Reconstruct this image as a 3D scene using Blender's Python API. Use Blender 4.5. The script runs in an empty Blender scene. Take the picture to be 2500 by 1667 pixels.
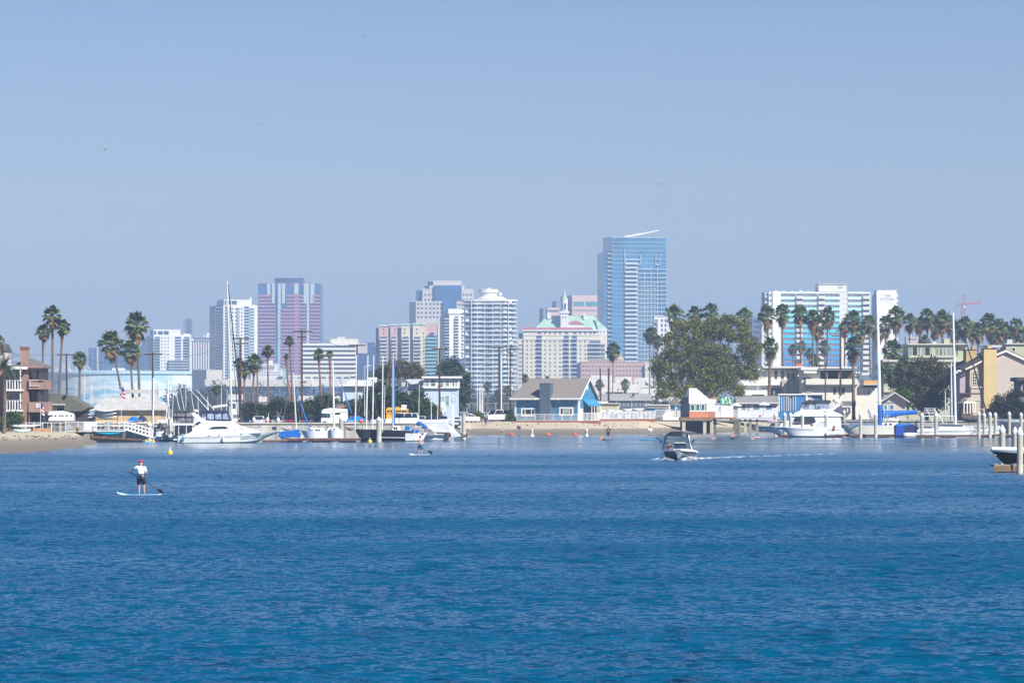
import bpy, math, random, colorsys
from mathutils import Vector, Matrix, noise
import numpy as np
random.seed(7)
sc = bpy.context.scene
col = sc.collection
F, YH, CZ = 10500.0, 1000.0, 4.1      # focal length in photo pixels, horizon row, eye height above the water
R = math.radians

def P(px, py, D):                      # point of the place seen at photo position px, py and D metres away
    return Vector(((px-1250)/F*D, D, CZ+(YH-py)/F*D))
def X(px, D): return (px-1250)/F*D
def Dw(py): return F*CZ/(py-YH)        # distance of a point on the water
def Zg(py, D): return CZ+(YH-py)/F*D

# ------------------------------------------------------------------ materials
_m = {}
def mt(c, rough=.7, var=.12, scale=1.5, metal=0., spec=.4, stretch=(1,1,1), bump=0., alpha=1., trans=0.):
    key = (tuple(c), rough, var, scale, metal, spec, stretch, bump, alpha, trans)
    if key in _m: return _m[key]
    m = bpy.data.materials.new('surface'); m.use_nodes = True
    n = m.node_tree; b = n.nodes['Principled BSDF']
    b.inputs['Roughness'].default_value = rough; b.inputs['Metallic'].default_value = metal
    b.inputs['Specular IOR Level'].default_value = spec
    if trans: b.inputs['Transmission Weight'].default_value = trans
    b.inputs['Alpha'].default_value = alpha
    if var > 0:
        tc = n.nodes.new('ShaderNodeTexCoord'); mp = n.nodes.new('ShaderNodeMapping')
        mp.inputs['Scale'].default_value = stretch
        ns = n.nodes.new('ShaderNodeTexNoise'); ns.inputs['Scale'].default_value = scale
        ns.inputs['Detail'].default_value = 5
        n.links.new(tc.outputs['Object'], mp.inputs[0]); n.links.new(mp.outputs[0], ns.inputs['Vector'])
        r = n.nodes.new('ShaderNodeValToRGB')
        lo = [x*(1-var*1.6) for x in c]; hi = [min(1, x*(1+var)) for x in c]
        r.color_ramp.elements[0].position = .3; r.color_ramp.elements[1].position = .7
        r.color_ramp.elements[0].color = (*lo, 1); r.color_ramp.elements[1].color = (*hi, 1)
        n.links.new(ns.outputs['Fac'], r.inputs[0]); n.links.new(r.outputs[0], b.inputs['Base Color'])
        if bump:
            bp = n.nodes.new('ShaderNodeBump'); bp.inputs['Strength'].default_value = bump
            n.links.new(ns.outputs['Fac'], bp.inputs['Height']); n.links.new(bp.outputs[0], b.inputs['Normal'])
    else: b.inputs['Base Color'].default_value = (*c, 1)
    _m[key] = m; return m
def glass(c=(.05,.09,.13), rough=.15, var=.5, scale=.35):
    return mt(c, rough, var, scale, spec=.8)
WHITE = mt((.72,.72,.70), .5, .06); GEL = mt((.76,.77,.76), .22, .03, .6, spec=.6); CREAM = mt((.70,.66,.56), .7, .08, .4)
DARK = mt((.02,.022,.03), .4, .3); BLACK = mt((.012,.012,.016), .5, .2); CHROME = mt((.7,.71,.73), .25, .05, 2, .9)
NAVY = mt((.012,.02,.07), .6, .2); BLUEC = mt((.0,.12,.50), .6, .15, 2); RED = mt((.6,.03,.03), .5, .1)
WOODP = mt((.16,.085,.06), .85, .25, 6, stretch=(1,1,.15)); GREYW = mt((.30,.28,.25), .85, .25, 3)
CONC = mt((.42,.40,.35), .85, .18, 1.2); GLASS = glass(); GLASSD = glass((.02,.03,.045), .12)
SKIN = mt((.52,.27,.18), .55, .08, 8); SKIND = mt((.25,.12,.08), .55, .1, 8)

# ------------------------------------------------------------------ mesh builder
class MB:
    def __init__(s): s.v = []; s.f = []; s.sm = False
    def add(s, vs, fs):
        o = len(s.v); s.v += [tuple(v) for v in vs]; s.f += [tuple(i+o for i in f) for f in fs]; return s
    def box(s, x0, x1, y0, y1, z0, z1):
        if x0>x1: x0,x1=x1,x0
        if y0>y1: y0,y1=y1,y0
        if z0>z1: z0,z1=z1,z0
        return s.add([(x0,y0,z0),(x1,y0,z0),(x1,y1,z0),(x0,y1,z0),(x0,y0,z1),(x1,y0,z1),(x1,y1,z1),(x0,y1,z1)],
              [(0,3,2,1),(4,5,6,7),(0,1,5,4),(1,2,6,5),(2,3,7,6),(3,0,4,7)])
    def prism(s, pts, y0, y1):         # polygon in x,z, extruded along y
        n = len(pts)
        a = sum(pts[i][0]*pts[(i+1)%n][1]-pts[(i+1)%n][0]*pts[i][1] for i in range(n))
        if a < 0: pts = pts[::-1]
        return s.add([(x,y0,z) for x,z in pts]+[(x,y1,z) for x,z in pts],
              [tuple(range(n)), tuple(range(2*n-1,n-1,-1))]+[(i,i+n,(i+1)%n+n,(i+1)%n) for i in range(n)])
    def plan(s, pts, z0, z1):          # polygon in x,y, extruded along z
        n = len(pts)
        a = sum(pts[i][0]*pts[(i+1)%n][1]-pts[(i+1)%n][0]*pts[i][1] for i in range(n))
        if a < 0: pts = pts[::-1]
        return s.add([(x,y,z0) for x,y in pts]+[(x,y,z1) for x,y in pts],
              [tuple(range(n-1,-1,-1)), tuple(range(n,2*n))]+[(i,(i+1)%n,(i+1)%n+n,i+n) for i in range(n)])
    def side(s, pts, x0, x1):          # polygon in y,z, extruded along x
        n = len(pts)
        a = sum(pts[i][0]*pts[(i+1)%n][1]-pts[(i+1)%n][0]*pts[i][1] for i in range(n))
        if a < 0: pts = pts[::-1]
        return s.add([(x0,y,z) for y,z in pts]+[(x1,y,z) for y,z in pts],
              [tuple(range(n-1,-1,-1)), tuple(range(n,2*n))]+[(i,(i+1)%n,(i+1)%n+n,i+n) for i in range(n)])
    def tube(s, pts, r, n=6, cap=True):
        pts = [Vector(p) for p in pts]; rs = r if isinstance(r,(list,tuple)) else [r]*len(pts)
        vs = []; k = len(pts)
        for i,p in enumerate(pts):
            d = (pts[min(i+1,k-1)]-pts[max(i-1,0)]).normalized()
            u = d.cross(Vector((0,0,1)))
            if u.length < 1e-3: u = Vector((1,0,0))
            u.normalize(); w = u.cross(d)
            for j in range(n):
                a = 2*math.pi*j/n; vs.append(p+(u*math.cos(a)+w*math.sin(a))*rs[i])
        fs = [(i*n+j, i*n+(j+1)%n, (i+1)*n+(j+1)%n, (i+1)*n+j) for i in range(k-1) for j in range(n)]
        if cap: fs += [tuple(range(n-1,-1,-1)), tuple(range((k-1)*n,k*n))]
        return s.add(vs, fs)
    def lathe(s, prof, c=(0,0,0), n=12, sx=1, sy=1):
        vs = [(c[0]+r*sx*math.cos(2*math.pi*j/n), c[1]+r*sy*math.sin(2*math.pi*j/n), c[2]+z) for r,z in prof for j in range(n)]
        k = len(prof)
        fs = [(i*n+j, i*n+(j+1)%n, (i+1)*n+(j+1)%n, (i+1)*n+j) for i in range(k-1) for j in range(n)]
        fs += [tuple(range(n-1,-1,-1)), tuple(range((k-1)*n,k*n))]
        return s.add(vs, fs)
    def ball(s, c, rx, ry=None, rz=None, n=10, m=7):
        ry = ry or rx; rz = rz or rx
        prof = [(math.sin(math.pi*i/m), -math.cos(math.pi*i/m)*rz) for i in range(m+1)]
        prof[0] = (.02,-rz); prof[-1] = (.02,rz)
        return s.lathe(prof, c, n, rx, ry)
    def loft(s, secs, cap=True):       # list of rings with equal point counts (closed)
        n = len(secs[0]); k = len(secs); o = [v for r in secs for v in r]
        fs = [(i*n+j, i*n+(j+1)%n, (i+1)*n+(j+1)%n, (i+1)*n+j) for i in range(k-1) for j in range(n)]
        if cap: fs += [tuple(range(n-1,-1,-1)), tuple(range((k-1)*n,k*n))]
        return s.add(o, fs)
    def quad(s, a, b, c, d): return s.add([a,b,c,d], [(0,1,2,3)])
    def mesh(s, mat):
        me = bpy.data.meshes.new('mesh'); me.from_pydata(s.v, [], s.f)
        for m in (mat if isinstance(mat,(list,tuple)) else [mat]): me.materials.append(m)
        if s.sm: me.polygons.foreach_set('use_smooth', [True]*len(me.polygons))
        me.update(); return me

def link(name, data, parent=None, loc=None, rot=None):
    o = bpy.data.objects.new(name, data); col.objects.link(o)
    if parent is not None: o.parent = parent
    if loc is not None: o.location = loc
    if rot is not None: o.rotation_euler = rot
    return o
def tag(o, label=None, cat=None, group=None, kind=None):
    if label: o['label'] = label
    if cat: o['category'] = cat
    if group: o['group'] = group
    if kind: o['kind'] = kind
    return o
def solo(name, mb, mat, label, cat, group=None, loc=None, rot=None):
    return tag(link(name, mb.mesh(mat), None, loc, rot), label, cat, group)
def empty(name, loc, rz, label, cat, group=None):
    o = link(name, None, None, loc, (0,0,R(rz))); o.empty_display_size = .1
    return tag(o, label, cat, group)
def part(name, mb, mat, parent, loc=None, rot=None, label=None):
    o = link(name, mb.mesh(mat), parent, loc, rot)
    if label: o['label'] = label
    return o
def ctree(o, loc=None, rz=None, label=None, scale=None, group=None):
    def cp(a, par):
        c = a.copy(); col.objects.link(c)
        if par is not None: c.parent = par
        for ch in list(a.children): cp(ch, c)
        return c
    c = cp(o, None)
    if loc is not None: c.location = loc
    if rz is not None: c.rotation_euler = (0,0,rz)
    if scale is not None: c.scale = (scale,)*3 if not isinstance(scale,(tuple,list)) else scale
    if label: c['label'] = label
    if group: c['group'] = group
    return c

def gz(px, D): return 1.7 if (232 < px < 1100 and D < 770) else 2.2
class Th:                              # a building: its front lies in a plane turned by rot; sizes are read off in photo pixels
    def __init__(s, name, label, cat, px, D, rot=0, zb=None, group=None):
        zb = gz(px, D) if zb is None else zb
        s.px, s.D, s.a = px, D, R(rot); s.zb = zb
        s.o = empty(name, (X(px,D), D, zb), rot, label, cat, group)
    def u(s, px): return (px-s.px)/F*s.D/math.cos(s.a)
    def w(s, px): return (s.px-px)/F*s.D/math.sin(s.a)     # depth along the left side
    def z(s, py): return Zg(py, s.D)-s.zb if py is not None else 0
    def box(s, name, p0, p1, t, b, y0, y1, mat, parent=None, label=None):
        return part(name, MB().box(s.u(p0), s.u(p1), y0, y1, s.z(b), s.z(t)), mat, parent or s.o, label=label)
    def many(s, name, rects, y0, y1, mat, parent=None, cap=95, side=False):
        par = parent or s.o; rects = list(rects); cache = {}
        rects.sort(key=lambda r: -abs((r[1]-r[0])*(r[3]-r[2])))
        rest = MB(); out = []
        for i,(p0,p1,t,b) in enumerate(rects):
            if side:
                a0, a1 = s.w(p1), s.w(p0); z1, z0 = s.z(t), s.z(b)
                if i >= cap: rest.box(y0, y1, a0, a1, z0, z1); continue
                k = (round(a1-a0,2), round(z1-z0,2))
                if k not in cache: cache[k] = MB().box(y0, y1, 0, a1-a0, 0, z1-z0).mesh(mat)
                out.append(link(name, cache[k], par, (0,a0,z0)))
            else:
                a0, a1 = s.u(p0), s.u(p1); z1, z0 = s.z(t), s.z(b)
                if i >= cap: rest.box(a0, a1, y0, y1, z0, z1); continue
                k = (round(a1-a0,2), round(z1-z0,2))
                if k not in cache: cache[k] = MB().box(0, a1-a0, y0, y1, 0, z1-z0).mesh(mat)
                out.append(link(name, cache[k], par, (a0,0,z0)))
        if rest.v: tag(part(name, rest, mat, par), kind='stuff')
        return out
def win(T, p0, p1, t, b, y=0., mull=1, bars=0, fm=None, gm=None, side=False, fw=.11, label=None):
    a0,a1 = (T.u(p0),T.u(p1)); z1,z0 = T.z(t),T.z(b); f = MB(); g = MB()
    if side: a0,a1 = T.w(p1),T.w(p0)
    def bx(m, x0,x1,q0,q1,zz0,zz1):
        if side: m.box(q0,q1,x0,x1,zz0,zz1)
        else: m.box(x0,x1,q0,q1,zz0,zz1)
    for x in (a0,a1-fw): bx(f,x,x+fw,y-.09,y+.02,z0,z1)
    for z in (z0,z1-fw): bx(f,a0+fw,a1-fw,y-.085,y+.02,z,z+fw)
    for i in range(1,mull+1):
        x = a0+(a1-a0)*i/(mull+1); bx(f,x-fw*.35,x+fw*.35,y-.08,y+.01,z0+fw,z1-fw)
    for i in range(1,bars+1):
        z = z0+(z1-z0)*i/(bars+1); bx(f,a0+fw,a1-fw,y-.075,y+.0,z-fw*.3,z+fw*.3)
    bx(g,a0+fw*.5,a1-fw*.5,y-.04,y+.03,z0+fw*.5,z1-fw*.5)
    w_ = part('window', f, fm or WHITE, T.o, label=label); part('pane', g, gm or GLASSD, w_); return w_
def rail(T, p0, p1, t, b, y, mat=None, st=.14, posts=1.6, name='railing', thick=.035, parent=None, rot=False):
    m = MB(); a0,a1 = T.u(p0),T.u(p1); z1,z0 = T.z(t),T.z(b)
    m.box(a0,a1,y-.04,y+.04,z1-.07,z1); m.box(a0,a1,y-.03,y+.03,z0,z0+.06)
    for x in fr(a0,a1-.1,posts): m.box(x,x+.09,y-.046,y+.046,z0-.05,z1-.02)
    for x in fr(a0+st,a1-st,st): m.box(x,x+thick,y-.02,y+.02,z0+.06,z1-.07)
    return part(name, m, mat or WHITE, parent or T.o)
def grid(pxs, pys, w, h): return [(x,x+w,y,y+h) for x in pxs for y in pys]
def fr(a, b, st):
    out = []; x = a
    while x <= b+1e-6: out.append(x); x += st
    return out

# ------------------------------------------------------------------ camera, sky, sun, haze
cam = bpy.data.cameras.new('camera'); co = link('camera', cam, None, (0,0,CZ), (R(90),0,0))
cam.sensor_width = 36; cam.lens = 36*F/2500; cam.shift_y = (YH-833.5)/2500; cam.clip_end = 40000; cam.clip_start = .5
sc.camera = co
EL, AZ = 40, 138
w = bpy.data.worlds.new('World'); sc.world = w; w.use_nodes = True
nt = w.node_tree; bg = nt.nodes['Background']; bg.inputs['Strength'].default_value = .1
sky = nt.nodes.new('ShaderNodeTexSky'); sky.sky_type = 'NISHITA'; sky.sun_disc = False
sky.sun_elevation = R(EL); sky.sun_rotation = R(AZ); sky.air_density = 1.0; sky.dust_density = .3; sky.ozone_density = 4.0
tint = nt.nodes.new('ShaderNodeMix'); tint.data_type = 'RGBA'; tint.blend_type = 'MULTIPLY'
tint.inputs['Factor'].default_value = 1; tint.inputs[7].default_value = (.58,.59,.76,1)
tcw = nt.nodes.new('ShaderNodeTexCoord'); spw = nt.nodes.new('ShaderNodeSeparateXYZ'); nt.links.new(tcw.outputs['Generated'], spw.inputs[0])
rw = nt.nodes.new('ShaderNodeValToRGB'); nt.links.new(spw.outputs['Z'], rw.inputs[0]); ew = rw.color_ramp.elements
ew[0].position = 0; ew[0].color = (.49,.485,.615,1); ew[1].position = .9; ew[1].color = (.04,.30,.64,1)
for p_,c_ in ((.05,(.49,.485,.605,1)),(.09,(.43,.44,.56,1)),(.125,(.33,.375,.495,1)),(.16,(.215,.29,.42,1)),(.30,(.02,.33,.66,1))):
    q_ = ew.new(p_); q_.color = c_
nt.links.new(rw.outputs[0], tint.inputs[7])
nt.links.new(sky.outputs[0], tint.inputs[6]); nt.links.new(tint.outputs[2], bg.inputs[0])
sun = bpy.data.lights.new('sun', 'SUN'); sun.energy = 4.8; sun.angle = R(.5); sun.color = (1,.95,.87)
so = link('sun', sun)
sd = Vector((math.sin(R(AZ))*math.cos(R(EL)), math.cos(R(AZ))*math.cos(R(EL)), math.sin(R(EL))))
so.rotation_euler = sd.to_track_quat('Z','Y').to_euler()
sc.view_settings.view_transform = 'Standard'; sc.view_settings.look = 'None'; sc.view_settings.exposure = .76; sc.view_settings.gamma = 1
sc.cycles.use_denoising = True; sc.cycles.max_bounces = 5; sc.cycles.diffuse_bounces = 2; sc.cycles.glossy_bounces = 3
sc.cycles.volume_bounces = 0; sc.cycles.transparent_max_bounces = 12; sc.cycles.transmission_bounces = 3
hz = tag(link('haze', MB().box(-2600,2600,-60,6900,-1.6,180).mesh([]), None), 'pale blue haze over the harbour and city', None, None, 'stuff')
hm = bpy.data.materials.new('haze_air'); hm.use_nodes = True; hn = hm.node_tree
hn.nodes.remove(hn.nodes['Principled BSDF'])
pv = hn.nodes.new('ShaderNodeVolumePrincipled'); pv.inputs['Color'].default_value = (.52,.72,1,1)
pv.inputs['Density'].default_value = .0002; pv.inputs['Anisotropy'].default_value = 0
hn.links.new(pv.outputs[0], hn.nodes['Material Output'].inputs['Volume'])
hz.data.materials.append(hm)

# ------------------------------------------------------------------ water and land
def water_mat():
    m = bpy.data.materials.new('water'); m.use_nodes = True; n = m.node_tree; b = n.nodes['Principled BSDF']
    N = n.nodes.new; L = n.links.new
    geo = N('ShaderNodeNewGeometry'); sep = N('ShaderNodeSeparateXYZ'); L(geo.outputs['Position'], sep.inputs[0])
    def mapped(sx, sy, rot=0):
        mp = N('ShaderNodeMapping'); mp.inputs['Scale'].default_value = (sx,sy,1); mp.inputs['Rotation'].default_value = (0,0,R(rot))
        L(geo.outputs['Position'], mp.inputs[0]); return mp.outputs[0]
    def nz(sx, sy, det, rough=.6, rot=0):
        t = N('ShaderNodeTexNoise'); t.inputs['Scale'].default_value = 1; t.inputs['Detail'].default_value = det
        t.inputs['Roughness'].default_value = rough; L(mapped(sx,sy,rot), t.inputs['Vector']); return t.outputs['Fac']
    def math_(op, a, bb):
        q = N('ShaderNodeMath'); q.operation = op
        for i,v in enumerate((a,bb)):
            if isinstance(v,(int,float)): q.inputs[i].default_value = v
            else: L(v, q.inputs[i])
        return q.outputs[0]
    def rng(v, a, bb, c, d, smooth=True):
        q = N('ShaderNodeMapRange'); q.interpolation_type = 'SMOOTHSTEP' if smooth else 'LINEAR'
        L(v, q.inputs[0])
        for i,x in enumerate((a,bb,c,d)): q.inputs[i+1].default_value = x
        return q.outputs[0]
    def nc(sx, sy, det, rot):
        t = N('ShaderNodeTexNoise'); t.inputs['Scale'].default_value = 1; t.inputs['Detail'].default_value = det; t.inputs['Roughness'].default_value = .62
        L(mapped(sx,sy,rot), t.inputs['Vector']); v = N('ShaderNodeVectorMath'); v.operation = 'SUBTRACT'; v.inputs[1].default_value = (.5,.5,.5); L(t.outputs['Color'], v.inputs[0]); return v.outputs[0]
    def vm(op, a, bb):
        q = N('ShaderNodeVectorMath'); q.operation = op
        for i,v in enumerate((a,bb)):
            if isinstance(v,tuple): q.inputs[i].default_value = v
            elif op == 'SCALE' and i == 1: L(v, q.inputs['Scale'])
            else: L(v, q.inputs[i])
        return q.outputs[0]
    sl = vm('ADD', vm('MULTIPLY', nc(WS[0],WS[1],3,8), (WA[0],WA[0],0)), vm('MULTIPLY', nc(WS[2],WS[3],2,-14), (WA[1],WA[1],0)))
    sl = vm('ADD', sl, vm('MULTIPLY', nc(.22,.12,2,20), (WA[2],WA[2],0)))
    # wind: rough in the open channel, slick near the far shore, long streaks between
    streak = nz(.0025,.03,4,.6); patch = nz(.02,.025,3,.55)
    far = rng(math_('ADD', sep.outputs['Y'], math_('MULTIPLY', math_('SUBTRACT', streak, .5), 300)), 330, 470, 1, 0)
    calm = rng(streak, .42,.58,.0,1)
    near = math_('ADD', math_('MULTIPLY', far, .72), math_('MULTIPLY', calm, .28))
    amp = math_('MULTIPLY', math_('ADD', near, .07), rng(patch, .3,.7,.55,1.25)); amp = math_('MULTIPLY', amp, rng(sep.outputs['Y'], 60,260,1.8,.62,False))
    nrm = vm('NORMALIZE', vm('ADD', vm('SCALE', sl, amp), (0,0,1)), (0,0,0))
    # a wave slope leaning away is hidden behind its crest: show the slope that faces the eye instead
    dq = N('ShaderNodeVectorMath'); dq.operation = 'DOT_PRODUCT'; L(nrm, dq.inputs[0]); L(geo.outputs['Incoming'], dq.inputs[1])
    dv = dq.outputs['Value']; cc = math_('MULTIPLY', amp, WV); fold = math_('SUBTRACT', math_('SQRT', math_('ADD', math_('MULTIPLY', dv, dv), math_('ADD', math_('MULTIPLY', cc, cc), .0001)), 0), dv)
    nrm = vm('NORMALIZE', vm('ADD', nrm, vm('SCALE', geo.outputs['Incoming'], fold)), (0,0,0))
    L(nrm, b.inputs['Normal'])
    b.inputs['Base Color'].default_value = WC; L(rng(near, 0,1,.10,WR), b.inputs['Roughness']); b.inputs['IOR'].default_value = 1.33
    return m
WS = (1.6,.85,4.8,2.8); WA = (2.4,1.3,1.0); WR = .17; WV = .068; WC = (.0,.064,.132,1)
tag(link('water', MB().quad((-2500,-50,0),(2500,-50,0),(2500,1400,0),(-2500,1400,0)).mesh(water_mat())), kind='structure')

def sandm():
    m = bpy.data.materials.new('sand'); m.use_nodes = True; n = m.node_tree; b = n.nodes['Principled BSDF']
    geo = n.nodes.new('ShaderNodeNewGeometry'); sep = n.nodes.new('ShaderNodeSeparateXYZ'); n.links.new(geo.outputs['Position'], sep.inputs[0])
    t = n.nodes.new('ShaderNodeTexNoise'); t.inputs['Scale'].default_value = .35; t.inputs['Detail'].default_value = 10; t.inputs['Roughness'].default_value = .8
    n.links.new(geo.outputs['Position'], t.inputs['Vector'])
    a = n.nodes.new('ShaderNodeMath'); a.operation = 'MULTIPLY_ADD'; a.inputs[1].default_value = .9; n.links.new(t.outputs['Fac'], a.inputs[0]); n.links.new(sep.outputs['Z'], a.inputs[2])
    r = n.nodes.new('ShaderNodeValToRGB'); e = r.color_ramp.elements
    e[0].position = .25; e[0].color = (.17,.14,.10,1); e[1].position = .62; e[1].color = (.50,.42,.29,1)
    q = e.new(.55); q.color = (.25,.21,.15,1)
    mr = n.nodes.new('ShaderNodeMapRange'); mr.inputs[1].default_value = .2; mr.inputs[2].default_value = 2.2; n.links.new(a.outputs[0], mr.inputs[0])
    n.links.new(mr.outputs[0], r.inputs[0]); n.links.new(r.outputs[0], b.inputs['Base Color']); b.inputs['Roughness'].default_value = .9
    return m
SAND = sandm()
def shore(cols, name, mat):            # cols: px, [(D,z)...]
    mb = MB(); k = len(cols[0][1])
    vs = [(X(px,D), D, z) for px,pr in cols for D,z in pr]
    fs = [(i*k+j, (i+1)*k+j, (i+1)*k+j+1, i*k+j+1) for i in range(len(cols)-1) for j in range(k-1)]
    mb.add(vs, fs); return tag(link(name, mb.mesh(mat)), kind='structure')
def beachcols(tab):
    out = []
    for i in range(len(tab)-1):
        a, b = tab[i], tab[i+1]
        for s in range(12):
            t = s/12; px = a[0]+(b[0]-a[0])*t; L = [x+(y-x)*t for x,y in zip(a[1:],b[1:])]
            w0, wm, zm, wt, zt = L
            jx = noise.noise(Vector((px*.02,3.1,0)))*1.6
            out.append((px, [(w0-12,-.9),(w0+jx,0),(w0+(wm-w0)*.5,zm*.5+.03),(wm,zm),(wm+(wt-wm)*.5,(zm+zt)/2+.05),(wt,zt),(wt+14,zt+.02)]))
    return out
# px, waterline D, mid D, mid z, top D, top z
shore(beachcols([(-900,330,400,.7,500,1.4),(0,398,450,.72,520,1.38),(100,425,470,.75,528,1.4),(180,465,492,.6,530,1.2),(212,493,508,.25,535,.5),(238,518,532,.03,556,.1)]), 'beach_sand', SAND)
shore(beachcols([(1000,660,680,.5,706,1.8),(1150,706,722,.8,736,2.0),(1400,700,718,.9,738,2.1),(1560,722,735,.9,752,2.1),(1640,748,764,.75,795,1.9),(1760,778,790,.7,815,1.9),(1900,815,825,.6,840,1.6)]), 'beach_sand', SAND)
GROUND = mt((.20,.185,.15), .95, .3, .03)
shore([(-6000,[(560,2.15),(900,2.2),(6700,2.2)]),(-900,[(513,1.35),(900,2.2),(6700,2.2)]),(0,[(532,1.36),(900,2.2),(6700,2.2)]),(180,[(543,1.2),(900,2.2),(6700,2.2)]),(225,[(556,1.3),(900,2.2),(6700,2.2)]),(231,[(601,1.7),(900,2.2),(6700,2.2)]),(240,[(601,1.7),(780,1.72),(6700,2.2)]),
  (1040,[(601,1.7),(780,1.72),(6700,2.2)]),(1100,[(690,1.95),(900,2.2),(6700,2.2)]),(1150,[(749,1.99),(900,2.2),(6700,2.2)]),(1560,[(765,2.08),(900,2.2),(6700,2.2)]),(1640,[(808,1.9),(900,2.2),(6700,2.2)]),
  (1760,[(828,1.9),(950,2.2),(6700,2.2)]),(1885,[(838,1.7),(950,2.2),(6700,2.2)]),(1900,[(701,2.15),(900,2.2),(6700,2.2)]),(7000,[(701,2.15),(900,2.2),(6700,2.2)])], 'ground', GROUND)
# ------------------------------------------------------------------ skyline
WHT = mt((.74,.73,.69), .7, .05, .05); PALE = mt((.62,.58,.50), .7, .06, .05); STONE = mt((.66,.59,.46), .8, .06, .05)
GLB = mt((.045,.10,.22), .25, .35, .06, spec=.7); GLD = mt((.03,.06,.14), .25, .4, .08, spec=.7); GLP = mt((.32,.46,.48), .3, .15, .1, spec=.6)
GLS = mt((.045,.19,.36), .22, .35, .05, spec=.8); SHADE = mt((.26,.28,.31), .8, .1, .05)
def roofbits(T, p0, p1, py, n, y0, y1, mat=None):
    for i in range(n):
        a = p0+(p1-p0)*(i+.2)/n; wd = (p1-p0)/n*random.uniform(.25,.6)
        T.box('roof_unit', a, a+wd, py-random.uniform(1.2,3), py, y0, y1, mat or WHT)

# far blue office blocks
for (p0,p1,t,D,lab) in [(216,300,849,4300,'wide flat dark blue glass block, leftmost tower of the skyline'),(300,346,846,4450,'dark blue block right of the widest blue block'),(346,366,826,4400,'narrow blue block beside the white condo tower with penthouse')]:
    T = Th('office_block', lab, 'office tower', p0, D, 4)
    T.box('wall', p0, p1, t, None, 0, 35, GLB)
    T.many('window_band', [(p0+1,p1-1,y,y+2.4) for y in fr(t+4, 925, 6)], -.25, .2, GLD)
    T.many('pier', [(x,x+1.6,t+1,930) for x in fr(p0+9,p1-6,13)], -.5, .3, mt((.12,.2,.36),.6,.1,.05))
    if p0 == 216: T.box('stair_tower', 236.5, 240, 828+18, 930, -1.5, 3, PALE); T.box('roof_unit', 238, 252, 829, 849, 3, 15, GLB)
    else: T.box('roof_unit', p0+12*(p0>340)+4, p0+18, t-6, t, 3, 12, GLB)

# white condo tower A
T = Th('condo_tower', 'white condominium tower with stepped penthouse behind the leaning palms', 'apartment tower', 375, 3350, 14)
T.box('wall', 375, 465, 817, None, 0, 26, WHT)
T.box('penthouse', 375.5, 440, 804, 817, 1, 20, WHT)
T.many('window', [(377,382,808,817),(386,397.5,808,817),(400,411.5,808,817)], .8, 1.4, GLB)
T.many('balcony_slab', [(366,375,y,y+1.2) for y in fr(822,920,6.6)], -1, 20, SHADE)
T.box('shaded_side', 366, 374.8, 819, None, 2, 18, GLB)  # dark blue box stands in for the shade on the left side
T.many('window', [(x,x+2.6,y,y+3.2) for x in (393.5,401,408.5) for y in fr(823,925,8)] , -.12, .3, GLD, cap=60)
T.many('glass_bay', [(x,x+w_,y,y+4.6) for x,w_,y0 in ((378,12,822),(426,15,822),(448,13,822)) for y in fr(y0,925,6.7)], -.15, .4, GLB, cap=60)
T.many('balcony_rail', [(x,x+w_,y,y+2.1) for x,w_,y0 in ((377,13,826),(447,15,826)) for y in fr(y0,925,6.7)], -1.6, -.2, GLP)
T.many('balcony', [(410,462,y,y+3) for y in fr(878,925,6.7)], -3, -.2, mt((.35,.42,.5),.5,.1,.1))
T.box('roof_unit', 448, 464, 814.5, 817, 3, 12, WHT)

# lattice pylon far away
T = Th('lattice_tower', 'hazy blue lattice mast rising behind the bank block', 'tower', 459, 6000, 0)
steel = mt((.04,.07,.12), .8, .1)
m = MB()
for x in (453.5,464.5):
    for y in (0,7): m.box(T.u(x), T.u(x+2), y, y+1.2, 0, T.z(776))
m.box(T.u(454), T.u(466), 2, 5, 0, T.z(778)); part('shaft', m, steel, T.o)
T.many('crossarm', [(447,471,y,y+3) for y in (781,789,797,806)], -1, 8, steel)
T.box('beacon', 449, 451.5, 786, 789, -1, 1, mt((.5,.06,.12),.6,.1))

# bank block
T = Th('bank_building', 'navy bank block with white vertical fins and a lettered roof band', 'office building', 457, 3450, 3)
NV = mt((.035,.06,.17), .5, .15, .1)
T.box('wall', 457, 531, 825, None, 0, 28, NV); T.box('sign_band', 456.5, 531.3, 824, 834.5, -.7, .1, NV)
T.many('fin', [(x,x+3.3,834.5,925) for x in fr(459.5,527,6.0)], -1.1, 0, WHT)
T.many('red_panel', [(x,x+2.5,840,846) for x in fr(463,526,6.0)], -.2, .1, mt((.55,.10,.22),.6,.1))
T.box('roof_unit', 503, 527, 818, 824, 3, 14, WHT); T.box('roof_unit', 505, 514, 812, 818, 5, 12, WHT); T.box('roof_unit', 480, 497, 820, 824, 3, 10, mt((.45,.43,.42),.8,.1,.1)); T.box('roof_unit', 497.6, 500, 816, 824, 3, 6, WHT)
m = MB(); c = T.u(470.2); zc = T.z(829.3); m.prism([(c+1.15*math.cos(a*math.pi/8), zc+1.15*math.sin(a*math.pi/8)) for a in range(16)], -.95, -.7); part('logo', m, WHT, T.o)
def text(s, size, mat, parent, loc, ext=.08, rz=0, ax='CENTER', sx=1., name='lettering'):
    cu = bpy.data.curves.new('lettering', 'FONT'); cu.body = s; cu.size = size; cu.extrude = ext; cu.align_x = ax; cu.offset = size*.012; cu.resolution_u = 3
    tmp = bpy.data.objects.new('lettering', cu); me = bpy.data.meshes.new_from_object(tmp); bpy.data.objects.remove(tmp)
    me.materials.clear(); me.materials.append(mat); o = link(name, me, parent, loc, (R(90),0,rz)); o.scale = (sx,1,1); return o
text('C', 2.9, WHT, T.o, (T.u(476), -.82, T.z(832.4)), ax='LEFT', sx=.95)
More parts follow.
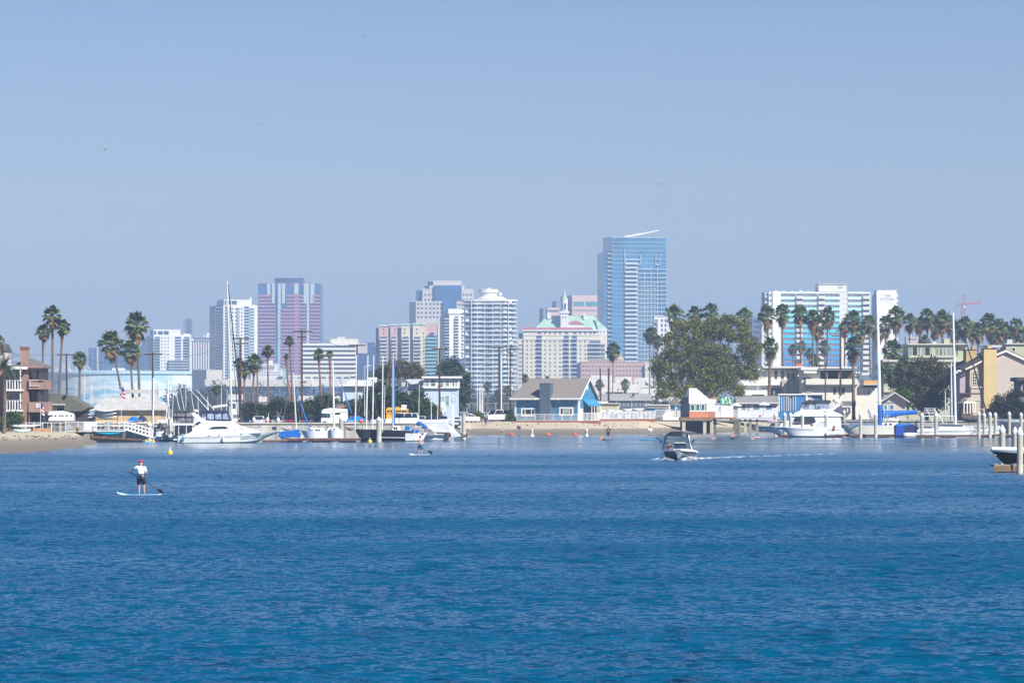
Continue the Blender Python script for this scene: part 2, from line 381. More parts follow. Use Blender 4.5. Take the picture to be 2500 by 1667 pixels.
text('ALIFORNIA', 2.25, WHT, T.o, (T.u(481.6), -.82, T.z(832.4)), ax='LEFT', sx=.93)
text('B', 2.9, WHT, T.o, (T.u(516), -.82, T.z(832.4)), ax='LEFT', sx=.95)
text('ANK', 2.25, WHT, T.o, (T.u(521), -.82, T.z(832.4)), ax='LEFT', sx=.9)

# white tower B
T = Th('condo_tower', 'tall white tower with shaded blue left side left of the pink striped tower', 'apartment tower', 545, 3250, 16)
T.box('wall', 545, 627, 745, None, 0, 30, WHT); T.box('penthouse', 547, 611, 731, 745, 1, 22, WHT)
T.many('window', [(549,553,734,745),(556,564,734,743),(566,578,734,743)], .7, 1.4, GLB)
T.box('shaded_side', 528, 544.8, 746, None, 1, 24, GLB); T.box('shaded_side', 540, 546.5, 733, 745, 2, 16, GLB)  # left side in shade, painted in as dark blue boxes
T.many('balcony_slab', [(524.5,546,y,y+1.6) for y in fr(751,925,7.2)], -1, 20, SHADE)
T.many('window', [(x,x+3,y,y+4) for x in (566,574,588) for y in fr(752,905,9.2)], -.12, .3, GLD, cap=60)
T.many('glass_bay', [(x,x+w_,y,y+5) for x,w_ in ((549,7),(595,12)) for y in fr(748,925,7.2)], -.15, .4, GLB, cap=60)
T.many('balcony_rail', [(x,x+w_,y,y+2.4) for x,w_ in ((556,8),(578,7),(609,11)) for y in fr(751,920,7.2)], -1.2, -.1, GLP, cap=90)
T.box('roof_unit', 611, 615, 726, 745, 3, 5, WHT); T.box('mast', 613.2, 614, 719, 727, 3.5, 4.2, WHT)
roofbits(T, 600, 626, 745, 3, 2, 10)

# pink striped tower
T = Th('office_tower', 'tall pink and blue striped office tower with silver glass strips', 'office tower', 630, 3500, 0)
PINK = mt((.40,.20,.28), .75, .06, .05); SILV = mt((.48,.55,.57), .35, .08, .05, spec=.7)
GL2 = mt((.05,.13,.30), .25, .3, .05, spec=.7)
T.box('wall', 630, 781.5, 692, None, 0, 48, GL2); T.box('penthouse', 669.5, 739, 678, 692, 6, 36, GLD); T.box('parapet', 629.6, 782, 691.2, 693, -.3, 48.2, PINK)
rows = fr(720, 915, 8.55)
def stripes(p0, p1, top): return [(p0,p1,y,y+4.6) for y in rows if y >= top]
T.many('pink_band', stripes(631,661,719)+stripes(661,672,742)+stripes(699,742,719)+stripes(684,699,752)+stripes(742,748,742)+stripes(764,781.3,719)+stripes(757,764,742), -.8, .2, PINK)
T.many('pink_panel', [(719,729,719,915)], -.5, .1, PINK)
T.many('silver_strip', [(652,660,692.5,719),(663.5,671,692.5,741),(678.5,685.5,692.5,900),(688,696,692.5,741),(718,729,692.5,718),(741.5,754.5,692.5,741),(749,755,741,842),(757.5,767.5,692.5,741),(752.5,755.5,842,880)], -.4, .15, SILV)
T.box('beacon', 649.6, 650.6, 680, 692, 4, 4.6, RED); 

# white strip office and its dark neighbour
T = Th('office_building', 'long white office block with blue ribbon windows right of the pink tower', 'office building', 738, 3000, 3)
T.box('wall', 738, 869, 838, None, 0, 30, mt((.64,.61,.54),.7,.05,.05)); T.box('penthouse', 807, 875, 827, 838, 4, 20, mt((.66,.62,.53),.7,.05,.05)); T.box('roof_unit', 824, 843, 822, 827, 8, 14, PALE)
T.box('wing', 869, 897, 838, 862, 3, 25, mt((.5,.47,.45),.7,.05,.05))
T.many('window_band', [(740,868,y,y+3.7) for y in fr(843.5,930,10.7)], -.15, .3, GLD)
T.many('sunshade', [(738.5,869,y,y+1.2) for y in fr(842.3,930,10.7)], -1.4, -.1, WHT)
T = Th('office_block', 'dark blue glass slab right of the ribbon windowed white block', 'office building', 868, 3150, 3)
T.box('wall', 868, 918, 846, None, 0, 20, GLB); T.box('penthouse', 897, 916, 836, 846, 2, 12, GLB)
T.many('window_band', [(871,917,y,y+2) for y in fr(853,940,8)], -.2, .3, GLP if 0 else GLD)
T.many('pier', [(x,x+1.2,848,940) for x in fr(874,914,10)], -.4, .2, mt((.10,.16,.3),.5,.1,.05))

# low white complex and long beige hall between
T = Th('hotel_block', 'low white stepped hotel block in front of the pink striped tower', 'building', 612, 3050, 0)
T.box('wall', 612, 690, 905, None, 0, 20, WHT); T.box('upper_storey', 640, 678, 888, 905, 1, 16, WHT); T.box('top_storey', 652, 664, 879, 888, 3, 12, WHT); T.box('wing', 679, 700, 898, None, 2, 14, GLP); T.box('wing', 584, 612, 912, None, 2, 14, WHT)
T.many('window', [(x,x+3,y,y+2.4) for x in fr(615,684,6) for y in (908,914)]+[(x,x+3,y,y+3) for x in fr(643,672,6) for y in (892,898)], -.12, .2, GLB)
T = Th('parking_garage', 'long low beige hall with a dark blue lower storey beyond the palms', 'building', 540, 2700, 0)
T.box('wall', 500, 760, 926, 943, 0, 40, mt((.60,.57,.50),.7,.06,.03)); T.box('wall', 700, 850, 915, 943, 6, 42, mt((.62,.59,.52),.7,.06,.03)); T.box('base', 504, 1000, 943, None, 3, 42, mt((.055,.09,.17),.7,.25,.03))
T.many('pier', [(x,x+2.2,943,958) for x in fr(505,845,22)], 1.5, 3.2, mt((.16,.2,.28),.7,.1,.1))
T.many('opening', [(x,x+13,920,923.5) for x in fr(706,840,19)], 5.85, 6.2, GLB)
T = Th('stair_block', 'plain beige block right of the pale blue arena', 'building', 504, 2750, 25)
T.box('wall', 504, 542, 903, None, 0, 26, mt((.55,.50,.44),.75,.06,.04)); T.box('door_panel', 522, 533, 929, 948, -.2, .2, mt((.25,.26,.32),.7,.1,.1)); T.box('parapet', 503.8, 542.4, 902, 903.6, -.3, 26.2, mt((.6,.56,.5),.75,.05))

# round arena with pale blue painted wall
def arena():
    cx, D, rad = X(295,2850), 2850, 56
    e = empty('arena', (cx, D+10, 2.2), 0, 'huge round arena painted pale blue and white behind the masts', 'arena')
    m = bpy.data.materials.new('painted_wall'); m.use_nodes = True; n = m.node_tree; b = n.nodes['Principled BSDF']; b.inputs['Roughness'].default_value = .8
    tc = n.nodes.new('ShaderNodeTexCoord'); mp = n.nodes.new('ShaderNodeMapping'); mp.inputs['Scale'].default_value = (.028,.028,.20)
    t = n.nodes.new('ShaderNodeTexNoise'); t.inputs['Scale'].default_value = 1; t.inputs['Detail'].default_value = 3; t.inputs['Distortion'].default_value = .6
    n.links.new(tc.outputs['Object'], mp.inputs[0]); n.links.new(mp.outputs[0], t.inputs['Vector'])
    sp = n.nodes.new('ShaderNodeSeparateXYZ'); n.links.new(tc.outputs['Object'], sp.inputs[0])
    ma = n.nodes.new('ShaderNodeMath'); ma.operation = 'MULTIPLY_ADD'; ma.inputs[1].default_value = .011; n.links.new(sp.outputs['Z'], ma.inputs[0]); n.links.new(t.outputs['Fac'], ma.inputs[2])
    r = n.nodes.new('ShaderNodeValToRGB'); e_ = r.color_ramp.elements; e_[0].position = .40; e_[0].color = (.03,.34,.52,1); e_[1].position = .68; e_[1].color = (.68,.72,.70,1)
    q = e_.new(.52); q.color = (.22,.45,.58,1); q = e_.new(.57); q.color = (.58,.67,.68,1); q = e_.new(.78); q.color = (.35,.55,.66,1)
    n.links.new(ma.outputs[0], r.inputs[0]); n.links.new(r.outputs[0], b.inputs['Base Color'])
    zt = Zg(906,2850)-2.2
    part('wall', MB().lathe([(rad,-.2),(rad,zt-2)], n=64), m, e)
    part('roof', MB().lathe([(rad+1,zt-2.1),(rad+1,zt-.6),(rad*.6,zt+.3),(1,zt+.8)], n=64), mt((.45,.62,.7),.6,.06,.05), e)
    part('roof_unit', MB().box(-6,2,-8,0,zt+.4,zt+2.1), WHT, e)
arena()
# pale arched frames of a far bridge
T = Th('bridge_arches', 'pale truss arches of a far bridge right of the brown house', 'bridge', 140, 4200, 0)
m = MB()
for a,b in (((133,906),(163,886)),((146,906),(178,881)),((178,881),(190,906)),((168,886),(168,906)),((190,895),(214,906)),((200,902),(215,894)),((155,895),(175,906)),((214,894),(222,906))):
    m.tube([(T.u(a[0]),0,T.z(a[1])),(T.u(b[0]),0,T.z(b[1]))], .8, 5)
part('truss', m, mt((.55,.55,.52),.7,.05), T.o); T.box('deck', 130, 225, 905, 908, -2, 4, PALE)

# pink and cream balcony blocks
T = Th('apartment_block', 'pink and cream slab block with stacked balconies and teal rails', 'apartment building', 917, 2900, 0)
PK = mt((.58,.36,.34), .8, .06, .05); YL = mt((.66,.57,.40), .8, .06, .05); TEAL = mt((.22,.48,.48), .6, .08, .1)
T.box('wall', 917, 1030, 800, None, 4, 26, mt((.10,.14,.24),.5,.15,.05))
for p0,p1,t,m_ in ((925,948,793,PK),(953,970,791,PK),(980,1001,790,YL),(1008,1029,789,YL),(1029,1040,790,YL)):
    T.box('wall', p0, p1, t+3, None, 0, 20, m_); T.box('parapet', p0-2, p1+1, t, t+3.2, -.6, 20.5, mt((.50,.66,.62),.7,.05))
T.box('wall', 1040, 1087, 789, None, 1, 24, PK); T.box('corner_pier', 1069, 1076, 790, None, .4, 3, YL)
T.many('balcony', [(p0+3,p1-3,y,y+3.2) for p0,p1 in ((925,948),(953,970)) for y in fr(827,925,8.6)], -2.2, -.1, PALE)
T.many('balcony', [(p0+1,p1-1,y,y+3) for p0,p1 in ((980,1001),(1008,1029)) for y in fr(827,925,8.6)], -2.2, -.1, PALE)
T.many('balcony_opening', [(p0+3,p1-3,y,y+5.2) for p0,p1 in ((925,948),(953,970),(980,1001),(1008,1029)) for y in fr(822,925,8.6)], -.15, .3, GLB)
T.many('balcony_opening', [(1040.5,1067,y,y+4.6) for y in fr(819,925,8.6)], .8, 1.4, GLB)
T.many('teal_balcony', [(1040.5,1067,y,y+4) for y in fr(823.6,925,8.6)], -1.2, .9, TEAL)
T.many('window', [(x,x+2.6,y,y+3.6) for x in (1033,1079) for y in fr(812,925,8.6)]+[(x,x+3.4,y,y+3.6) for x in (935,962,986,1016) for y in (802,811)]+[(1050,1060,812,815)], -.12, 1.15, GLB)
m = MB(); zc = T.z(795); xc = T.u(944.5); hw = 4.6*T.D/F*1
m.add([(xc-hw,2,zc),(xc+hw,2,zc),(xc+hw,2+2*hw,zc),(xc-hw,2+2*hw,zc),(xc,2+hw,T.z(786))],[(0,1,4),(1,2,4),(2,3,4),(3,0,4),(3,2,1,0)])
part('pyramid_roof', m, mt((.42,.06,.12),.7,.1), T.o)

# stepped pale tower with blue glass centre
T = Th('office_tower', 'stepped pale office tower with square windows and blue glass centre', 'office tower', 1015, 3600, 0)
ST = mt((.58,.54,.49), .8, .04, .05)
for p0,p1,t,y0 in ((1015,1081,735,2),(1031,1155,705,5),(1048,1133,696,7),(1057,1126,684,9)):
    T.box('wall', p0, p1, t, None, y0, y0+34, ST)
T.box('wall', 1115, 1147, 735, None, 2, 30, ST)
T.box('blue_glass', 1060, 1127, 696, 735, 3, 6, GLS if 0 else mt((.035,.13,.32),.2,.25,.05,spec=.8)); T.box('blue_glass', 1081.5, 1115, 735, None, 0, 6, mt((.035,.13,.32),.2,.25,.05,spec=.8))
T.box('shaded_side', 999, 1014.8, 737, None, 4, 30, GLB); T.box('shaded_side', 1014.5, 1030.5, 708, 735, 9, 30, GLB); T.box('shaded_side', 1043, 1056, 686, 697, 14, 30, GLB); T.box('shaded_side', 1036, 1048, 697, 706, 14, 30, GLB)  # blue boxes at the left paint in the shade of the stepped sides
T.many('window', grid([1018.5,1027,1038,1048.5,1057,1066,1075], fr(739.5,780,10.7), 4.4, 4.4), 1.85, 2.3, GLB)
T.many('window', grid([1036,1045,1053.5,1130,1138.5,1147.5], [717,729], 4.4, 4.6), 4.85, 5.3, GLB)
T.many('window', grid([1119,1127,1136], [742,753,764], 4.2, 4.2), 1.85, 2.3, GLB)
T.many('balcony_slab', [(998,1015,y,y+1) for y in fr(741,786,5)], 2, 6, SHADE)
T.box('beacon', 1117, 1118.4, 676, 684, 12, 12.6, RED)

# white tower C
T = Th('condo_tower', 'slim white tower with dark balcony columns left of the round topped tower', 'apartment tower', 1097, 2750, 14)
T.box('wall', 1097, 1134, 757, 876, 0, 22, WHT); T.box('upper_floor', 1094, 1134, 754, 766, -.7, 20, WHT); T.box('lower_wall', 1090, 1134, 876, None, 1, 22, mt((.12,.15,.24),.7,.1,.05))
T.box('shaded_side', 1087, 1096.8, 775, None, 1, 15, GLB)  # shade of the left side put into a dark blue colour
T.many('balcony_opening', [(x,x+w_,y,y+3.4) for x,w_ in ((1110,9),(1126,4)) for y in fr(772,870,7.3)], -.15, .4, GLD)
T.many('balcony', [(1109,1120,y,y+2) for y in fr(776,872,7.3)], -1.6, -.1, WHT)
T.many('balcony_slab', [(1085.5,1098,y,y+1.5) for y in fr(778,900,7.3)], -.8, 12, WHT)

# balcony tower with round top
def balcony_tower():
    T = Th('condo_tower', 'tall balcony covered tower with a white round penthouse drum', 'apartment tower', 1132, 2500, 0)
    k = T.D/F; W = 126*k; h = T.z(734)
    def outline(o): return [(-o+1.5,-o+3),(W*.2,-o),(W*.8,-o),(W+o-1.5,-o+3),(W+o,14),(W+o-2,26),(-o+2,26),(-o,14)]
    core = mt((.10,.16,.28),.3,.4,.12,spec=.7)
    part('wall', MB().plan(outline(0), 0, h), core, T.o)
    slab = mt((.70,.70,.68),.6,.05,.2)
    me = MB().plan(outline(1.5), 0, .45).mesh(slab)
    o = outline(1.45)[:6]; ii = outline(1.35)[:6]; rail_ = MB(); rail_.add([(x,y,z) for x,y in o for z in (.45,1.15)]+[(x,y,z) for x,y in ii for z in (.45,1.15)], [(2*q,2*q+2,2*q+3,2*q+1) for q in range(5)]+[(12+2*q,13+2*q,15+2*q,14+2*q) for q in range(5)]+[(2*q+1,2*q+3,15+2*q,13+2*q) for q in range(5)])
    rm = rail_.mesh(mt((.42,.52,.60),.35,.45,.35,spec=.6))
    fl = fr(0, h-.5, 2.62)
    for z in fl:
        s = link('floor_slab', me, T.o, (0,0,z+.2)); link('balcony_rail', rm, T.o, (0,0,z+.2))
    rnd = random.Random(3); fins = []; 
    for x in (4.5,8,12.2,17,21.5,26): part('fin', MB().box(x-.18,x+.18,-1.35,.2,0,h), slab, T.o)
    blk = MB()
    for z in fl:
        for x in (1,5.4,9,13,18.2,22.4,26.6):
            if rnd.random() < .42: blk.box(x, x+rnd.choice((1.4,2.2)), -.35, -.05, z+.7, z+2.2)
    tag(part('curtain', blk, WHT, T.o), kind='stuff')
    part('parapet', MB().plan(outline(1.7), h-.3, h+.7), WHT, T.o)
    cx = T.u(1199); 
    part('penthouse_base', MB().lathe([(8.8,h+.7),(8.8,h+1.4),(6.6,T.z(723))], (cx,12,0), 28), WHT, T.o)
    part('penthouse_drum', MB().lathe([(5.2,T.z(723)),(5.2,T.z(714)),(5.9,T.z(713.5)),(5.9,T.z(705.5)),(4,T.z(705))], (T.u(1192),12,0), 28), WHT, T.o)
    part('roof_unit', MB().lathe([(1.3,T.z(703.5)-1),(1.3,T.z(702))], (T.u(1192),12,0), 12), WHT, T.o)
    part('satellite_dish', MB().ball((T.u(1221),9,T.z(718)), 1.1), WHT, T.o)
balcony_tower()

# green roofed landmark hotel behind
T = Th('landmark_hotel', 'old hotel with pale green mansard roof, corner turret and pointed spire', 'building', 1308, 2950, 0)
GRN = mt((.36,.54,.40), .75, .10, .12)
T.box('wall', 1306, 1481, 800, None, 2, 30, WHT)
m = MB(); z0, z1 = T.z(801), T.z(770)
def mans(m, a0, a1, b0, b1, y0, y1, z0, z1, ins):
    m.add([(a0,y0,z0),(a1,y0,z0),(a1,y1,z0),(a0,y1,z0),(b0,y0+ins,z1),(b1,y0+ins,z1),(b1,y1-ins,z1),(b0,y1-ins,z1)],[(0,1,5,4),(1,2,6,5),(2,3,7,6),(3,0,4,7),(4,5,6,7),(3,2,1,0)])
mans(m, T.u(1307), T.u(1472), T.u(1336), T.u(1452), 2, 30, z0, z1, 7); part('roof', m, GRN, T.o)
T.box('turret', 1368.5, 1387.5, 761, 800, -1, 5, WHT); T.box('turret_gallery', 1366, 1390, 760, 765, -1.6, 5.6, WHT)
m = MB(); xc = T.u(1378); m.lathe([(2.3,T.z(761)),(2.3,T.z(733)),(2.6,T.z(732)),(2.6,T.z(730.5))], (xc,2,0), 10); part('turret_shaft', m, WHT, T.o)
m = MB(); m.lathe([(2.4,T.z(731)),(1.3,T.z(722)),(.5,T.z(711)),(.06,T.z(703))], (xc,2,0), 8); part('spire', m, GRN, T.o)
T.many('window', [(1372.5,1374.5,740,755),(1380,1382,740,755),(1373,1375,772,776),(1380,1382,772,776)], -1.2, -.2, GLB)
T.box('chimney', 1425, 1430, 764, 780, 6, 8, WHT); T.box('chimney', 1336, 1345, 763, 778, 6, 9, WHT)
m = MB(); m.prism([(T.u(1382),T.z(791.5)),(T.u(1426),T.z(791.5)),(T.u(1415),T.z(785)),(T.u(1405),T.z(782.5)),(T.u(1396),T.z(784))], .4, 6); part('red_gable_roof', m, mt((.52,.15,.2),.8,.08), T.o)
T.box('dormer_wall', 1384, 1425, 791, 800, .8, 6, WHT); T.box('end_turret', 1462, 1482, 803, None, -.5, 6, WHT)
m = MB(); m.add([(T.u(1460),0,T.z(803)),(T.u(1483),0,T.z(803)),(T.u(1483),8,T.z(803)),(T.u(1460),8,T.z(803)),(T.u(1452),5,T.z(775))],[(0,1,4),(1,2,4),(2,3,4),(3,0,4)]); part('roof', m, GRN, T.o)
T.many('window', [(x,x+2.4,y,y+4) for x in (1466,1474) for y in fr(808,890,9.3)], -.65, -.3, GLB)

# cream hotel in front
T = Th('apartment_block', 'wide cream block with red cornice and dark balcony columns behind the blue house roof', 'apartment building', 1265, 2600, 0)
CR = mt((.66,.60,.46), .8, .05, .08)
T.box('wall', 1278, 1465, 806, None, 0, 22, CR); T.box('left_wing', 1265, 1280, 827, None, .8, 20, CR); T.box('right_wing', 1463, 1479, 818, None, 1.5, 20, CR)
T.box('left_glass', 1267, 1276, 813, 827, 3, 12, GLS); T.box('cornice', 1275, 1463, 804, 808, -.9, 22.4, WHT)
m = MB(); m.prism([(T.u(1272),T.z(804)),(T.u(1448),T.z(804)),(T.u(1444),T.z(799.5)),(T.u(1277),T.z(800))], -1.1, 10); part('red_cornice_roof', m, mt((.55,.13,.17),.8,.08), T.o)
T.box('string_course', 1276, 1466, 828, 829.4, -.35, .1, WHT); T.box('string_course', 1276, 1466, 817.5, 818.6, -.3, .1, WHT)
bal = [(1310,1323),(1377,1389),(1396.5,1408.5)]
T.many('balcony_opening', [(a,b,y,y+8.4) for a,b in bal for y in fr(820,930,10.2)]+[(1439,1466,y,y+7) for y in fr(832,870,10.2)], -.14, .3, GLB)
T.many('balcony', [(a,b,y,y+2.6) for a,b in bal for y in fr(826,935,10.2)]+[(1438,1467,y,y+3.5) for y in fr(837,872,10.2)], -1.5, -.16, mt((.45,.46,.5),.6,.1,.2))
T.many('window', [(x,x+3.8,y,y+5) for x in (1285,1296,1329,1341,1353.5,1365.5,1415,1427) for y in fr(831,940,10.2)], -.12, .3, mt((.22,.27,.33),.3,.35,.25,spec=.7), cap=70)
T.many('window', [(x,x+3.4,y,y+4.6) for x in (1268,1274,1467,1473) for y in fr(840,940,10.2)], .6, 1.9, GLB, cap=30)
T.many('window', [(x,x+3.4,y,y+6) for x in (1313,1318,1329,1341,1353.5,1365.5,1379,1384,1399,1404,1415,1427,1440,1450) for y in (809.5,)], -.12, .3, GLB)
T.box('dark_bay', 1411.5, 1418, 885, None, -1.8, .2, GLB)

# pink office behind green roof
T = Th('office_building', 'pink office block with a teal window row behind the green roofed hotel', 'office building', 1397, 3700, 14)
PO = mt((.60,.43,.38), .8, .05, .05)
T.box('wall', 1397, 1476, 721, None, 0, 40, PO)
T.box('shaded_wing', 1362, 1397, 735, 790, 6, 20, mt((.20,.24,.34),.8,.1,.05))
T.box('low_wing', 1338, 1366, 751, None, 2, 20, PO)
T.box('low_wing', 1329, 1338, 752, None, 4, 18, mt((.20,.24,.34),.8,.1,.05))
T.many('teal_window', [(1400,1426,736,747.5),(1430,1459,736,747.5),(1462,1476,736,747.5)], -.2, .5, mt((.07,.26,.32),.3,.2,.1,spec=.7))
T.many('window_band', [(1399,1476,y,y+4) for y in fr(755.5,800,14)], -.2, .5, mt((.30,.24,.30),.4,.1,.1)); T.many('window_band', [(1340,1364,757,761)], 1.8, 2.4, GLB)

# glass tower
T = Th('glass_tower', 'tallest tower, blue glass with white gridded balconies and a crane arm on top', 'skyscraper', 1493, 3300, 10)
FR = mt((.40,.50,.56), .5, .08, .2); TG = mt((.045,.19,.35), .18, .3, .05, spec=.9); TG2 = mt((.05,.16,.33), .18, .35, .08, spec=.9)
T.box('wall', 1493, 1627, 580, None, 0, 34, TG); T.box('wing', 1474.5, 1486, 616, None, 1, 26, TG2); T.box('wing', 1485, 1493.2, 612, None, 3, 24, TG2)
T.box('parapet', 1492.5, 1628, 578.5, 580.5, -.4, 34.4, FR)
T.many('floor_line', [(1493.5,1627,y,y+1.1) for y in fr(590,645,10.4)], -.25, .2, FR)
T.many('floor_line', [(1493.5,1525,y,y+.9) for y in fr(652,890,10.4)], -.2, .2, mt((.30,.50,.60),.4,.1,.1))
T.many('balcony', [(1525,1555.5,y,y+3.8) for y in fr(641,890,10.4)], -2, -.1, mt((.58,.64,.68),.4,.1,.15))
T.many('balcony_opening', [(1525.5,1555,y,y+5) for y in fr(646,890,10.4)], -.18, .2, TG2)
T.many('floor_line', [(1555,1630.5,y,y+2) for y in fr(656,890,10.4)], -1.3, .2, FR)
T.many('mullion', [(1554,1556,654,890),(1564,1565,686,890),(1572,1573.6,668,890),(1580,1581,686,890),(1588.5,1590.2,650,890),(1597,1598,686,890),(1604.5,1606,650,890),(1614.5,1615.5,686,890),(1524,1526.4,608,660),(1563,1565,622,640),(1600,1601.5,618,640),(1610.5,1612,618,640)], -1.1, .1, FR)
T.many('ledge', [(1525,1565,632,635),(1525,1565,644,646.5),(1600,1613,631,633),(1600,1613,645,647),(1565,1588,655,657)], -1.2, .1, FR)
T.many('bright_pane', [(x,x+w_,y,y+5) for x,w_ in ((1557,6),(1566,5.5),(1574.5,5),(1582,6),(1591,5.5),(1598.5,5)) for y in fr(690,890,10.4)], -.2, .15, mt((.25,.44,.52),.25,.35,.15,spec=.8), cap=90)
T.many('balcony', [(1483.5,1492,y,y+3) for y in fr(618,880,10.4)], -.5, 3, FR)
m = MB(); m.tube([(T.u(1530),8,T.z(577.5)),(T.u(1560),8,T.z(573)),(T.u(1615),8,T.z(561))], [.9,.8,.5], 5); m.tube([(T.u(1545),8,T.z(575)),(T.u(1560),8,T.z(569.5)),(T.u(1590),8,T.z(566.5))], .25, 4)
part('roof_crane', m, WHT, T.o)

# low buildings at its foot
T = Th('school_building', 'yellow block with a stepped parapet at the foot of the glass tower', 'building', 1437, 2500, 0)
T.box('wall', 1437, 1523, 878, None, 0, 14, mt((.66,.50,.30),.8,.06,.1)); T.box('parapet', 1500, 1522, 872, 878, .5, 8, mt((.66,.50,.30),.8,.06,.1)); T.box('parapet', 1507, 1518, 862, 872, 1, 6, mt((.66,.50,.30),.8,.06,.1)); T.box('ledge', 1436, 1524, 876.5, 878.5, -.4, 14.3, PALE)
T.many('window', [(x,x+4,881,884.5) for x in fr(1441,1500,8)], -.12, .2, GLB)
T = Th('school_building', 'long low salmon pink block with small windows in front of the yellow block', 'building', 1418, 2350, 0)
PB = mt((.50,.34,.29), .85, .06, .1)
T.box('wall', 1418, 1588, 883, None, 0, 16, PB); T.box('wing', 1574, 1589, 888, 925, -2, 10, PALE); T.box('parapet', 1417.6, 1574, 882, 884, -.3, 16.3, mt((.56,.40,.34),.85,.06))
T.many('window', [(x,x+3.4,y,y+3.6) for x in fr(1422,1570,8.2) for y in (892,903,914)], -.12, .2, mt((.13,.15,.26),.4,.3,.2))
T = Th('apartment_block', 'white block with two columns of tall dark windows behind the big tree', 'apartment building', 1597, 2300, 0)
T.box('wall', 1597, 1648, 772, None, 0, 16, WHT); T.box('parapet', 1596.5, 1648.5, 770.5, 773, -.3, 16.3, WHT)
T.many('window', [(x,x+4,y,y+7) for x in (1614,1623) for y in fr(779,900,11.6)]+[(1599,1606,y,y+6) for y in fr(780,900,11.6)], -.12, .2, GLB)
T.many('balcony', [(1597.5,1607,y,y+2.5) for y in fr(785,900,11.6)], -1.3, -.13, mt((.45,.5,.55),.5,.1,.2))
T = Th('apartment_block', 'purple grey block with white balcony edges left of the tower with turquoise bands', 'apartment building', 1836, 2450, 0)
T.box('wall', 1836, 1866, 776, None, 0, 16, mt((.13,.15,.27),.8,.15,.1)); T.box('roof_unit', 1846, 1856, 772, 776, 3, 8, mt((.2,.22,.3),.8,.1))
T.many('balcony', [(1859,1866.5,y,y+3) for y in fr(784,910,13.4)], -1.2, -.05, PALE)
T.many('window', [(1840,1856,y,y+5) for y in fr(782,910,13.4)], -.12, .2, GLD)

# tower with turquoise spandrels
T = Th('apartment_tower', 'wide white slab tower with spandrels fading from mint to turquoise to azure', 'apartment tower', 1877, 2150, 4)
W2 = mt((.80,.79,.75), .7, .04, .05); CB = mt((.66,.62,.55),.7,.05,.1)
T.box('wall', 1877, 2126, 712, None, 0, 18, mt((.70,.68,.63),.7,.05,.1)); T.box('end_wing', 1868, 1877, 713, None, 2, 14, mt((.42,.44,.5),.8,.1,.05)); T.box('end_slab', 1886, 1906, 711, None, -.6, 10, W2)  # left end wing is greyer: its shaded edge is put into the colour
T.box('end_wing', 1860, 1868, 775, None, 1, 10, PALE)
T.box('penthouse', 2000, 2069, 693, 711, 1.5, 13, mt((.68,.66,.6),.7,.04,.1)); T.box('penthouse_roof', 1999, 2073, 691.5, 693.2, 1, 13.5, PALE); T.box('roof_vent', 2049, 2059, 697, 703, 1.35, 1.6, mt((.45,.43,.42),.7,.1))
cols = [((.62,.78,.74))]*1; rowz = fr(727.6, 905, 13.4)
ramp = [(.60,.80,.76),(.52,.80,.77),(.42,.78,.76),(.30,.74,.76),(.22,.70,.75),(.14,.62,.72),(.08,.55,.68),(.05,.48,.66),(.04,.42,.65),(.04,.34,.62),(.035,.28,.58),(.035,.23,.54),(.04,.2,.5),(.04,.18,.46)]
secs = [(1906.5,1943),(1960,1997),(2014,2051),(2070,2107)]
T.many('spandrel', [(a,b,713,716.5) for a,b in secs], -.3, .1, mt((.70,.82,.78),.7,.03))
for i,y in enumerate(rowz):
    T.many('spandrel', [(a,b,y-3.6,y+3.2) for a,b in secs], -.3, .1, mt(ramp[min(i,13)],.7,.03))
wm = mt((.16,.17,.24),.3,.6,.9,spec=.7)
T.many('window_band', [(a+.5,b-.5,y-10.2,y-3.7) for a,b in secs for y in rowz], -.06, .1, wm)
T.many('mullion', [(a+q,a+q+.7,y-10.2,y-3.7) for a,b in secs for y in rowz for q in (6,12,18,24,30)], -.16, .0, CB, cap=40)
T.many('balcony_opening', [(a,b,y-10.4,y-6) for a,b in ((1944.5,1959),(1998.5,2013),(2107.5,2124)) for y in rowz], -.1, .2, GLD)
T.many('balcony', [(a,b,y-6,y+1.5) for a,b in ((1944,1959.5),(1998,2013.5),(2107.5,2124.5)) for y in rowz], -1.3, -.1, CB)
T.many('panel_joint', [(2052,2069,y,y+.6) for y in rowz], -.08, .1, mt((.5,.47,.42),.7,.1))
T.many('end_window', [(1879,1883.5,y-9,y-5.4) for y in rowz], -.12, .2, GLD); T.many('end_balcony', [(1868,1873,y-6,y-1) for y in rowz], .5, 2.1, CB)
T.box('glass_recess', 2126, 2142, 712, None, 2, 14, mt((.24,.33,.45),.4,.2,.1)); T.box('sign_slab', 2142.5, 2190, 708, None, -1, 14, W2)
T.many('end_balcony', [(2190,2194.5,y-11,y-3.4) for y in rowz], 0, 4, mt((.7,.66,.58),.7,.05))
lt = mt((.40,.41,.43), .6, .05)
text('1200', 1.75, lt, T.o, (T.u(2167.5), -1.08, T.z(724)), .04); text('OCEAN', 1.85, lt, T.o, (T.u(2167), -1.08, T.z(732.6)), .04, sx=1.12)
T.many('sign_rule', [(2150,2184,735.6,736.2),(2150,2184,739.8,740.4)], -1.06, -1.0, lt)
roofbits(T, 1890, 1990, 711, 5, 4, 8)
T = Th('apartment_block', 'small pale pink block far behind the right hand palms', 'building', 2213, 3000, 0)
T.box('wall', 2213, 2241, 822, None, 0, 14, PO); T.many('window', [(x,x+3,826,830) for x in (2216,2222,2228,2234)], -.12, .2, GLB); T.box('roof_unit', 2219, 2226, 818, 822, 2, 6, WHT)

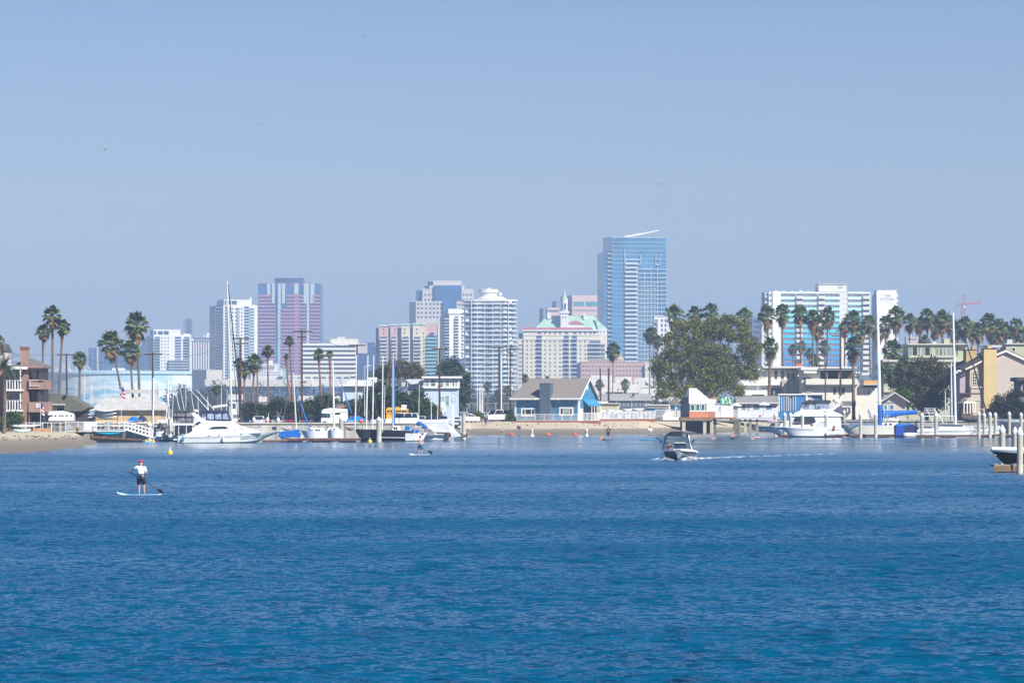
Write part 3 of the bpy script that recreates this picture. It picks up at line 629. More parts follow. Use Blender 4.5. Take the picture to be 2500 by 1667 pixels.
# tower crane
T = Th('tower_crane', 'orange red tower crane standing above the palms on the right', 'crane', 2351, 3400, 0)
OR = mt((.58,.13,.07), .6, .08)
def lattice(m, a, b, w_, n_, r=.16):
    a, b = Vector(a), Vector(b); d = (b-a); u = d.cross(Vector((0,1,0))).normalized()*w_/2; v = Vector((0,1,0))*w_/2
    c4 = [u+v,u-v,-u-v,-u+v]
    for c in c4: m.tube([a+c,b+c], r, 4)
    for i in range(n_):
        p, q = a+d*i/n_, a+d*(i+1)/n_
        for j in range(4): m.tube([p+c4[j], q+c4[(j+1)%4]], r*.7, 4)
m = MB(); lattice(m, (0,0,0), (0,0,T.z(747)), 2.4, 24, .28); part('mast', m, OR, T.o)
m = MB(); lattice(m, (T.u(2335),0,T.z(745)), (T.u(2396),0,T.z(738)), 1.3, 16, .22); part('jib', m, OR, T.o)
m = MB(); m.tube([(T.u(2351),0,T.z(744)),(T.u(2352),0,T.z(719))], .35, 4); m.tube([(T.u(2358),0,T.z(743)),(T.u(2352),0,T.z(719))], .35, 4); part('apex_frame', m, OR, T.o)
m = MB(); m.tube([(T.u(2352),0,T.z(719)),(T.u(2337),0,T.z(742))], .12, 4); m.tube([(T.u(2352),0,T.z(719)),(T.u(2375),0,T.z(741))], .1, 4); m.tube([(T.u(2352),0,T.z(719)),(T.u(2392),0,T.z(739))], .1, 4); part('stay_cable', m, mt((.25,.2,.22),.6,.1), T.o)
T.box('counterweight', 2334, 2340, 741, 750, -1, 1, mt((.2,.22,.28),.8,.1)); T.box('cab', 2353, 2356, 745, 753, -1.6, .4, WHT)
# ------------------------------------------------------------------ palms
TRUNK = mt((.17,.12,.09), .9, .3, 3, stretch=(1,1,4)); TRUNKR = mt((.22,.11,.075), .9, .3, 3, stretch=(1,1,4))
FROND = mt((.05,.085,.02), .6, .35, 1.5, spec=.3); FRONDL = mt((.11,.15,.035), .6, .3, 1.5, spec=.3); DEAD = mt((.19,.125,.06), .9, .35, 1.5)
def frond(m, base, d, r, rnd, droop):
    d = d.normalized(); side = d.cross(Vector((0,0,1)))
    if side.length < .1: side = Vector((1,0,0))
    side.normalize(); tw = Matrix.Rotation(rnd.uniform(-.5,.5), 3, d); side = tw @ side
    hub = base+d*r*.48; m.tube([base, hub], .02*r, 3, False)
    n = 9
    for i in range(n):
        a = (i/(n-1)-.5)*2.5; L = r*.58*(1-.25*abs(a))*rnd.uniform(.85,1.1)
        l = (d*math.cos(a)+side*math.sin(a)).normalized(); wv = (side*math.cos(a)-d*math.sin(a)).normalized()*r*.07
        mid = hub+l*L*.6; tip = hub+l*L*.95+Vector((0,0,-1))*L*droop
        m.add([hub, mid-wv, mid+wv, tip], [(0,1,2),(1,3,2)])
def crown_meshes(seed):
    rnd = random.Random(seed); g = MB(); g2 = MB(); d_ = MB(); r = 1.
    for i in range(34):
        az = i*2.39996+rnd.uniform(-.3,.3); el = math.radians(-25+110*((i+.5)/34)**.9)+rnd.uniform(-.12,.12)
        v = Vector((math.cos(az)*math.cos(el), math.sin(az)*math.cos(el), math.sin(el)))
        frond(g if i%3 else g2, Vector((0,0,rnd.uniform(-.08,.1))), v, r*rnd.uniform(.82,1.08), rnd, .38)
    for i in range(30):
        az = i*2.39996+1; el = math.radians(-84+88*(i/30)**1.1)
        v = Vector((math.cos(az)*math.cos(el), math.sin(az)*math.cos(el), math.sin(el)))
        frond(d_, Vector((math.cos(az)*.06,math.sin(az)*.06,-.08-rnd.random()*.22)), v, r*rnd.uniform(.5,.9), rnd, .5)
    return [g.mesh(FROND), g2.mesh(FRONDL), d_.mesh(DEAD)]
CROWNS = [crown_meshes(i) for i in range(6)]; _pc = [0]
def palm(cx, cy, bx, D, wpx, label, zb=None, tr=.2, mat=None, skirt=1., twin=None, bend=0, group='fan palms along the shore'):
    zb = gz(bx, D) if zb is None else zb
    c = P(cx, cy, D); _pc[0] += 1; rnd = random.Random(_pc[0]*13)
    b = Vector((X(bx,D), D, zb)); e = empty('palm_tree', b, 0, label, 'palm tree', group)
    top = c-b; r = wpx/2*D/F*1.3; m = MB(); pts = []; rs = []
    n = 10
    for i in range(n+1):
        t = i/n; x = top.x*(t**(1.5 if abs(top.x) > 1 else 1))+bend*math.sin(t*math.pi); pts.append((x, 0, top.z*t)); rs.append(tr*(1.25-.55*t)*(1+.1*rnd.uniform(-1,1))+(.08 if t > .86 else 0))
    m.tube(pts, rs, 7); m.tube([(pts[-1][0],0,pts[-1][2]-.1),(pts[-1][0],0,pts[-1][2]+.15*r)], [tr,.1], 6)
    part('trunk', m, mat or TRUNK, e)
    tops = [top]
    if twin: 
        part('trunk', MB().tube([(twin,.4,0),(twin*.9,.3,top.z*.4),(top.x+.5,.2,top.z-.3)], [tr*1.1,tr*.8,tr*.7], 6), mat or TRUNK, e)
    q = CROWNS[_pc[0]%6]; rz = rnd.uniform(0,6.28); scl = (r*rnd.uniform(.92,1.04), r, r*rnd.uniform(1.0,1.18))
    for me, nm in zip(q, ('crown','fresh_fronds','dead_fronds')):
        if nm == 'dead_fronds' and skirt <= 0: continue
        o = link(nm, me, e, top, (rnd.uniform(-.08,.08),rnd.uniform(-.08,.08),rz)); o.scale = scl if nm != 'dead_fronds' else (scl[0]*.85,scl[1]*.85,scl[2]*(.55+.5*skirt))
    return e
PL = [
 (128,772,129,640,46,'tallest palm beside the brown house, middle of the three'),(106,812,101,640,36,'shorter curved palm left of the tallest palm by the brown house'),(153,800,140,640,38,'palm right of the tallest palm, just left of a power pole'),
 (195,878,193,700,38,'short lone palm right of the power pole with wide crossarm'),(271,840,305,700,58,'leaning palm with a curved trunk before the dark blue blocks'),(318,858,328,690,48,'shorter palm with a hanging brown skirt next to the tallest of its trio'),(335,796,343,700,56,'tall palm right of the leaning palm, crown over the dark blue blocks'),
 (-3,834,-8,560,30,'palm frond tips reaching in at the left edge above the white house'),
 (583,888,586,760,26,'small palm half hidden behind the pole with two crossarms'),(597,901,595,760,34,'bright green palm right of the pole with two crossarms'),(621,886,614,760,38,'bushy palm on two crossing trunks right of the bright green palm'),(654,859,655,760,30,'single slim palm below the pink striped tower'),
 (707,834,718,760,24,'tallest slim palm with a reddish trunk in front of the pink striped tower'),(699,872,709,770,15,'thin palm left of the reddish trunked palm'),(778,868,787,780,28,'left one of two palms before the ribbon windowed office'),(805,866,809,780,19,'right one of two palms before the ribbon windowed office'),
 (530,953,531,800,26,'short small palm behind the white motor yacht cabin'),
 (1190,943,1190,1150,20,'small palm left of the twin dark power poles'),(1216,961,1217,1200,16,'small faded palm right behind the left twin pole'),(1240,954,1240,1150,20,'small palm behind the right twin pole'),
 (1497,858,1495,1000,36,'slim palm right of the blue cottage with its crown against the glass tower'),(1587,818,1585,1000,36,'slim tall palm left of the big tree'),(1606,833,1605,1050,28,'palm crown just right of the slim palm left of the big tree'),(1632,824,1630,1050,24,'palm crown touching the left edge of the big tree'),
 (1463,938,1463,1400,20,'small hazy palm behind the gable end of the blue cottage'),(1527,938,1527,1500,24,'small hazy palm among white houses left of the big tree'),(1283,924,1283,1100,18,'small palm crown peeping over the left end of the grey roof'),(1336,927,1336,1100,16,'small palm crown peeping over the middle of the grey roof'),
 (1647,772,1649,900,48,'palm standing above the left top of the big tree'),(1697,768,1697,900,40,'left palm of the pair above the crown of the big tree'),(1735,764,1732,900,40,'right palm of the pair above the crown of the big tree'),(1818,772,1818,920,38,'lone palm above the right shoulder of the big tree'),
 (1873,770,1877,880,44,'tall palm at the left end of the slab tower'),(1909,766,1914,900,40,'tall palm in front of the white end slab of the slab tower'),(1953,765,1958,900,38,'tall palm before the first cream balcony column of the slab tower'),(1984,778,1986,900,42,'palm with shaggy skirt at the centre of the slab tower'),(1996,795,1992,910,40,'palm leaning close behind the shaggy palm of the slab tower'),(2021,772,2017,900,40,'tall palm before the right half of the slab tower'),
 (1880,848,1877,820,40,'short palm with thick trunk rising from the white flat roofed house'),
 (1935,853,1938,1300,24,'small faded palm at the foot of the slab tower, left'),(1957,846,1957,1300,26,'small faded palm at the foot of the slab tower, second from left'),(1976,862,1976,1350,24,'small faded palm at the foot of the slab tower, third from left'),(2013,848,2013,1300,30,'small faded palm at the foot of the slab tower, fourth from left'),(1990,882,1990,1250,28,'low dark palm behind the flat roof at the foot of the slab tower'),
 (2080,781,2078,900,40,'tall palm before the right hand turquoise column of the slab tower'),(2083,848,2084,820,48,'big low palm with thick trunk left of the tall bare white mast'),(2122,788,2127,900,36,'palm just left of the tall bare white mast'),(2162,792,2160,920,36,'palm just right of the tall bare white mast'),(2187,773,2188,880,46,'tallest palm under the lettered white slab'),(2221,785,2220,900,36,'single palm on a slim trunk right of the lettered white slab'),
 (2180,858,2196,860,48,'low palm beside the left wall of the beige condominium'),
 (2265,775,2262,930,42,'left palm of the dense palm row behind the beige condominium'),(2300,780,2300,930,44,'palm left of the second white mast above the beige condominium'),(2257,832,2258,940,26,'small low palm over the left part of the beige condominium roof'),(2283,800,2282,960,34,'palm squeezed between two taller palms over the condominium'),
 (2355,796,2356,930,46,'palm right of the second white mast, below the orange crane'),(2332,812,2331,960,34,'palm right behind the second white mast'),(2415,790,2415,930,46,'wide palm above the tan double chimney'),(2388,808,2388,950,38,'palm left of the wide palm above the tan chimney'),(2443,802,2443,930,40,'palm right of the wide palm above the tan chimney'),(2480,796,2480,930,34,'highest palm near the right edge of the picture'),(2466,818,2465,950,36,'low palm left of the highest palm near the right edge'),(2500,822,2502,930,36,'palm cut by the right edge of the picture'),
 (2245,792,2246,970,34,'palm just left of the dense palm row behind the beige condominium'),(2316,788,2316,950,36,'palm between the condominium row and the second white mast'),(2374,806,2374,970,36,'low palm right of the crane mast'),(2428,822,2428,980,34,'low palm behind the pinkish gable peak'),(2456,808,2456,960,34,'palm above the pinkish gable, left of the low palm'),(2102,812,2102,950,32,'half hidden palm left of the tall bare white mast'),(2143,818,2143,960,32,'low palm directly behind the tall bare white mast'),(2062,800,2062,960,30,'smaller palm left of the tall palm before the right turquoise column'),
 (2290,882,2292,820,34,'short palm growing from the dark brown tree'),
]
for i,(cx,cy,bx,D,w_,lab) in enumerate(PL):
    palm(cx, cy, bx, D, w_, lab, tr=(.2 if D < 1000 else .15)*(1.5 if 'thick' in lab else 1)*(.8 if 'slim' in lab else 1), mat=TRUNKR if (570 < cx < 850) else TRUNK,
         skirt=.1 if cx in (654,707,699,778,805,583,530) else (1.3 if cx > 1640 and 'faded' not in lab else .8), twin=(1.2 if 'two crossing' in lab else None))
# feather palm at the left edge
def feather():
    D = 505; e = empty('date_palm', (X(10,D),D,1.3), 0, 'dark feather palm drooping in front of the brown house balconies', 'palm tree')
    zt = Zg(893,D)-1.3; part('trunk', MB().tube([(0,0,0),(.1,0,zt*.5),(0,0,zt)], [.28,.24,.26], 8), TRUNK, e)
    m = MB(); rnd = random.Random(5)
    for i in range(40):
        az = i*2.4; el = R(rnd.uniform(-15,80)); L = rnd.uniform(2.2,3.0); p = Vector((0,0,zt)); d = Vector((math.cos(az)*math.cos(el),math.sin(az)*math.cos(el),math.sin(el))); pts = [p]
        for k in range(9):
            d = (d+Vector((0,0,-.16))).normalized(); p = p+d*L/9; pts.append(p)
        m.tube(pts, [.03-.0025*k for k in range(10)], 3, False)
        for k in range(1,10):
            for q in range(3):
                a = pts[k-1].lerp(pts[k], q/3); dd = (pts[k]-pts[k-1]).normalized(); s_ = dd.cross(Vector((0,0,1))).normalized()
                for sg in (-1,1):
                    t = a+(s_*sg*.8+dd*.5+Vector((0,0,-.35))).normalized()*.42*(1.15-k*.07); m.add([a-dd*.025, a+dd*.025, t],[(0,1,2)])
    part('crown', m, mt((.03,.05,.02),.6,.3,1.5), e)
feather()

# ------------------------------------------------------------------ broad-leaved trees and shrubs
def leafmats(c, v=.35): return [mt(c,.7,.25,1.2,spec=.25), mt(tuple(x*(1+v) for x in c),.7,.25,1.2,spec=.25), mt(tuple(x*(1-v) for x in c),.7,.25,1.2,spec=.25)]
OLIVE = leafmats((.14,.15,.026),.36); DKG = leafmats((.03,.06,.018),.5); MIDG = leafmats((.06,.10,.018)); BRN = leafmats((.082,.075,.032)); BLUG = leafmats((.045,.075,.04)); HEDG = leafmats((.05,.10,.012))
def leaves(cents, nleaf, rad, size, rnd):
    V = []; Fc = []; mi = []
    for (c, k) in cents:
        for _ in range(nleaf):
            p = Vector((rnd.gauss(0,1),rnd.gauss(0,1),rnd.gauss(0,.75)))*rad*.55+c
            n = Vector((rnd.gauss(0,1),rnd.gauss(0,1),rnd.gauss(.5,1))).normalized(); a = n.orthogonal().normalized(); b = n.cross(a); s = size*rnd.uniform(.6,1.2)
            ang = rnd.uniform(0,3.14); a, b = a*math.cos(ang)+b*math.sin(ang), b*math.cos(ang)-a*math.sin(ang)
            o = len(V); V += [p-a*s, p+b*s*.55, p+a*s, p-b*s*.55]; Fc.append((o,o+1,o+2,o+3)); mi.append(k)
    return V, Fc, mi
def leafmesh(V, Fc, mi, mats):
    me = bpy.data.meshes.new('foliage'); me.from_pydata([tuple(v) for v in V], [], Fc)
    for m in mats: me.materials.append(m)
    me.polygons.foreach_set('material_index', mi); me.update(); return me
def tree(lobes, base, D, mats, label, ncl, nleaf, size=.28, rad=.9, trunk=.35, bark=None, name='tree', seed=1, zb=None, depth=.8, cat='tree', limbs=3, shell=.5):
    zb = gz(base, D) if zb is None else zb
    rnd = random.Random(seed); k = D/F; bx = X(base,D); e = empty(name, (bx,D,zb), 0, label, cat)
    tot = sum(l[2]*l[3] for l in lobes); cents = []; tb = MB()
    for (px,py,rx,ry) in lobes:
        c = Vector((X(px,D)-bx, rnd.uniform(-.3,.3)*rx*k, Zg(py,D)-zb)); R3 = Vector((rx*k, rx*k*depth, ry*k))
        n = max(3, int(ncl*rx*ry/tot)); mine = []
        for _ in range(n):
            v = Vector((rnd.gauss(0,1),rnd.gauss(0,1),rnd.gauss(0,1))).normalized(); r_ = 1-shell*rnd.random()**1.6
            p = c+Vector((v.x*R3.x*r_, v.y*R3.y*r_, v.z*R3.z*r_))*rnd.uniform(.9,1.06)
            if p.z < .15: p.z = .15+rnd.random()*.3
            kk = 0 if rnd.random() < .5 else (1 if rnd.random() < .5 else 2)
            cents.append((p, kk)); mine.append(p)
        if trunk:
            s0 = Vector((rnd.uniform(-.3,.3),rnd.uniform(-.3,.3),max(.3,(c.z)*.3)))
            tb.tube([s0, s0.lerp(c,.5)+Vector((rnd.uniform(-.5,.5),0,0)), c], [trunk*.6, trunk*.4, trunk*.22], 6)
            for p in rnd.sample(mine, min(limbs*3, len(mine))): tb.tube([c, c.lerp(p,.5)+Vector((0,0,rnd.uniform(-.3,.4))), p], [trunk*.2,trunk*.12,.02], 4, False)
    if trunk:
        top = max(.5, min(Zg(l[1],D)-zb for l in lobes)*.5)
        tb.tube([(0,0,-.1),(0,0,.4),(.1,0,top)], [trunk*1.4,trunk,trunk*.7], 8); part('trunk', tb, bark or mt((.20,.17,.14),.9,.2,2), e)
    part('crown', MB(), mats[0], e) if 0 else link('crown', leafmesh(*leaves(cents, nleaf, rad, size, rnd), mats), e)
    return e
PB_ = mt((.36,.32,.27),.9,.15,2)
# the big tree: outline lobes (photo px)
tree([(1650,845,32,30),(1692,815,38,32),(1745,808,40,26),(1798,806,38,28),(1828,850,28,30),(1622,885,26,26),(1632,930,32,28),(1680,885,40,34),(1745,870,40,32),(1795,900,34,30),(1700,942,38,20),(1755,940,34,18),(1645,958,38,14),(1833,905,18,26),(1795,948,20,14),(1668,795,18,12),(1775,785,26,12),(1606,905,14,16),(1722,905,42,34),(1712,858,40,28),(1765,915,36,26)],
     1715, 800, OLIVE, 'huge olive green tree with pale limbs left of the slab tower', 900, 60, .21, .85, .5, PB_, 'broadleaf_tree', 3, depth=.7, limbs=6, shell=.38)
tree([(895,1000,38,30),(935,965,45,30),(975,990,40,32),(1000,1010,30,25),(915,1025,40,15),(860,1010,22,22),(960,1020,50,20),(1010,975,22,22)], 945, 665, DKG, 'dense dark green tree behind the black hulled sailboats', 420, 34, .24, .8, .35, None, 'broadleaf_tree', 5)
tree([(960,905,40,18),(930,915,30,16),(1000,905,32,18),(1020,918,22,14),(975,895,35,12)], 975, 760, [mt((.10,.085,.05),.8,.25,1.2),mt((.075,.075,.03),.8,.25,1.2),mt((.13,.11,.08),.8,.2,1.2)], 'grey brown flat topped tree behind the dark green tree', 260, 26, .22, .7, .45, mt((.33,.28,.23),.9,.15,2), 'flat_topped_tree', 8, limbs=9)
tree([(1100,898,24,24),(1085,915,24,20),(1122,915,22,26),(1130,950,18,28),(1128,980,16,18),(1105,940,20,30)], 1118, 780, BLUG, 'dark green tree behind the pale blue two storey house', 230, 30, .26, .8, .35, None, 'broadleaf_tree', 9)
tree([(1045,1005,20,22),(1030,990,16,20),(1060,1015,16,18),(1022,1012,18,16)], 1042, 655, MIDG, 'green bushy shrub in front of the pale blue two storey house', 170, 30, .22, .6, .15, None, 'shrub', 12, cat='shrub')
tree([(2225,920,38,36),(2265,910,40,40),(2290,945,32,42),(2240,965,40,30),(2275,985,38,26),(2300,915,22,28),(2210,945,25,28)], 2262, 745, BRN, 'dark brownish tree between the beige condominium and the tan house', 420, 36, .26, .85, .4, None, 'broadleaf_tree', 14)
tree([(2160,898,14,10),(2192,905,18,14),(2180,930,14,16),(2202,888,12,14),(2172,915,12,12)], 2185, 790, MIDG, 'sprawling green tree left of the dark brownish tree', 110, 24, .26, .6, .2, None, 'broadleaf_tree', 15)
for i,(a,b,t,lab) in enumerate([(594,640,988,'left third of the low clipped hedge behind the parked cars'),(640,700,990,'middle of the low clipped hedge behind the parked cars'),(700,745,984,'right end of the low clipped hedge beside the pole')]):
    e = empty('hedge', (X((a+b)/2,720),720,1.7), 0, lab, 'hedge'); rnd = random.Random(i); hw = (b-a)/2*720/F; ht = Zg(t,720)-1.7; cs = [(Vector((rnd.uniform(-hw,hw),rnd.uniform(-1,1),rnd.uniform(.2,ht))),rnd.choice((0,0,1,2))) for _ in range(150)]
    link('foliage', leafmesh(*leaves(cs,30,.5,.2,rnd), leafmats((.035,.055,.02))), e); m = MB(); [m.tube([(x,0,0),(x+.1,0,ht*.8)],.06,4) for x in (-hw*.6,0,hw*.6)]; part('stem', m, TRUNK, e) if 0 else tag(part('stem', m, TRUNK, e), kind='stuff')
tree([(800,985,30,20),(765,1000,30,22),(835,1000,26,18),(860,990,18,14),(790,1010,45,16),(745,1005,18,20)], 800, 700, leafmats((.04,.065,.022)), 'wide green shrub behind the white camper van', 300, 32, .22, .7, .2, None, 'shrub', 21, cat='shrub')
tree([(677,982,14,8),(668,986,9,8),(688,986,9,8)], 677, 715, leafmats((.04,.06,.03)), 'small spiky bush sticking up from the hedge', 40, 26, .22, .5, .12, None, 'shrub', 22, cat='shrub')
tree([(2200,975,16,28),(2200,1000,17,20),(2208,960,12,14)], 2200, 728, HEDG, 'bright green clipped tall hedge beside the dark brownish tree', 190, 34, .18, .5, .12, None, 'shrub', 23, cat='shrub', shell=.3)
tree([(2455,985,32,22),(2435,1000,22,20),(2480,975,20,25),(2470,1005,35,18),(2495,990,14,28),(2420,1010,12,10)], 2458, 700, leafmats((.022,.03,.014)), 'dark rounded bushes in front of the tan house', 260, 32, .2, .7, .2, None, 'shrub', 24, cat='shrub')
tree([(1165,1013,9,9),(1172,1016,7,8)], 1167, 745, MIDG, 'small green shrub left of the white sport utility van', 34, 22, .16, .4, .06, None, 'shrub', 25, cat='shrub')
tree([(1246,1016,7,10),(1252,1024,12,6),(1262,1024,8,5),(1240,1022,6,7)], 1250, 742, BLUG, 'grey green shrubs at the left corner of the blue cottage', 50, 24, .14, .4, .06, None, 'shrub', 26, cat='shrub')
tree([(32,1020,14,16),(18,1028,16,14),(45,1022,10,12),(8,1036,14,14)], 25, 520, MIDG, 'green bush under the brown house balconies', 130, 30, .13, .4, .08, None, 'shrub', 27, zb=1.4, cat='shrub')
tree([(1805,965,10,22),(1808,985,8,14)], 1806, 815, DKG, 'narrow dark tree at the left of the white flat roofed house', 50, 26, .24, .6, .15, None, 'broadleaf_tree', 28)
# hazy woods and little houses on the plain
def woods(name, spans, D, mats, label, seed):
    rnd = random.Random(seed); cs = []; k = D/F
    for (a,b,t,n) in spans:
        for _ in range(n):
            x = rnd.uniform(a,b); h = (Zg(t,D)-2.2)*rnd.uniform(.4,1.05)
            c = Vector((X(x,D), D+rnd.uniform(-30,60), 2.2+h*.5))
            for _ in range(7): cs.append((c+Vector((rnd.gauss(0,h*.3),rnd.gauss(0,h*.3),rnd.gauss(0,h*.28))), rnd.choice((0,0,1,2))))
    return tag(link(name, leafmesh(*leaves(cs, 16, 1.8, .6, rnd), mats)), label, None, None, 'stuff')
woods('nearer_distant_trees', [(1430,1600,958,40),(1140,1256,972,30)], 1280, leafmats((.05,.065,.035)), 'hazy low trees behind the cottage and the dinghy racks', 37)
woods('distant_trees', [(480,1000,957,230),(430,560,948,110),(1100,1300,960,120),(1420,1640,940,60),(1430,1620,962,110),(2080,2200,900,40),(2230,2500,850,60)], 1700, leafmats((.045,.055,.04)), 'far off trees fading into the haze', 31)
HCOL = [WHT, CREAM, PALE, mt((.45,.36,.30),.8,.1,.2), mt((.35,.42,.5),.7,.1,.2)]
def cottage(px0, px1, top, D, c, lab, roof=(.50,.47,.43)):
    T = Th('small_house', lab, 'house', px0, D, 0, group='small far houses on the flat land'); h = T.z(top); W_ = T.u(px1)
    part('wall', MB().box(0, W_, 0, 8, 0, h*.72), c, T.o); part('roof', MB().side([(-.6,h*.72),(8.6,h*.72),(4,h)], -.5, W_+.5), mt(roof,.8,.1,.4), T.o)
    for i in range(max(2,int(W_/3))): part('window', MB().box(1+i*3, 2.3+i*3, -.08, .1, h*.3, h*.55), GLASSD, T.o)
for i,(a,b,t,D,ci,lab) in enumerate([(1446,1492,916,1900,0,'white far block house low in front of the pink school block, left'),(1505,1540,920,1850,0,'white far block house low in front of the pink school block, middle'),(1552,1592,922,1950,2,'pale far block house low in front of the pink school block, right'),(1440,1475,944,1500,0,'white far house right behind the blue cottage gable'),(1480,1520,935,1650,0,'white far house left of the small hazy palm'),(1535,1560,938,1600,0,'white far house right of the small hazy palm'),(1563,1600,948,1500,1,'cream far house left of the big tree'),(1430,1455,958,1350,4,'bluish far house behind the dinghy racks'),
  (1500,1535,962,1350,2,'beige far house above the dinghy racks'),(560,590,962,1600,0,'white far house left of the slim palms'),(634,650,968,1500,0,'white far house behind the slim palms'),(730,760,966,1500,1,'cream far house right behind the tall pole'),(860,885,950,1600,3,'brownish far house under the dark glass slab'),(1145,1170,985,1300,0,'white far house left of the twin poles'),
  (1195,1212,978,1400,1,'cream far house between the twin poles and white van'),(1225,1243,984,1300,0,'white far house beside the left wall of the blue cottage'),(2150,2175,905,1500,3,'brownish far house behind the white mast'),(2236,2256,850,1800,2,'beige far house beyond the single slim palm')]):
    cottage(a,b,t,D,HCOL[ci],lab)
# ------------------------------------------------------------------ buildings near the water
BRW = mt((.26,.155,.12), .85, .08, .8); BRWL = mt((.32,.20,.155),.85,.08,.8); ROOFG = mt((.13,.125,.10), .9, .2, 2, stretch=(1,1,6)); ROOF2 = mt((.34,.32,.29), .9, .15, 2.5); ROOFL = mt((.44,.43,.40),.8,.1,1)
# white neighbour at the left edge
T = Th('house', 'white house sliver at the left edge behind the brown house', 'house', -60, 600, 0, 1.4)
T.box('wall', -60, 10, 855, None, 0, 8, CREAM)
part('roof', MB().side([(-.6,T.z(857)),(8.6,T.z(857)),(4,T.z(838))], T.u(-62), T.u(13)), mt((.10,.09,.09),.9,.2,2), T.o)
T.box('wing', -60, 6, 915, None, -4, 0, WHT); win(T, -10, 3, 950, 985, -4); T.box('wing_ledge', -61, 10, 952, 955, -4.4, -3.98, mt((.45,.48,.52),.7,.1))
# brown three storey house
T = Th('house', 'brown three storey stucco house with white balconies and a tall chimney', 'house', 64, 560, 0, 1.45)
T.box('wall', -10, 64, 893, None, 3, 11, BRW); T.box('wall', 52, 70, 893, None, 0, 10, BRW)
T.box('wall', 70, 98, 893, 905, 0, 10, BRWL)                                                            # above the corner openings
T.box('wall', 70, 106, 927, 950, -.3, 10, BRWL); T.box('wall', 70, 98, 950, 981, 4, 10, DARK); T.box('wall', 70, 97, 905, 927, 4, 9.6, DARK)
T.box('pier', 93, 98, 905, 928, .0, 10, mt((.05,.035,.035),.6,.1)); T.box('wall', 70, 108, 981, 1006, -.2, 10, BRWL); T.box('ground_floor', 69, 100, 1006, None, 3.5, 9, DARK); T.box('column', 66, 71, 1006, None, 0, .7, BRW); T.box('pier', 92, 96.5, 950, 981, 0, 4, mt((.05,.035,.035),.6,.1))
T.box('curtain', 73, 88, 903, 926, 1.2, 1.5, mt((.55,.58,.62),.8,.15)); T.box('screen', 73.5, 90, 955, 980, 1.4, 1.6, mt((.17,.16,.14),.7,.1))
z = T.z(893); m = MB(); x0,x1 = T.u(26),T.u(106); m.add([(x0,-.7,z),(x1,-.7,z),(x1,10.5,z),(x0,10.5,z),(T.u(64),4,T.z(873)),(T.u(70),4,T.z(873)),(x0,-.7,z-.28),(x1,-.7,z-.28),(x1,10.5,z-.28),(x0,10.5,z-.28)],[(0,1,5,4),(1,2,5),(2,3,4,5),(3,0,4),(6,7,1,0),(7,8,2,1),(8,9,3,2),(9,6,0,3),(9,8,7,6)])
part('roof', m, mt((.17,.15,.13),.9,.2,2,stretch=(1,1,6)), T.o)
T.box('fascia', 70, 105.5, 893.5, 898, -.75, -.1, BRWL); T.box('chimney', 50.5, 68.5, 852, 893, -.4, 1.4, BRWL); T.box('chimney_cap', 50, 69, 846.5, 852.5, -.5, 1.5, mt((.22,.07,.055),.9,.2,3)); 
for (t,b) in ((934,951),(983,1001)):
    s = T.box('balcony_floor', 11, 58, b, b+3.5, -1.2, 3.2, mt((.7,.68,.66),.7,.08)); rail(T, 11.5, 57.5, t-6, b, -1.15, posts=1.4, st=.36, thick=.13, name='balcony_railing')
T.box('balcony_post', 50.5, 53, 898, 950, -.9, -.75, WHITE); T.box('balcony_post', 50.5, 53, 955, 998, -.9, -.75, WHITE); T.box('beam', 28, 69, 895, 901.5, -.9, -.6, WHITE)
for a,b,t,bt in ((17,28,903,928),(30,44,905,928),(13,27,958,982),(29,43,958,982)): win(T, a, b, t, bt, 3, 1, fm=WHITE)
rail(T, 73, 97, 927, 942, -.45, st=.7, thick=.5, posts=2, name='balcony_railing'); T.box('door_panel', 48, 58, 1011, 1032, 2.7, 3.02, mt((.25,.26,.36),.7,.1)); win(T, 88,95,985,995,-.2,1); win(T,97,104,985,995,-.2,1)
T.box('ledge', 95, 108, 927, 929.5, -.5, 0, BRWL)
# low dark grey roof house
T = Th('house', 'low house with a broad sloping dark grey roof right of the brown house', 'house', 97, 585, 0, 1.9)
part('roof', MB().prism([(T.u(97),T.z(950)),(T.u(120),T.z(960)),(T.u(165),T.z(964)),(T.u(216),T.z(995)),(T.u(205),T.z(1002)),(T.u(97),T.z(990))], -.5, 9), ROOFG, T.o)
part('side_roof', MB().prism([(T.u(98),T.z(951)),(T.u(108),T.z(952)),(T.u(128),T.z(962)),(T.u(112),T.z(985)),(T.u(98),T.z(985))], -1.2, -.52), ROOFG, T.o)
T.box('wall', 108, 205, 990, None, .3, 8, mt((.05,.04,.045),.8,.1)); win(T, 116, 139, 991, 1003, .3, 1, gm=mt((.4,.43,.45),.4,.1)); T.box('wall', 158, 200, 990, 1004, -.8, .3, ROOFG)
m = MB(); [m.box(T.u(x),T.u(x+1.6),-1.2,-.3,T.z(988.5),T.z(986)) for x in fr(110,158,4)]; part('rafter_ends', m, WHITE, T.o); T.box('skylight', 157, 163, 964.5, 971, -.8, .0, BLACK)
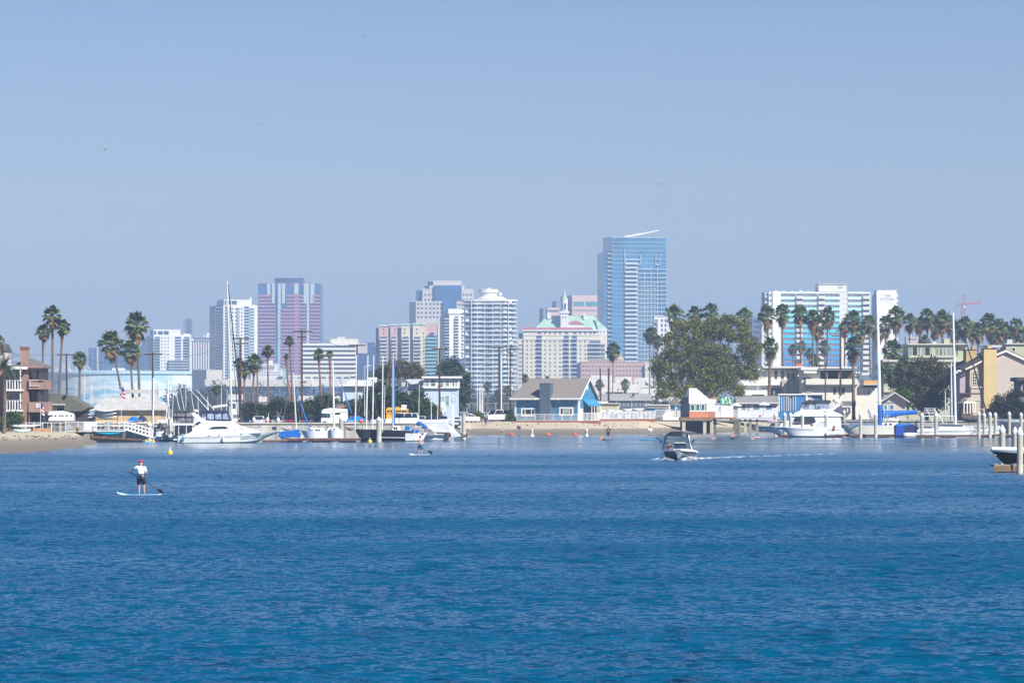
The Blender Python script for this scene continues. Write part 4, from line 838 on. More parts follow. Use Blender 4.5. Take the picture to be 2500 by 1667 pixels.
# tan house with pale roof
T = Th('clubhouse', 'tan walled clubhouse with a broad pale grey hipped roof behind the gangway', 'building', 225, 680, 0, 2.0)
m = MB(); x0,x1,z0,z1 = T.u(218),T.u(404),T.z(1001),T.z(971); m.add([(x0,-.8,z0),(x1,-.8,z0),(x1,12,z0),(x0,12,z0),(T.u(252),3,z1),(T.u(372),3,z1),(T.u(372),8,z1),(T.u(252),8,z1)],[(0,1,5,4),(1,2,6,5),(2,3,7,6),(3,0,4,7),(4,5,6,7),(3,2,1,0)]); part('roof', m, ROOFL, T.o)
T.box('wall', 232, 392, 1001, None, 0, 11, mt((.56,.40,.20),.85,.1,.8)); T.box('skylight', 254, 289, 968, 974, 3, 6, CONC); T.box('skylight', 321, 349, 968, 974, 3, 6, CONC); T.box('roof_deck', 280, 372, 950, 959, 8.5, 12, ROOFL); T.box('deck_post',300,303,959,975,8.6,8.9,WHITE); T.box('deck_post',360,363,959,975,8.6,8.9,WHITE)
T.box('wall', 352, 372, 958, 1000, 8, 12, mt((.5,.5,.5),.8,.08)); win(T, 338, 352, 1003, 1008, 0, 1); win(T, 290, 306, 1005, 1013, 0, 1)

# seawalls
def seawall(px0, px1, D, ztop, zbot, lab, c=(.50,.46,.38), panels=2.4):
    e = empty('seawall', (X(px0,D), D, 0), 0, lab, 'wall'); W_ = X(px1,D)-X(px0,D); m = MB(); m.box(0,W_,0,.5,zbot,ztop)
    part('wall', m, mt(c,.9,.25,.5,stretch=(1,1,.35)), e); part('cap', MB().box(-.1,W_+.1,-.18,.62,ztop-.003,ztop+.16), mt(tuple(min(1,x*1.25) for x in c),.85,.12), e)
    g = MB(); [g.box(x,x+.12,-.07,.02,zbot,ztop-.01) for x in fr(panels,W_,panels)]; tag(part('panel_joint', g, mt(tuple(x*.6 for x in c),.9,.1), e), kind='stuff')
seawall(150, 262, 552, 1.2, -.8, 'grey concrete seawall between the left beach and the gangway', (.24,.22,.18))
seawall(228, 590, 603, 2.15, -.8, 'pale seawall behind the white motor yacht')
seawall(590, 1100, 600, 2.15, -.8, 'long beige seawall under the parked cars')
seawall(1896, 2700, 699, 2.2, -.8, 'seawall behind the boats on the right', (.36,.33,.28))
# bare parapet above the long seawall
# blue cottage
T = Th('cottage', 'blue waterfront cottage with grey roof, slate chimney and awning', 'house', 1414, 742, -22, 2.05)
TB = mt((.05,.20,.36), .7, .12, 1.2, stretch=(.4,.4,5)); WT = mt((.8,.79,.76),.6,.05)
# frame turned so that the long wall faces left of the camera; x runs along the long wall to the left corner
L_ = (1414-1257)/F*742/math.cos(R(22)); Wd = 42/F*742/math.sin(R(22)); ze, zr = T.z(967), T.z(925)
def uu(px): return (px-1414)/F*742/math.cos(R(22))
part('wall', MB().box(-L_, 0, 0, Wd, 0, ze), TB, T.o)
part('gable', MB().side([(0,ze),(Wd,ze),(Wd/2,zr-.15)], -.25, 0), TB, T.o)
t_ = .16; hx = 1.0
m = MB()
for sg in (0,1):
    ya, yb = (-.55, Wd/2) if sg == 0 else (Wd+.55, Wd/2); za = ze-.55*(zr-ze)/(Wd/2)
    xr = -L_-.5+(1.55 if 1 else 0)
    m.add([(-L_-.7,ya,za),(.45,ya,za),(.45,yb,zr),(-L_+1.35,yb,zr),(-L_-.7,ya,za+t_),(.45,ya,za+t_),(.45,yb,zr+t_),(-L_+1.35,yb,zr+t_)],[(0,1,2,3),(7,6,5,4),(0,4,5,1),(1,5,6,2),(2,6,7,3),(3,7,4,0)])
m.add([(-L_-.7,-.55,ze-.45),(-L_-.7,Wd+.55,ze-.45),(-L_+1.35,Wd/2,zr+.02),(-L_-.7,-.55,ze-.35),(-L_-.7,Wd+.55,ze-.35)],[(0,1,2),(3,2,4),(0,3,4,1)])
part('roof', m, mt((.24,.21,.185),.92,.15,3,stretch=(1,1,5)), T.o)
part('gutter', MB().box(-L_-.75,.5,-.72,-.56,ze-.6,ze-.3), WT, T.o)
m = MB()
for ya,yb in ((-.6,Wd/2),(Wd+.6,Wd/2)): m.tube([(.5,ya,ze-.55),(.5,yb,zr+.05)], .1, 4)
part('bargeboard', m, WT, T.o)
part('corner_board', MB().box(-L_-.03,-L_+.28,-.05,.2,0,ze-.35), WT, T.o); part('corner_board', MB().box(-.26,.04,-.05,.25,0,ze-.35), WT, T.o)
part('chimney', MB().box(uu(1321.5),uu(1347.5),-.75,.6,0,T.z(936)), mt((.085,.12,.165),.85,.12,1.5), T.o); part('chimney_cap', MB().box(uu(1320.8),uu(1348.2),-.82,.67,T.z(936)-.001,T.z(934.5)), mt((.2,.2,.2),.8,.1), T.o); part('chimney_pipe', MB().lathe([(.2,0),(.2,.35),(.32,.36),(.32,.42)],(uu(1333),0,T.z(934.5)),10), CHROME, T.o)
class _TT: pass
TC = _TT(); TC.o = T.o; TC.z = T.z; TC.u = uu; TC.w = lambda px: 0
win(TC, 1272.5, 1307.5, 995.5, 1016.5, 0, 0, fw=.28, fm=WT, gm=GLASSD); win(TC, 1365.5, 1400, 993.5, 1014.5, 0, 0, fw=.28, fm=WT, gm=GLASSD)
for a,b in ((1281.5,1283),(1297,1298.5),(1374.5,1376),(1390.5,1392)): part('window_mullion', MB().box(uu(a),uu(b),-.1,-.03,T.z(1014 if a<1300 else 1012.5),T.z(998 if a<1300 else 995.5)), WT, T.o)
part('curtain', MB().box(uu(1377),uu(1390),-.06,-.035,T.z(1009),T.z(998)), mt((.35,.45,.42),.7,.2,2), T.o)
for px in (1288,1381): part('wall_lamp', MB().ball((uu(px),-.15,T.z(980)),.14), DARK, T.o)
for px in (1310,1365): part('flood_lamp', MB().ball((uu(px),-.75,ze-.55),.13), WHITE, T.o)
m = MB(); [m.tube([(uu(x),.6+y,T.z(py)-.1),(uu(x),.6+y,T.z(py)+.3)],.06,5) for x,y,py in ((1352,.1,967),(1357,.2,965),(1361,.5,962),(1365,.9,962),(1398,.8,960),(1398,.2,965))]; tag(part('roof_vents', m, DARK, T.o), kind='stuff')
# gable end: awning, posts, door opening
part('doorway', MB().box(0,.06,Wd*.25,Wd*.88,.2,T.z(995)), mt((.03,.05,.09),.6,.3,2), T.o); part('gable_vent', MB().box(0,.07,Wd/2-.14,Wd/2+.14,zr-1.9,zr-.7), WT, T.o)
a0,a1 = Wd*.22,Wd*.99; zt,zb_ = T.z(975),T.z(988)
m = MB(); m.add([(.02,a0,zt),(.02,a1,zt),(1.1,a1,zb_),(1.1,a0,zb_),(.02,a0,zt-.06),(.02,a1,zt-.06),(1.1,a1,zb_-.22),(1.1,a0,zb_-.22)],[(0,3,2,1),(4,5,6,7),(3,7,6,2),(0,4,7,3),(1,2,6,5)]); part('awning', m, mt((.04,.24,.43),.7,.06,2), T.o)
for y in (a0+1.6,a0+2.9,a1-.15): part('awning_post', MB().box(.98,1.08,y,y+.12,0,zb_-.1), WT, T.o)
part('door', MB().box(.0,.1,-.1+Wd*.04,Wd*.2,.05,T.z(997)), WT, T.o)
part('base_board', MB().box(-L_-.2,.6,-.3,0.01,-.25,.12), mt((.25,.085,.05),.85,.2,2), T.o)
# glass and mesh fences on the beach wall
def fence(name, px0, px1, D, z0, z1, lab, mat, st=.13, posts=1.7, kerb=None, D2=None, fine=None):
    D2 = D2 or D; a = Vector((X(px0,D),D,z0)); b = Vector((X(px1,D2),D2,z0)); W_ = (b-a).length; e = empty(name, a, 0, lab, 'fence'); e.rotation_euler = (0,0,math.atan2(b.y-a.y,b.x-a.x)); H = z1-z0
    part('rails', MB().box(0,W_,-.03,.03,H-.07,H).box(0,W_,-.025,.025,.05,.11), mat, e)
    me = MB().box(-.045,.045,-.045,.045,0,H+.04).mesh(mat)
    for x in fr(0,W_,posts): link('post', me, e, (x,0,0))
    m = MB(); [m.box(x,x+.035,-.015,.015,.1,H-.05) for x in fr(.1,W_-.05,st)]; tag(part('pickets', m, fine or mat, e), kind='stuff')
    if kerb: part('kerb', MB().box(-.1,W_+.1,-.12,.12,-.45,.02), kerb, e)
    return e
RB = mt((.24,.085,.05),.85,.25,1.5); ALU = mt((.62,.65,.67),.5,.08)
fence('terrace_fence', 1262, 1412, 735.5, Zg(1027,736), Zg(1010.5,736), 'pale railing along the blue cottage terrace', ALU, .16, 1.55, RB)
fence('picket_fence', 1412, 1466, 736, Zg(1027,736), Zg(1008,736), 'short white fence below the cottage awning', WT, .12, 1.5, RB)
fence('picket_fence', 1466, 1600, 745, Zg(1023,745), Zg(1004,745), 'long white picket fence in front of the dinghy racks', WT, .09, 1.9, RB, D2=768, fine=mt((.6,.63,.66),.6,.3,1))
fence('picket_fence', 1600, 1662, 768, Zg(1018,768), Zg(999,768), 'short pale fence left of the white lookout hut', ALU, .11, 1.9, None)
fence('chain_fence', 1140, 1258, 900, 2.2, Zg(984,900), 'tall chain link fence beyond the twin power poles', mt((.45,.5,.55),.6,.2), .5, 3)
fence('chain_fence', 1470, 1600, 880, 2.2, Zg(975,880), 'tall thin fence behind the dinghy racks', mt((.40,.42,.43),.6,.2), .6, 3)
# long grey shed roof beyond, court building
T = Th('shed', 'long low grey roofed shed beyond the dinghy racks', 'building', 1462, 930, 0)
part('roof', MB().side([(-.5,T.z(978)),(7,T.z(961)),(14,T.z(978))], T.u(1464), T.u(1592)), mt((.33,.33,.32),.9,.12,1), T.o); T.box('wall', 1466, 1590, 978, None, 0, 13, mt((.10,.13,.15),.7,.3,.6))
T.many('opening', [(x,x+6,982,992) for x in fr(1470,1580,10)], -.08, .1, mt((.22,.26,.28),.5,.3,1)); T.box('dark_vent', 1545, 1550, 961, 966, 3, 4, DARK)
T = Th('boat_shed', 'cream corrugated boat store behind the white picket fence', 'building', 1457, 790, 0)
T.box('wall', 1457, 1512, 985, None, 0, 5, mt((.62,.55,.40),.8,.08,1)); T.many('rib', [(x,x+.7,985,1003) for x in fr(1459,1510,4)], -.07, .1, mt((.5,.44,.32),.8,.08)); T.box('roof', 1455, 1514, 984, 985.6, -.4, 5.3, WHT)
# blue panelled pool-side wall and small white roofed kiosk
T = Th('kiosk', 'white flat roofed kiosk with blue window panels left of the lookout hut', 'building', 1608, 800, 0)
BL2 = mt((.02,.17,.38),.5,.2,1); T.box('wall', 1612, 1662, 979, None, 0, 6, WHT); T.many('blue_panel', [(1615,1631,981,986),(1638,1648,990,1000),(1654,1661,990,1000)], -.1, .1, BL2)
part('roof', MB().prism([(T.u(1608),T.z(979)),(T.u(1666),T.z(979)),(T.u(1664),T.z(975)),(T.u(1655),T.z(969)),(T.u(1640),T.z(967)),(T.u(1622),T.z(971)),(T.u(1608),T.z(975))], -1, 7), WHT, T.o)
T.box('low_roof', 1578, 1628, 989, 996, -1.5, -.2, mt((.40,.39,.37),.8,.15)); T.box('blue_wall', 1577, 1627, 996, 1003, -1.2, -.3, mt((.06,.24,.36),.7,.1)); T.box('post', 1632, 1634.5, 988, None, -1.6, -1.4, WHT); T.box('roof_edge', 1575, 1633, 987.5, 989.5, -1.8, 0, WHT)
# lookout hut on its deck
T = Th('lookout_hut', 'small lookout hut with white pitched top, window band and orange brick base', 'building', 1683, 765, 20, 0)
zd = T.z(1018.5); fw = (1729-1683)
SL = mt((.13,.165,.24),.8,.08); WP = mt((.80,.81,.80),.6,.05,1,stretch=(3,1,.2)); BK = mt((.50,.19,.09),.85,.2,3); BK2 = mt((.36,.15,.11),.85,.15,3)
dp = T.w(1663); W_ = T.u(1729)
part('wall', MB().box(0.02,W_,0,dp,zd,T.z(985)), SL, T.o); part('brick_base', MB().box(-.02,W_+.06,-.08,.3,zd,T.z(1004)), BK, T.o)
part('brick_base', MB().box(W_-.0,W_+1.5,.25,3.5,zd,T.z(1004)), BK2, T.o); part('upper_wall', MB().box(W_,W_+1.4,.3,3.5,T.z(1004),T.z(985)), WP, T.o)
m = MB(); zt = T.z(947.5); ztm = T.z(985); m.prism([(-.1,ztm),(W_+.1,ztm),(W_+.1,T.z(973)),(T.u(1699),zt),(-.1,zt)], -.14, .4); part('pitched_front', m, WP, T.o)
m = MB(); m.add([(-.1,.4,ztm),(-.1,.4,zt),(-.1,dp*.5,ztm+.6),(-.1,dp,ztm)],[(0,1,2,3)]); m.add([(-.1,.4,zt),(T.u(1699),.4,zt),(W_+.1,.4,T.z(973)),(W_+1.6,3.4,T.z(976)),(W_+1.6,3.6,ztm),(-.1,dp,ztm)],[(0,1,2,3,4,5)]); m.prism([(W_,ztm),(W_+1.6,ztm),(W_+1.6,T.z(975)),(W_,T.z(973))], .2, 3.4); part('roof', m, mt((.70,.72,.72),.6,.06), T.o)
part('side_roof', MB().add([(.0,.3,T.z(966)),(0,dp*1.02,T.z(979)),(0,dp*1.02,ztm),(0,.3,ztm),(-.15,.3,T.z(966)),(-.15,dp*1.02,T.z(979)),(-.15,dp*1.02,ztm),(-.15,.3,ztm)],[(0,1,2,3),(7,6,5,4),(0,4,5,1),(1,5,6,2),(2,6,7,3),(3,7,4,0)]), mt((.09,.11,.15),.8,.1), T.o)
for a,b in ((1685,1695.5),(1698,1708),(1711,1721)): win(T, a, b, 986, 1003, -.02, 0, fm=WHT, gm=mt((.03,.12,.14),.15,.5,1,spec=.8), fw=.1)
win(T, 1724.5, 1728.5, 986, 1003, -.02, 0, fm=WHT, gm=mt((.06,.2,.2),.15,.5,1,spec=.8)); T.box('white_band', 1682.6, 1729.5, 1003, 1004.5, -.15, .1, WHT)
T = Th('pier_deck', 'brown timber deck on concrete piles carrying the lookout hut', 'pier', 1661, 763, 0, 0)
T.box('deck', 1661, 1740, 1018.5, 1025.5, -1.2, 7, mt((.27,.14,.08),.85,.2,1,stretch=(.2,1,3))); T.box('deck', 1740, 1798, 1018.5, 1021.5, 1, 7, mt((.27,.14,.08),.85,.2,1)); T.box('beam', 1786, 1797, 1021, 1026, .5, 6, mt((.38,.22,.13),.85,.2,1)); T.box('back_wall', 1664, 1738, 1027, None, 6, 6.6, BLACK)
for x,w_ in ((1665,8),(1716,8),(1733,8)): T.box('pile', x, x+w_, 1026, None, -.9, -.2, mt((.50,.45,.34),.9,.15))
for x,w_ in ((1741,9),(1800,7),(1792,7)): T.box('pile', x, x+w_, 1022, None, 2, 2.7, mt((.15,.14,.12),.9,.15))
T = Th('pier_walkway', 'white railed pier walkway running right from the lookout hut', 'pier', 1740, 768, 0, 0)
T.box('deck', 1740, 1905, 1019.5, 1023, 0, 3, mt((.55,.57,.6),.8,.1)); rail(T, 1741, 1904, 999.5, 1019, -.05, ALU, .13, 1.8); rail(T, 1741, 1904, 999.5, 1019, 3.0, ALU, .13, 1.8)
for x in (1803,1817,1829,1846): T.box('pile', x, x+6, 1022, None, .4, 1, GREYW if x!=1817 else mt((.52,.46,.34),.9,.15))
T.box('life_ring_box', 1853, 1858, 1013, 1017, -.2, -.1, RED)
# white building right of deck, umbrellas & boards
T = Th('clubhouse', 'low clubhouse with long grey roof and cream walls behind the pier walkway', 'building', 1797, 810, 0)
part('roof', MB().side([(-.6,T.z(983.5)),(4,T.z(966.5)),(8,T.z(983))], T.u(1797), T.u(1903)), mt((.25,.25,.245),.92,.1,2), T.o); T.box('wall', 1801, 1901, 984.5, None, 0, 7.5, WHT); T.box('fascia', 1797, 1903, 983, 985, -.75, -.5, WHT)
T.many('opening', [(1811,1821,989,1001),(1840,1854,989,1000),(1871,1884,989,1000),(1826,1829,988,1004)], -.06, .1, mt((.12,.2,.28),.5,.3,1)); T.box('wall', 1741, 1800, 989, None, 1, 6, mt((.66,.68,.68),.7,.1)); T.many('panel', [(1757,1762,991,1003),(1768,1784,990,1001),(1786,1796,992,1001)], .9, 1.2, mt((.38,.5,.55),.6,.2))
T.box('upper_deck', 1741, 1764, 975.5, 983, 1.5, 4, mt((.10,.10,.13),.8,.1)); T.box('deck_edge', 1740, 1766, 975, 977, 1, 4.4, WHT)
for i,(x,y,s,c,lab) in enumerate([(1731,967,5,(.65,.5,.12),'yellow folded parasol on the roof terrace behind the lookout hut'),(1736,968,6,(.6,.08,.18),'red folded parasol on the roof terrace behind the lookout hut'),(1745,970,6,(.68,.55,.15),'yellow and cream parasol beside the red one on the terrace'),(1752,973,5,(.62,.42,.3),'orange cream parasol, rightmost on the roof terrace')]):
    D = 800; e = empty('parasol', (X(x,D),D,Zg(976,D)), 0, lab, 'parasol'); part('pole', MB().tube([(0,0,-.3),(0,0,1.2)],.04,5), WHITE, e); part('canopy', MB().lathe([(s*.075,.2),(s*.05,.8),(.05,1.15)],(0,0,-.2+(976-y)*.02),8), mt(c,.7,.1,3), e)
for i,(x,y,D) in enumerate([(1796,989,772),(1865,987,772)]):
    e = empty('parasol', (X(x,D),D,Zg(1019.5,D)), 0, ('left','right')[i]+' one of two open white parasols on the pier walkway', 'parasol'); zz = Zg(y,D)-e.location.z; part('pole', MB().tube([(0,0,0),(0,0,zz+.3)],.04,5), WHITE, e); part('canopy', MB().lathe([(1.1,zz-.12),(1.08,zz-.02),(.35,zz+.3),(.03,zz+.45)],n=8), mt((.75,.74,.72),.8,.05), e)
T = Th('play_slide', 'green and white striped inflatable slide behind the pier walkway', 'slide', 1757, 800, 0, 2.2)
for i in range(7):
    a = 1757+i*4.2; part('stripe', MB().prism([(T.u(a),T.z(967+.5*i)),(T.u(a+4.3),T.z(967.5+.5*i)),(T.u(a+4.3+3.2),T.z(986)),(T.u(a+3.2),T.z(986))], -.2-.02*i, 1.4), mt((.05,.42,.30) if i%2==0 else (.62,.75,.55),.6,.06), T.o)
part('base', MB().box(T.u(1760),T.u(1790),0,1.6,0,T.z(986)), WHT, T.o)

# flat roofed white houses
T = Th('house', 'white two storey flat roofed house with dark tall windows behind the thick palm', 'house', 1818, 850, 0)
T.box('wall', 1818, 1966, 898, None, 1, 10, mt((.72,.68,.58),.75,.05,.6)); T.box('roof', 1862, 1962, 894, 898.5, -.6, 10.5, mt((.60,.60,.55),.8,.08)); T.box('roof', 1815, 1866, 902, 904.5, -.8, 9, mt((.35,.45,.47),.8,.08)); T.box('painted_eaves_shadow', 1862, 1962, 898.5, 901, .4, .9, mt((.3,.27,.2),.8,.1))  # dark strip below the roof is the shade of the eaves, painted in
T.box('balcony_wall', 1805, 1962, 928, 940, -1, 1.1, WHT); T.box('lower_wall', 1805, 1908, 940, None, .2, 1.1, WHT); T.box('stone_wall', 1908, 1967, 928, 963, -1.4, -.2, mt((.48,.42,.33),.85,.2,1.5,stretch=(1,1,3)))
for a,b,t in ((1890,1900,903),(1906,1916,903),(1920,1930,909),(1932,1943,909)): win(T, a, b, t, 926.5, 1, 0, 1, WHT, GLASSD)
win(T, 1919, 1944, 902, 906.5, 1, 0, 0, WHT, GLASSD); win(T, 1858, 1872, 905, 925, 1, 0, 2, WHT, mt((.5,.5,.45),.5,.1)); win(T, 1818, 1832, 912, 922, 1, 0, 0, WHT, GLASS)
m = MB(); m.add([(T.u(1819),1,T.z(904.5)),(T.u(1840),1,T.z(904.5)),(T.u(1839),-.6,T.z(911.5)),(T.u(1816),-.6,T.z(911.5)),(T.u(1839),-.6,T.z(912.6)),(T.u(1816),-.6,T.z(912.6))],[(0,3,2,1),(3,5,4,2)]); part('awning', m, mt((.01,.17,.5),.7,.06), T.o)
T.box('dark_column', 1843, 1853, 909, 938, .8, 1.2, mt((.16,.12,.11),.8,.1)); win(T, 1858, 1869, 944, 953, .2, 0, 0, WHT, GLASS); T.box('recess', 1873, 1907, 947, 964, .05, .3, mt((.22,.25,.25),.6,.2,1)); T.box('recess_dark', 1881, 1888, 948, 964, 0, .2, GLASSD)
T.box('canopy', 1812, 1872, 953, 965, -1.6, -.2, WHT); T.box('canopy_gap', 1835, 1865, 963, 965.5, -1.65, -1.5, DARK); T.box('chimney', 1945, 1959, 884, 895, 3, 5, mt((.42,.12,.08),.85,.15)); T.box('chimney_cap', 1944.5, 1959.5, 882.5, 884.3, 2.9, 5.1, DARK)
T.box('lamp', 1915, 1917.6, 934, 962, -1.6, -1.42, WHT); T.box('shop_wall', 1905, 1968, 963, None, -1.2, .1, mt((.55,.50,.42),.8,.15,1))
rail(T, 1812, 1874, 940, 952, -1.05, mt((.7,.7,.7),.6,.1), .4, 3)
T = Th('house', 'white house with wide overhanging roof and shaded porch right of the flat roofed house', 'house', 1955, 840, 0)
WC_ = mt((.70,.66,.57),.75,.05,.6)
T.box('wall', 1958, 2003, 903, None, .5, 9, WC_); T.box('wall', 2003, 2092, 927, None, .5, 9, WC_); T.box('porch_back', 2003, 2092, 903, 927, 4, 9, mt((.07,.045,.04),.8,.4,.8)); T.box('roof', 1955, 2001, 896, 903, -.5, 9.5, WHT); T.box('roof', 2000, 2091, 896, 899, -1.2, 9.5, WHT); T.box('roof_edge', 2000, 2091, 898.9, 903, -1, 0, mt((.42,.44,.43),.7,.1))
T.box('balcony_wall', 1967, 2094, 925, 938, -.6, .5, WC_); T.box('ledge', 1968, 2094, 938, 940.6, -.75, .5, mt((.16,.16,.15),.8,.1)); T.box('awning', 1962, 1993, 905.5, 911, -.7, .5, WHT); T.box('arch', 1962, 1980, 922, 925.5, .35, .55, mt((.10,.10,.14),.7,.1))
for a,b,t,bt in ((2004,2013,904,925),(2022,2027,908,922),(2035,2042,946,962),(2055,2063,946,962),(2047,2051,946,962)): win(T, a, b, t, bt, (3.9 if t < 930 else .5), 0, 0, mt((.3,.28,.25),.7,.1), GLASSD)
T.box('shutter', 1968, 1982, 946, 958, .38, .6, mt((.60,.59,.55),.7,.1)); T.box('shutter_top', 1968, 1982, 945, 946.5, .3, .6, DARK); T.box('post', 2018, 2020, 903, 925, -.4, -.2, mt((.35,.25,.2),.8,.1)); T.box('post', 2047, 2049.4, 903, 925, -.4, -.2, mt((.35,.25,.2),.8,.1))
T.box('lower_terrace', 2056, 2088, 979, 991, -2, -.5, mt((.15,.165,.15),.8,.1)); T.box('terrace_edge', 2052, 2088, 991, 993.5, -2.3, -.4, WHT); T.box('terrace_post', 2066, 2068, 993, 1006, -2.1, -1.9, WHT); T.box('terrace_post', 2084, 2086, 993, 1006, -2.1, -1.9, WHT)
T = Th('house', 'cream house with an orange awning left of the tall white mast', 'house', 2080, 860, 0)
T.box('wall', 2080, 2146, 936, None, 0, 8, WC_); T.box('awning', 2107, 2142, 928.5, 938, -1.6, 0, mt((.62,.35,.12),.75,.08)); T.box('awning_edge', 2106, 2143, 938, 940, -1.8, 0, mt((.5,.52,.52),.7,.1)); T.box('recess', 2107, 2142, 940, 946, -.08, .1, DARK); win(T, 2128, 2137, 945, 953, 0, 0, 1); T.box('wall', 2098, 2130, 915, 929, 2, 7, mt((.12,.17,.22),.6,.3,.7)); win(T, 2118,2123,950,965,0,0)
T = Th('blue_pavilion', 'blue panelled pavilion with white vertical battens right of the grey roofed clubhouse', 'building', 1901, 800, 0)
PBL = mt((.035,.17,.38),.6,.08,.8); T.box('wall', 1903, 1967, 963.5, None, 0, 4, PBL); T.box('wall', 1971, 2008, 963.5, None, .3, 4, PBL); T.box('roof_edge', 1900, 2011, 961, 964, -.3, 4.3, WHT); T.many('batten', [(x,x+1.6,964,1003) for x in (1907,1913,1919.5,1924,1928.5,1935.5,1941.5)], -.12, .05, mt((.6,.56,.46),.7,.05)); T.many('post', [(1900.5,1903,962,1005),(1967,1971.5,962,1005),(2007.5,2011,962,980)], -.2, .3, WHT)
T.box('sign', 1928, 1936, 968, 970.5, -.14, -.02, DARK); T.box('vent', 1990, 2002, 967, 969.5, .15, .4, DARK); part('stair_panel', MB().prism([(T.u(1972),T.z(964)),(T.u(1990),T.z(976)),(T.u(1972),T.z(976))], .1, .32), mt((.42,.42,.42),.8,.1), T.o)
# beige green condominium
T = Th('condominium', 'pale green beige condominium stepping up in two blocks behind the dark brown tree', 'apartment building', 2157, 800, 0)
PG = mt((.43,.43,.30),.8,.06,.6); PGL = mt((.53,.53,.42),.8,.05,.6)
T.box('wall', 2157, 2380, 880, None, 0, 12, PG); T.box('upper_block', 2219, 2332, 841, 880, .8, 12, PG); T.box('upper_wing', 2332, 2363, 842, 880, 1.3, 12, PG); T.box('roof_edge', 2217, 2365, 838.5, 841.5, .3, 12.5, PGL); T.box('roof_edge', 2155, 2382, 878, 883, -.5, 12.3, PGL); T.box('plant_room', 2310, 2325, 826, 839, 4, 7, PG); T.box('penthouse_edge', 2282, 2290, 832, 839, 4, 6, PGL)
GT = mt((.08,.13,.16),.15,.6,.7,spec=.8); GP = mt((.22,.34,.34),.2,.4,.7,spec=.8)
for a,b,g in ((2222,2227,GT),(2228.5,2241,GLASSD),(2242.5,2248,GP),(2253,2257,GP),(2258.5,2272,GLASSD),(2273,2278,GP),(2286,2292,GP),(2294,2302,GP),(2304,2311,GP),(2315,2321,GP),(2323,2330,GP),(2336,2341,GLASSD)): win(T, a, b, 846, 868.5, .8 if b < 2332 else 1.3, 0, 0, PGL, g, fw=.08)
T.box('window_board', 2220, 2331, 869, 872, .3, .8, PGL)
for a,b,g in ((2159,2178,GT),(2180,2185,GT),(2192,2202,GT),(2204,2214,GP),(2222,2232,GLASSD),(2335,2345,GT)): win(T, a, b, 885, 906, 0, 0, 0, PGL, g)
T.box('balcony_wall', 2157, 2222, 906, 921, -.9, 0, mt((.55,.52,.36),.8,.05)); T.box('balcony_floor', 2157, 2222, 920.8, 923, -1, 0, PGL)
for a,b,g in ((2160,2165,GP),(2166,2178,GLASSD),(2190,2200,GT)): win(T, a, b, 922.5, 944, 0, 0, 0, PGL, g)
win(T,2160,2168,958,966,0,0); win(T,2172,2186,958,968,0,0); T.box('ledge', 2157, 2200, 944, 957, -.5, 0, mt((.55,.52,.36),.8,.05))
T = Th('condominium', 'grey green flat roofed block at the right edge above the tan house', 'apartment building', 2456, 830, 0)
T.box('wall', 2456, 2540, 840, None, 0, 10, PG); T.box('roof_edge', 2454, 2542, 838, 840.5, -.4, 10.4, PGL); T.box('roof_unit', 2410, 2456, 842, 848, 2, 8, mt((.5,.52,.52),.7,.1)); T.box('roof_unit', 2462, 2475, 828, 838, 2, 5, mt((.45,.48,.5),.7,.1)); win(T,2470,2480,848,858,0,0)
# tan house
T = Th('house', 'tan and pinkish stucco house with a wide yellow chimney on the right', 'house', 2393, 735, 12, 2.1)
PKW = mt((.43,.37,.32),.85,.05,.5); YW = mt((.50,.38,.18),.85,.05,.5); YD = mt((.42,.31,.13),.85,.06,.5); dk = mt((.06,.05,.05),.9,.2,2)
zz = T.z
part('chimney', MB().box(T.u(2395),T.u(2427),-1.6,0,-.3,zz(852)), YW, T.o); part('chimney_cap', MB().box(T.u(2394.4),T.u(2427.6),-1.7,.1,zz(852),zz(850.5)), dk, T.o); part('chimney_pot', MB().box(T.u(2406),T.u(2416),-1.2,-.4,zz(850.5),zz(843)), YW, T.o)
part('chimney', MB().box(T.u(2367),T.u(2393),2,3.6,2,zz(854)), YD, T.o); part('chimney_cap', MB().box(T.u(2366.4),T.u(2393.6),1.9,3.7,zz(854),zz(852.5)), dk, T.o); part('chimney_pot', MB().box(T.u(2384),T.u(2393),2.4,3.1,zz(852.5),zz(845)), YD, T.o)
part('gable_wall', MB().prism([(T.u(2427),-.3),(T.u(2560),-.3),(T.u(2560),zz(905)),(T.u(2451),zz(857.5)),(T.u(2427),zz(867))], -.9, 9), PKW, T.o)
part('gable_trim', MB().prism([(T.u(2426),zz(869)),(T.u(2451),zz(859)),(T.u(2562),zz(909)),(T.u(2562),zz(903)),(T.u(2451),zz(854.5)),(T.u(2426),zz(864.5))], -1.5, -.7), mt((.72,.68,.66),.7,.05), T.o)
part('gable_roof', MB().prism([(T.u(2425),zz(865)),(T.u(2451),zz(854.8)),(T.u(2563),zz(903)),(T.u(2563),zz(899)),(T.u(2451),zz(852.5)),(T.u(2425),zz(863))], -1.3, 9.5), dk, T.o)
part('wall', MB().prism([(T.u(2366),-.3),(T.u(2396),-.3),(T.u(2396),zz(880)),(T.u(2366),zz(897))], -.3, 6), mt((.50,.40,.26),.85,.06,.5), T.o)
part('wing_roof', MB().prism([(T.u(2340),zz(905.5)),(T.u(2396),zz(876)),(T.u(2396),zz(869)),(T.u(2340),zz(899))], -1.0, 6.5), dk, T.o); part('bargeboard', MB().prism([(T.u(2351),zz(904)),(T.u(2396),zz(882)),(T.u(2396),zz(878)),(T.u(2351),zz(900))], -1.2, -1.0), mt((.66,.58,.5),.7,.05), T.o)
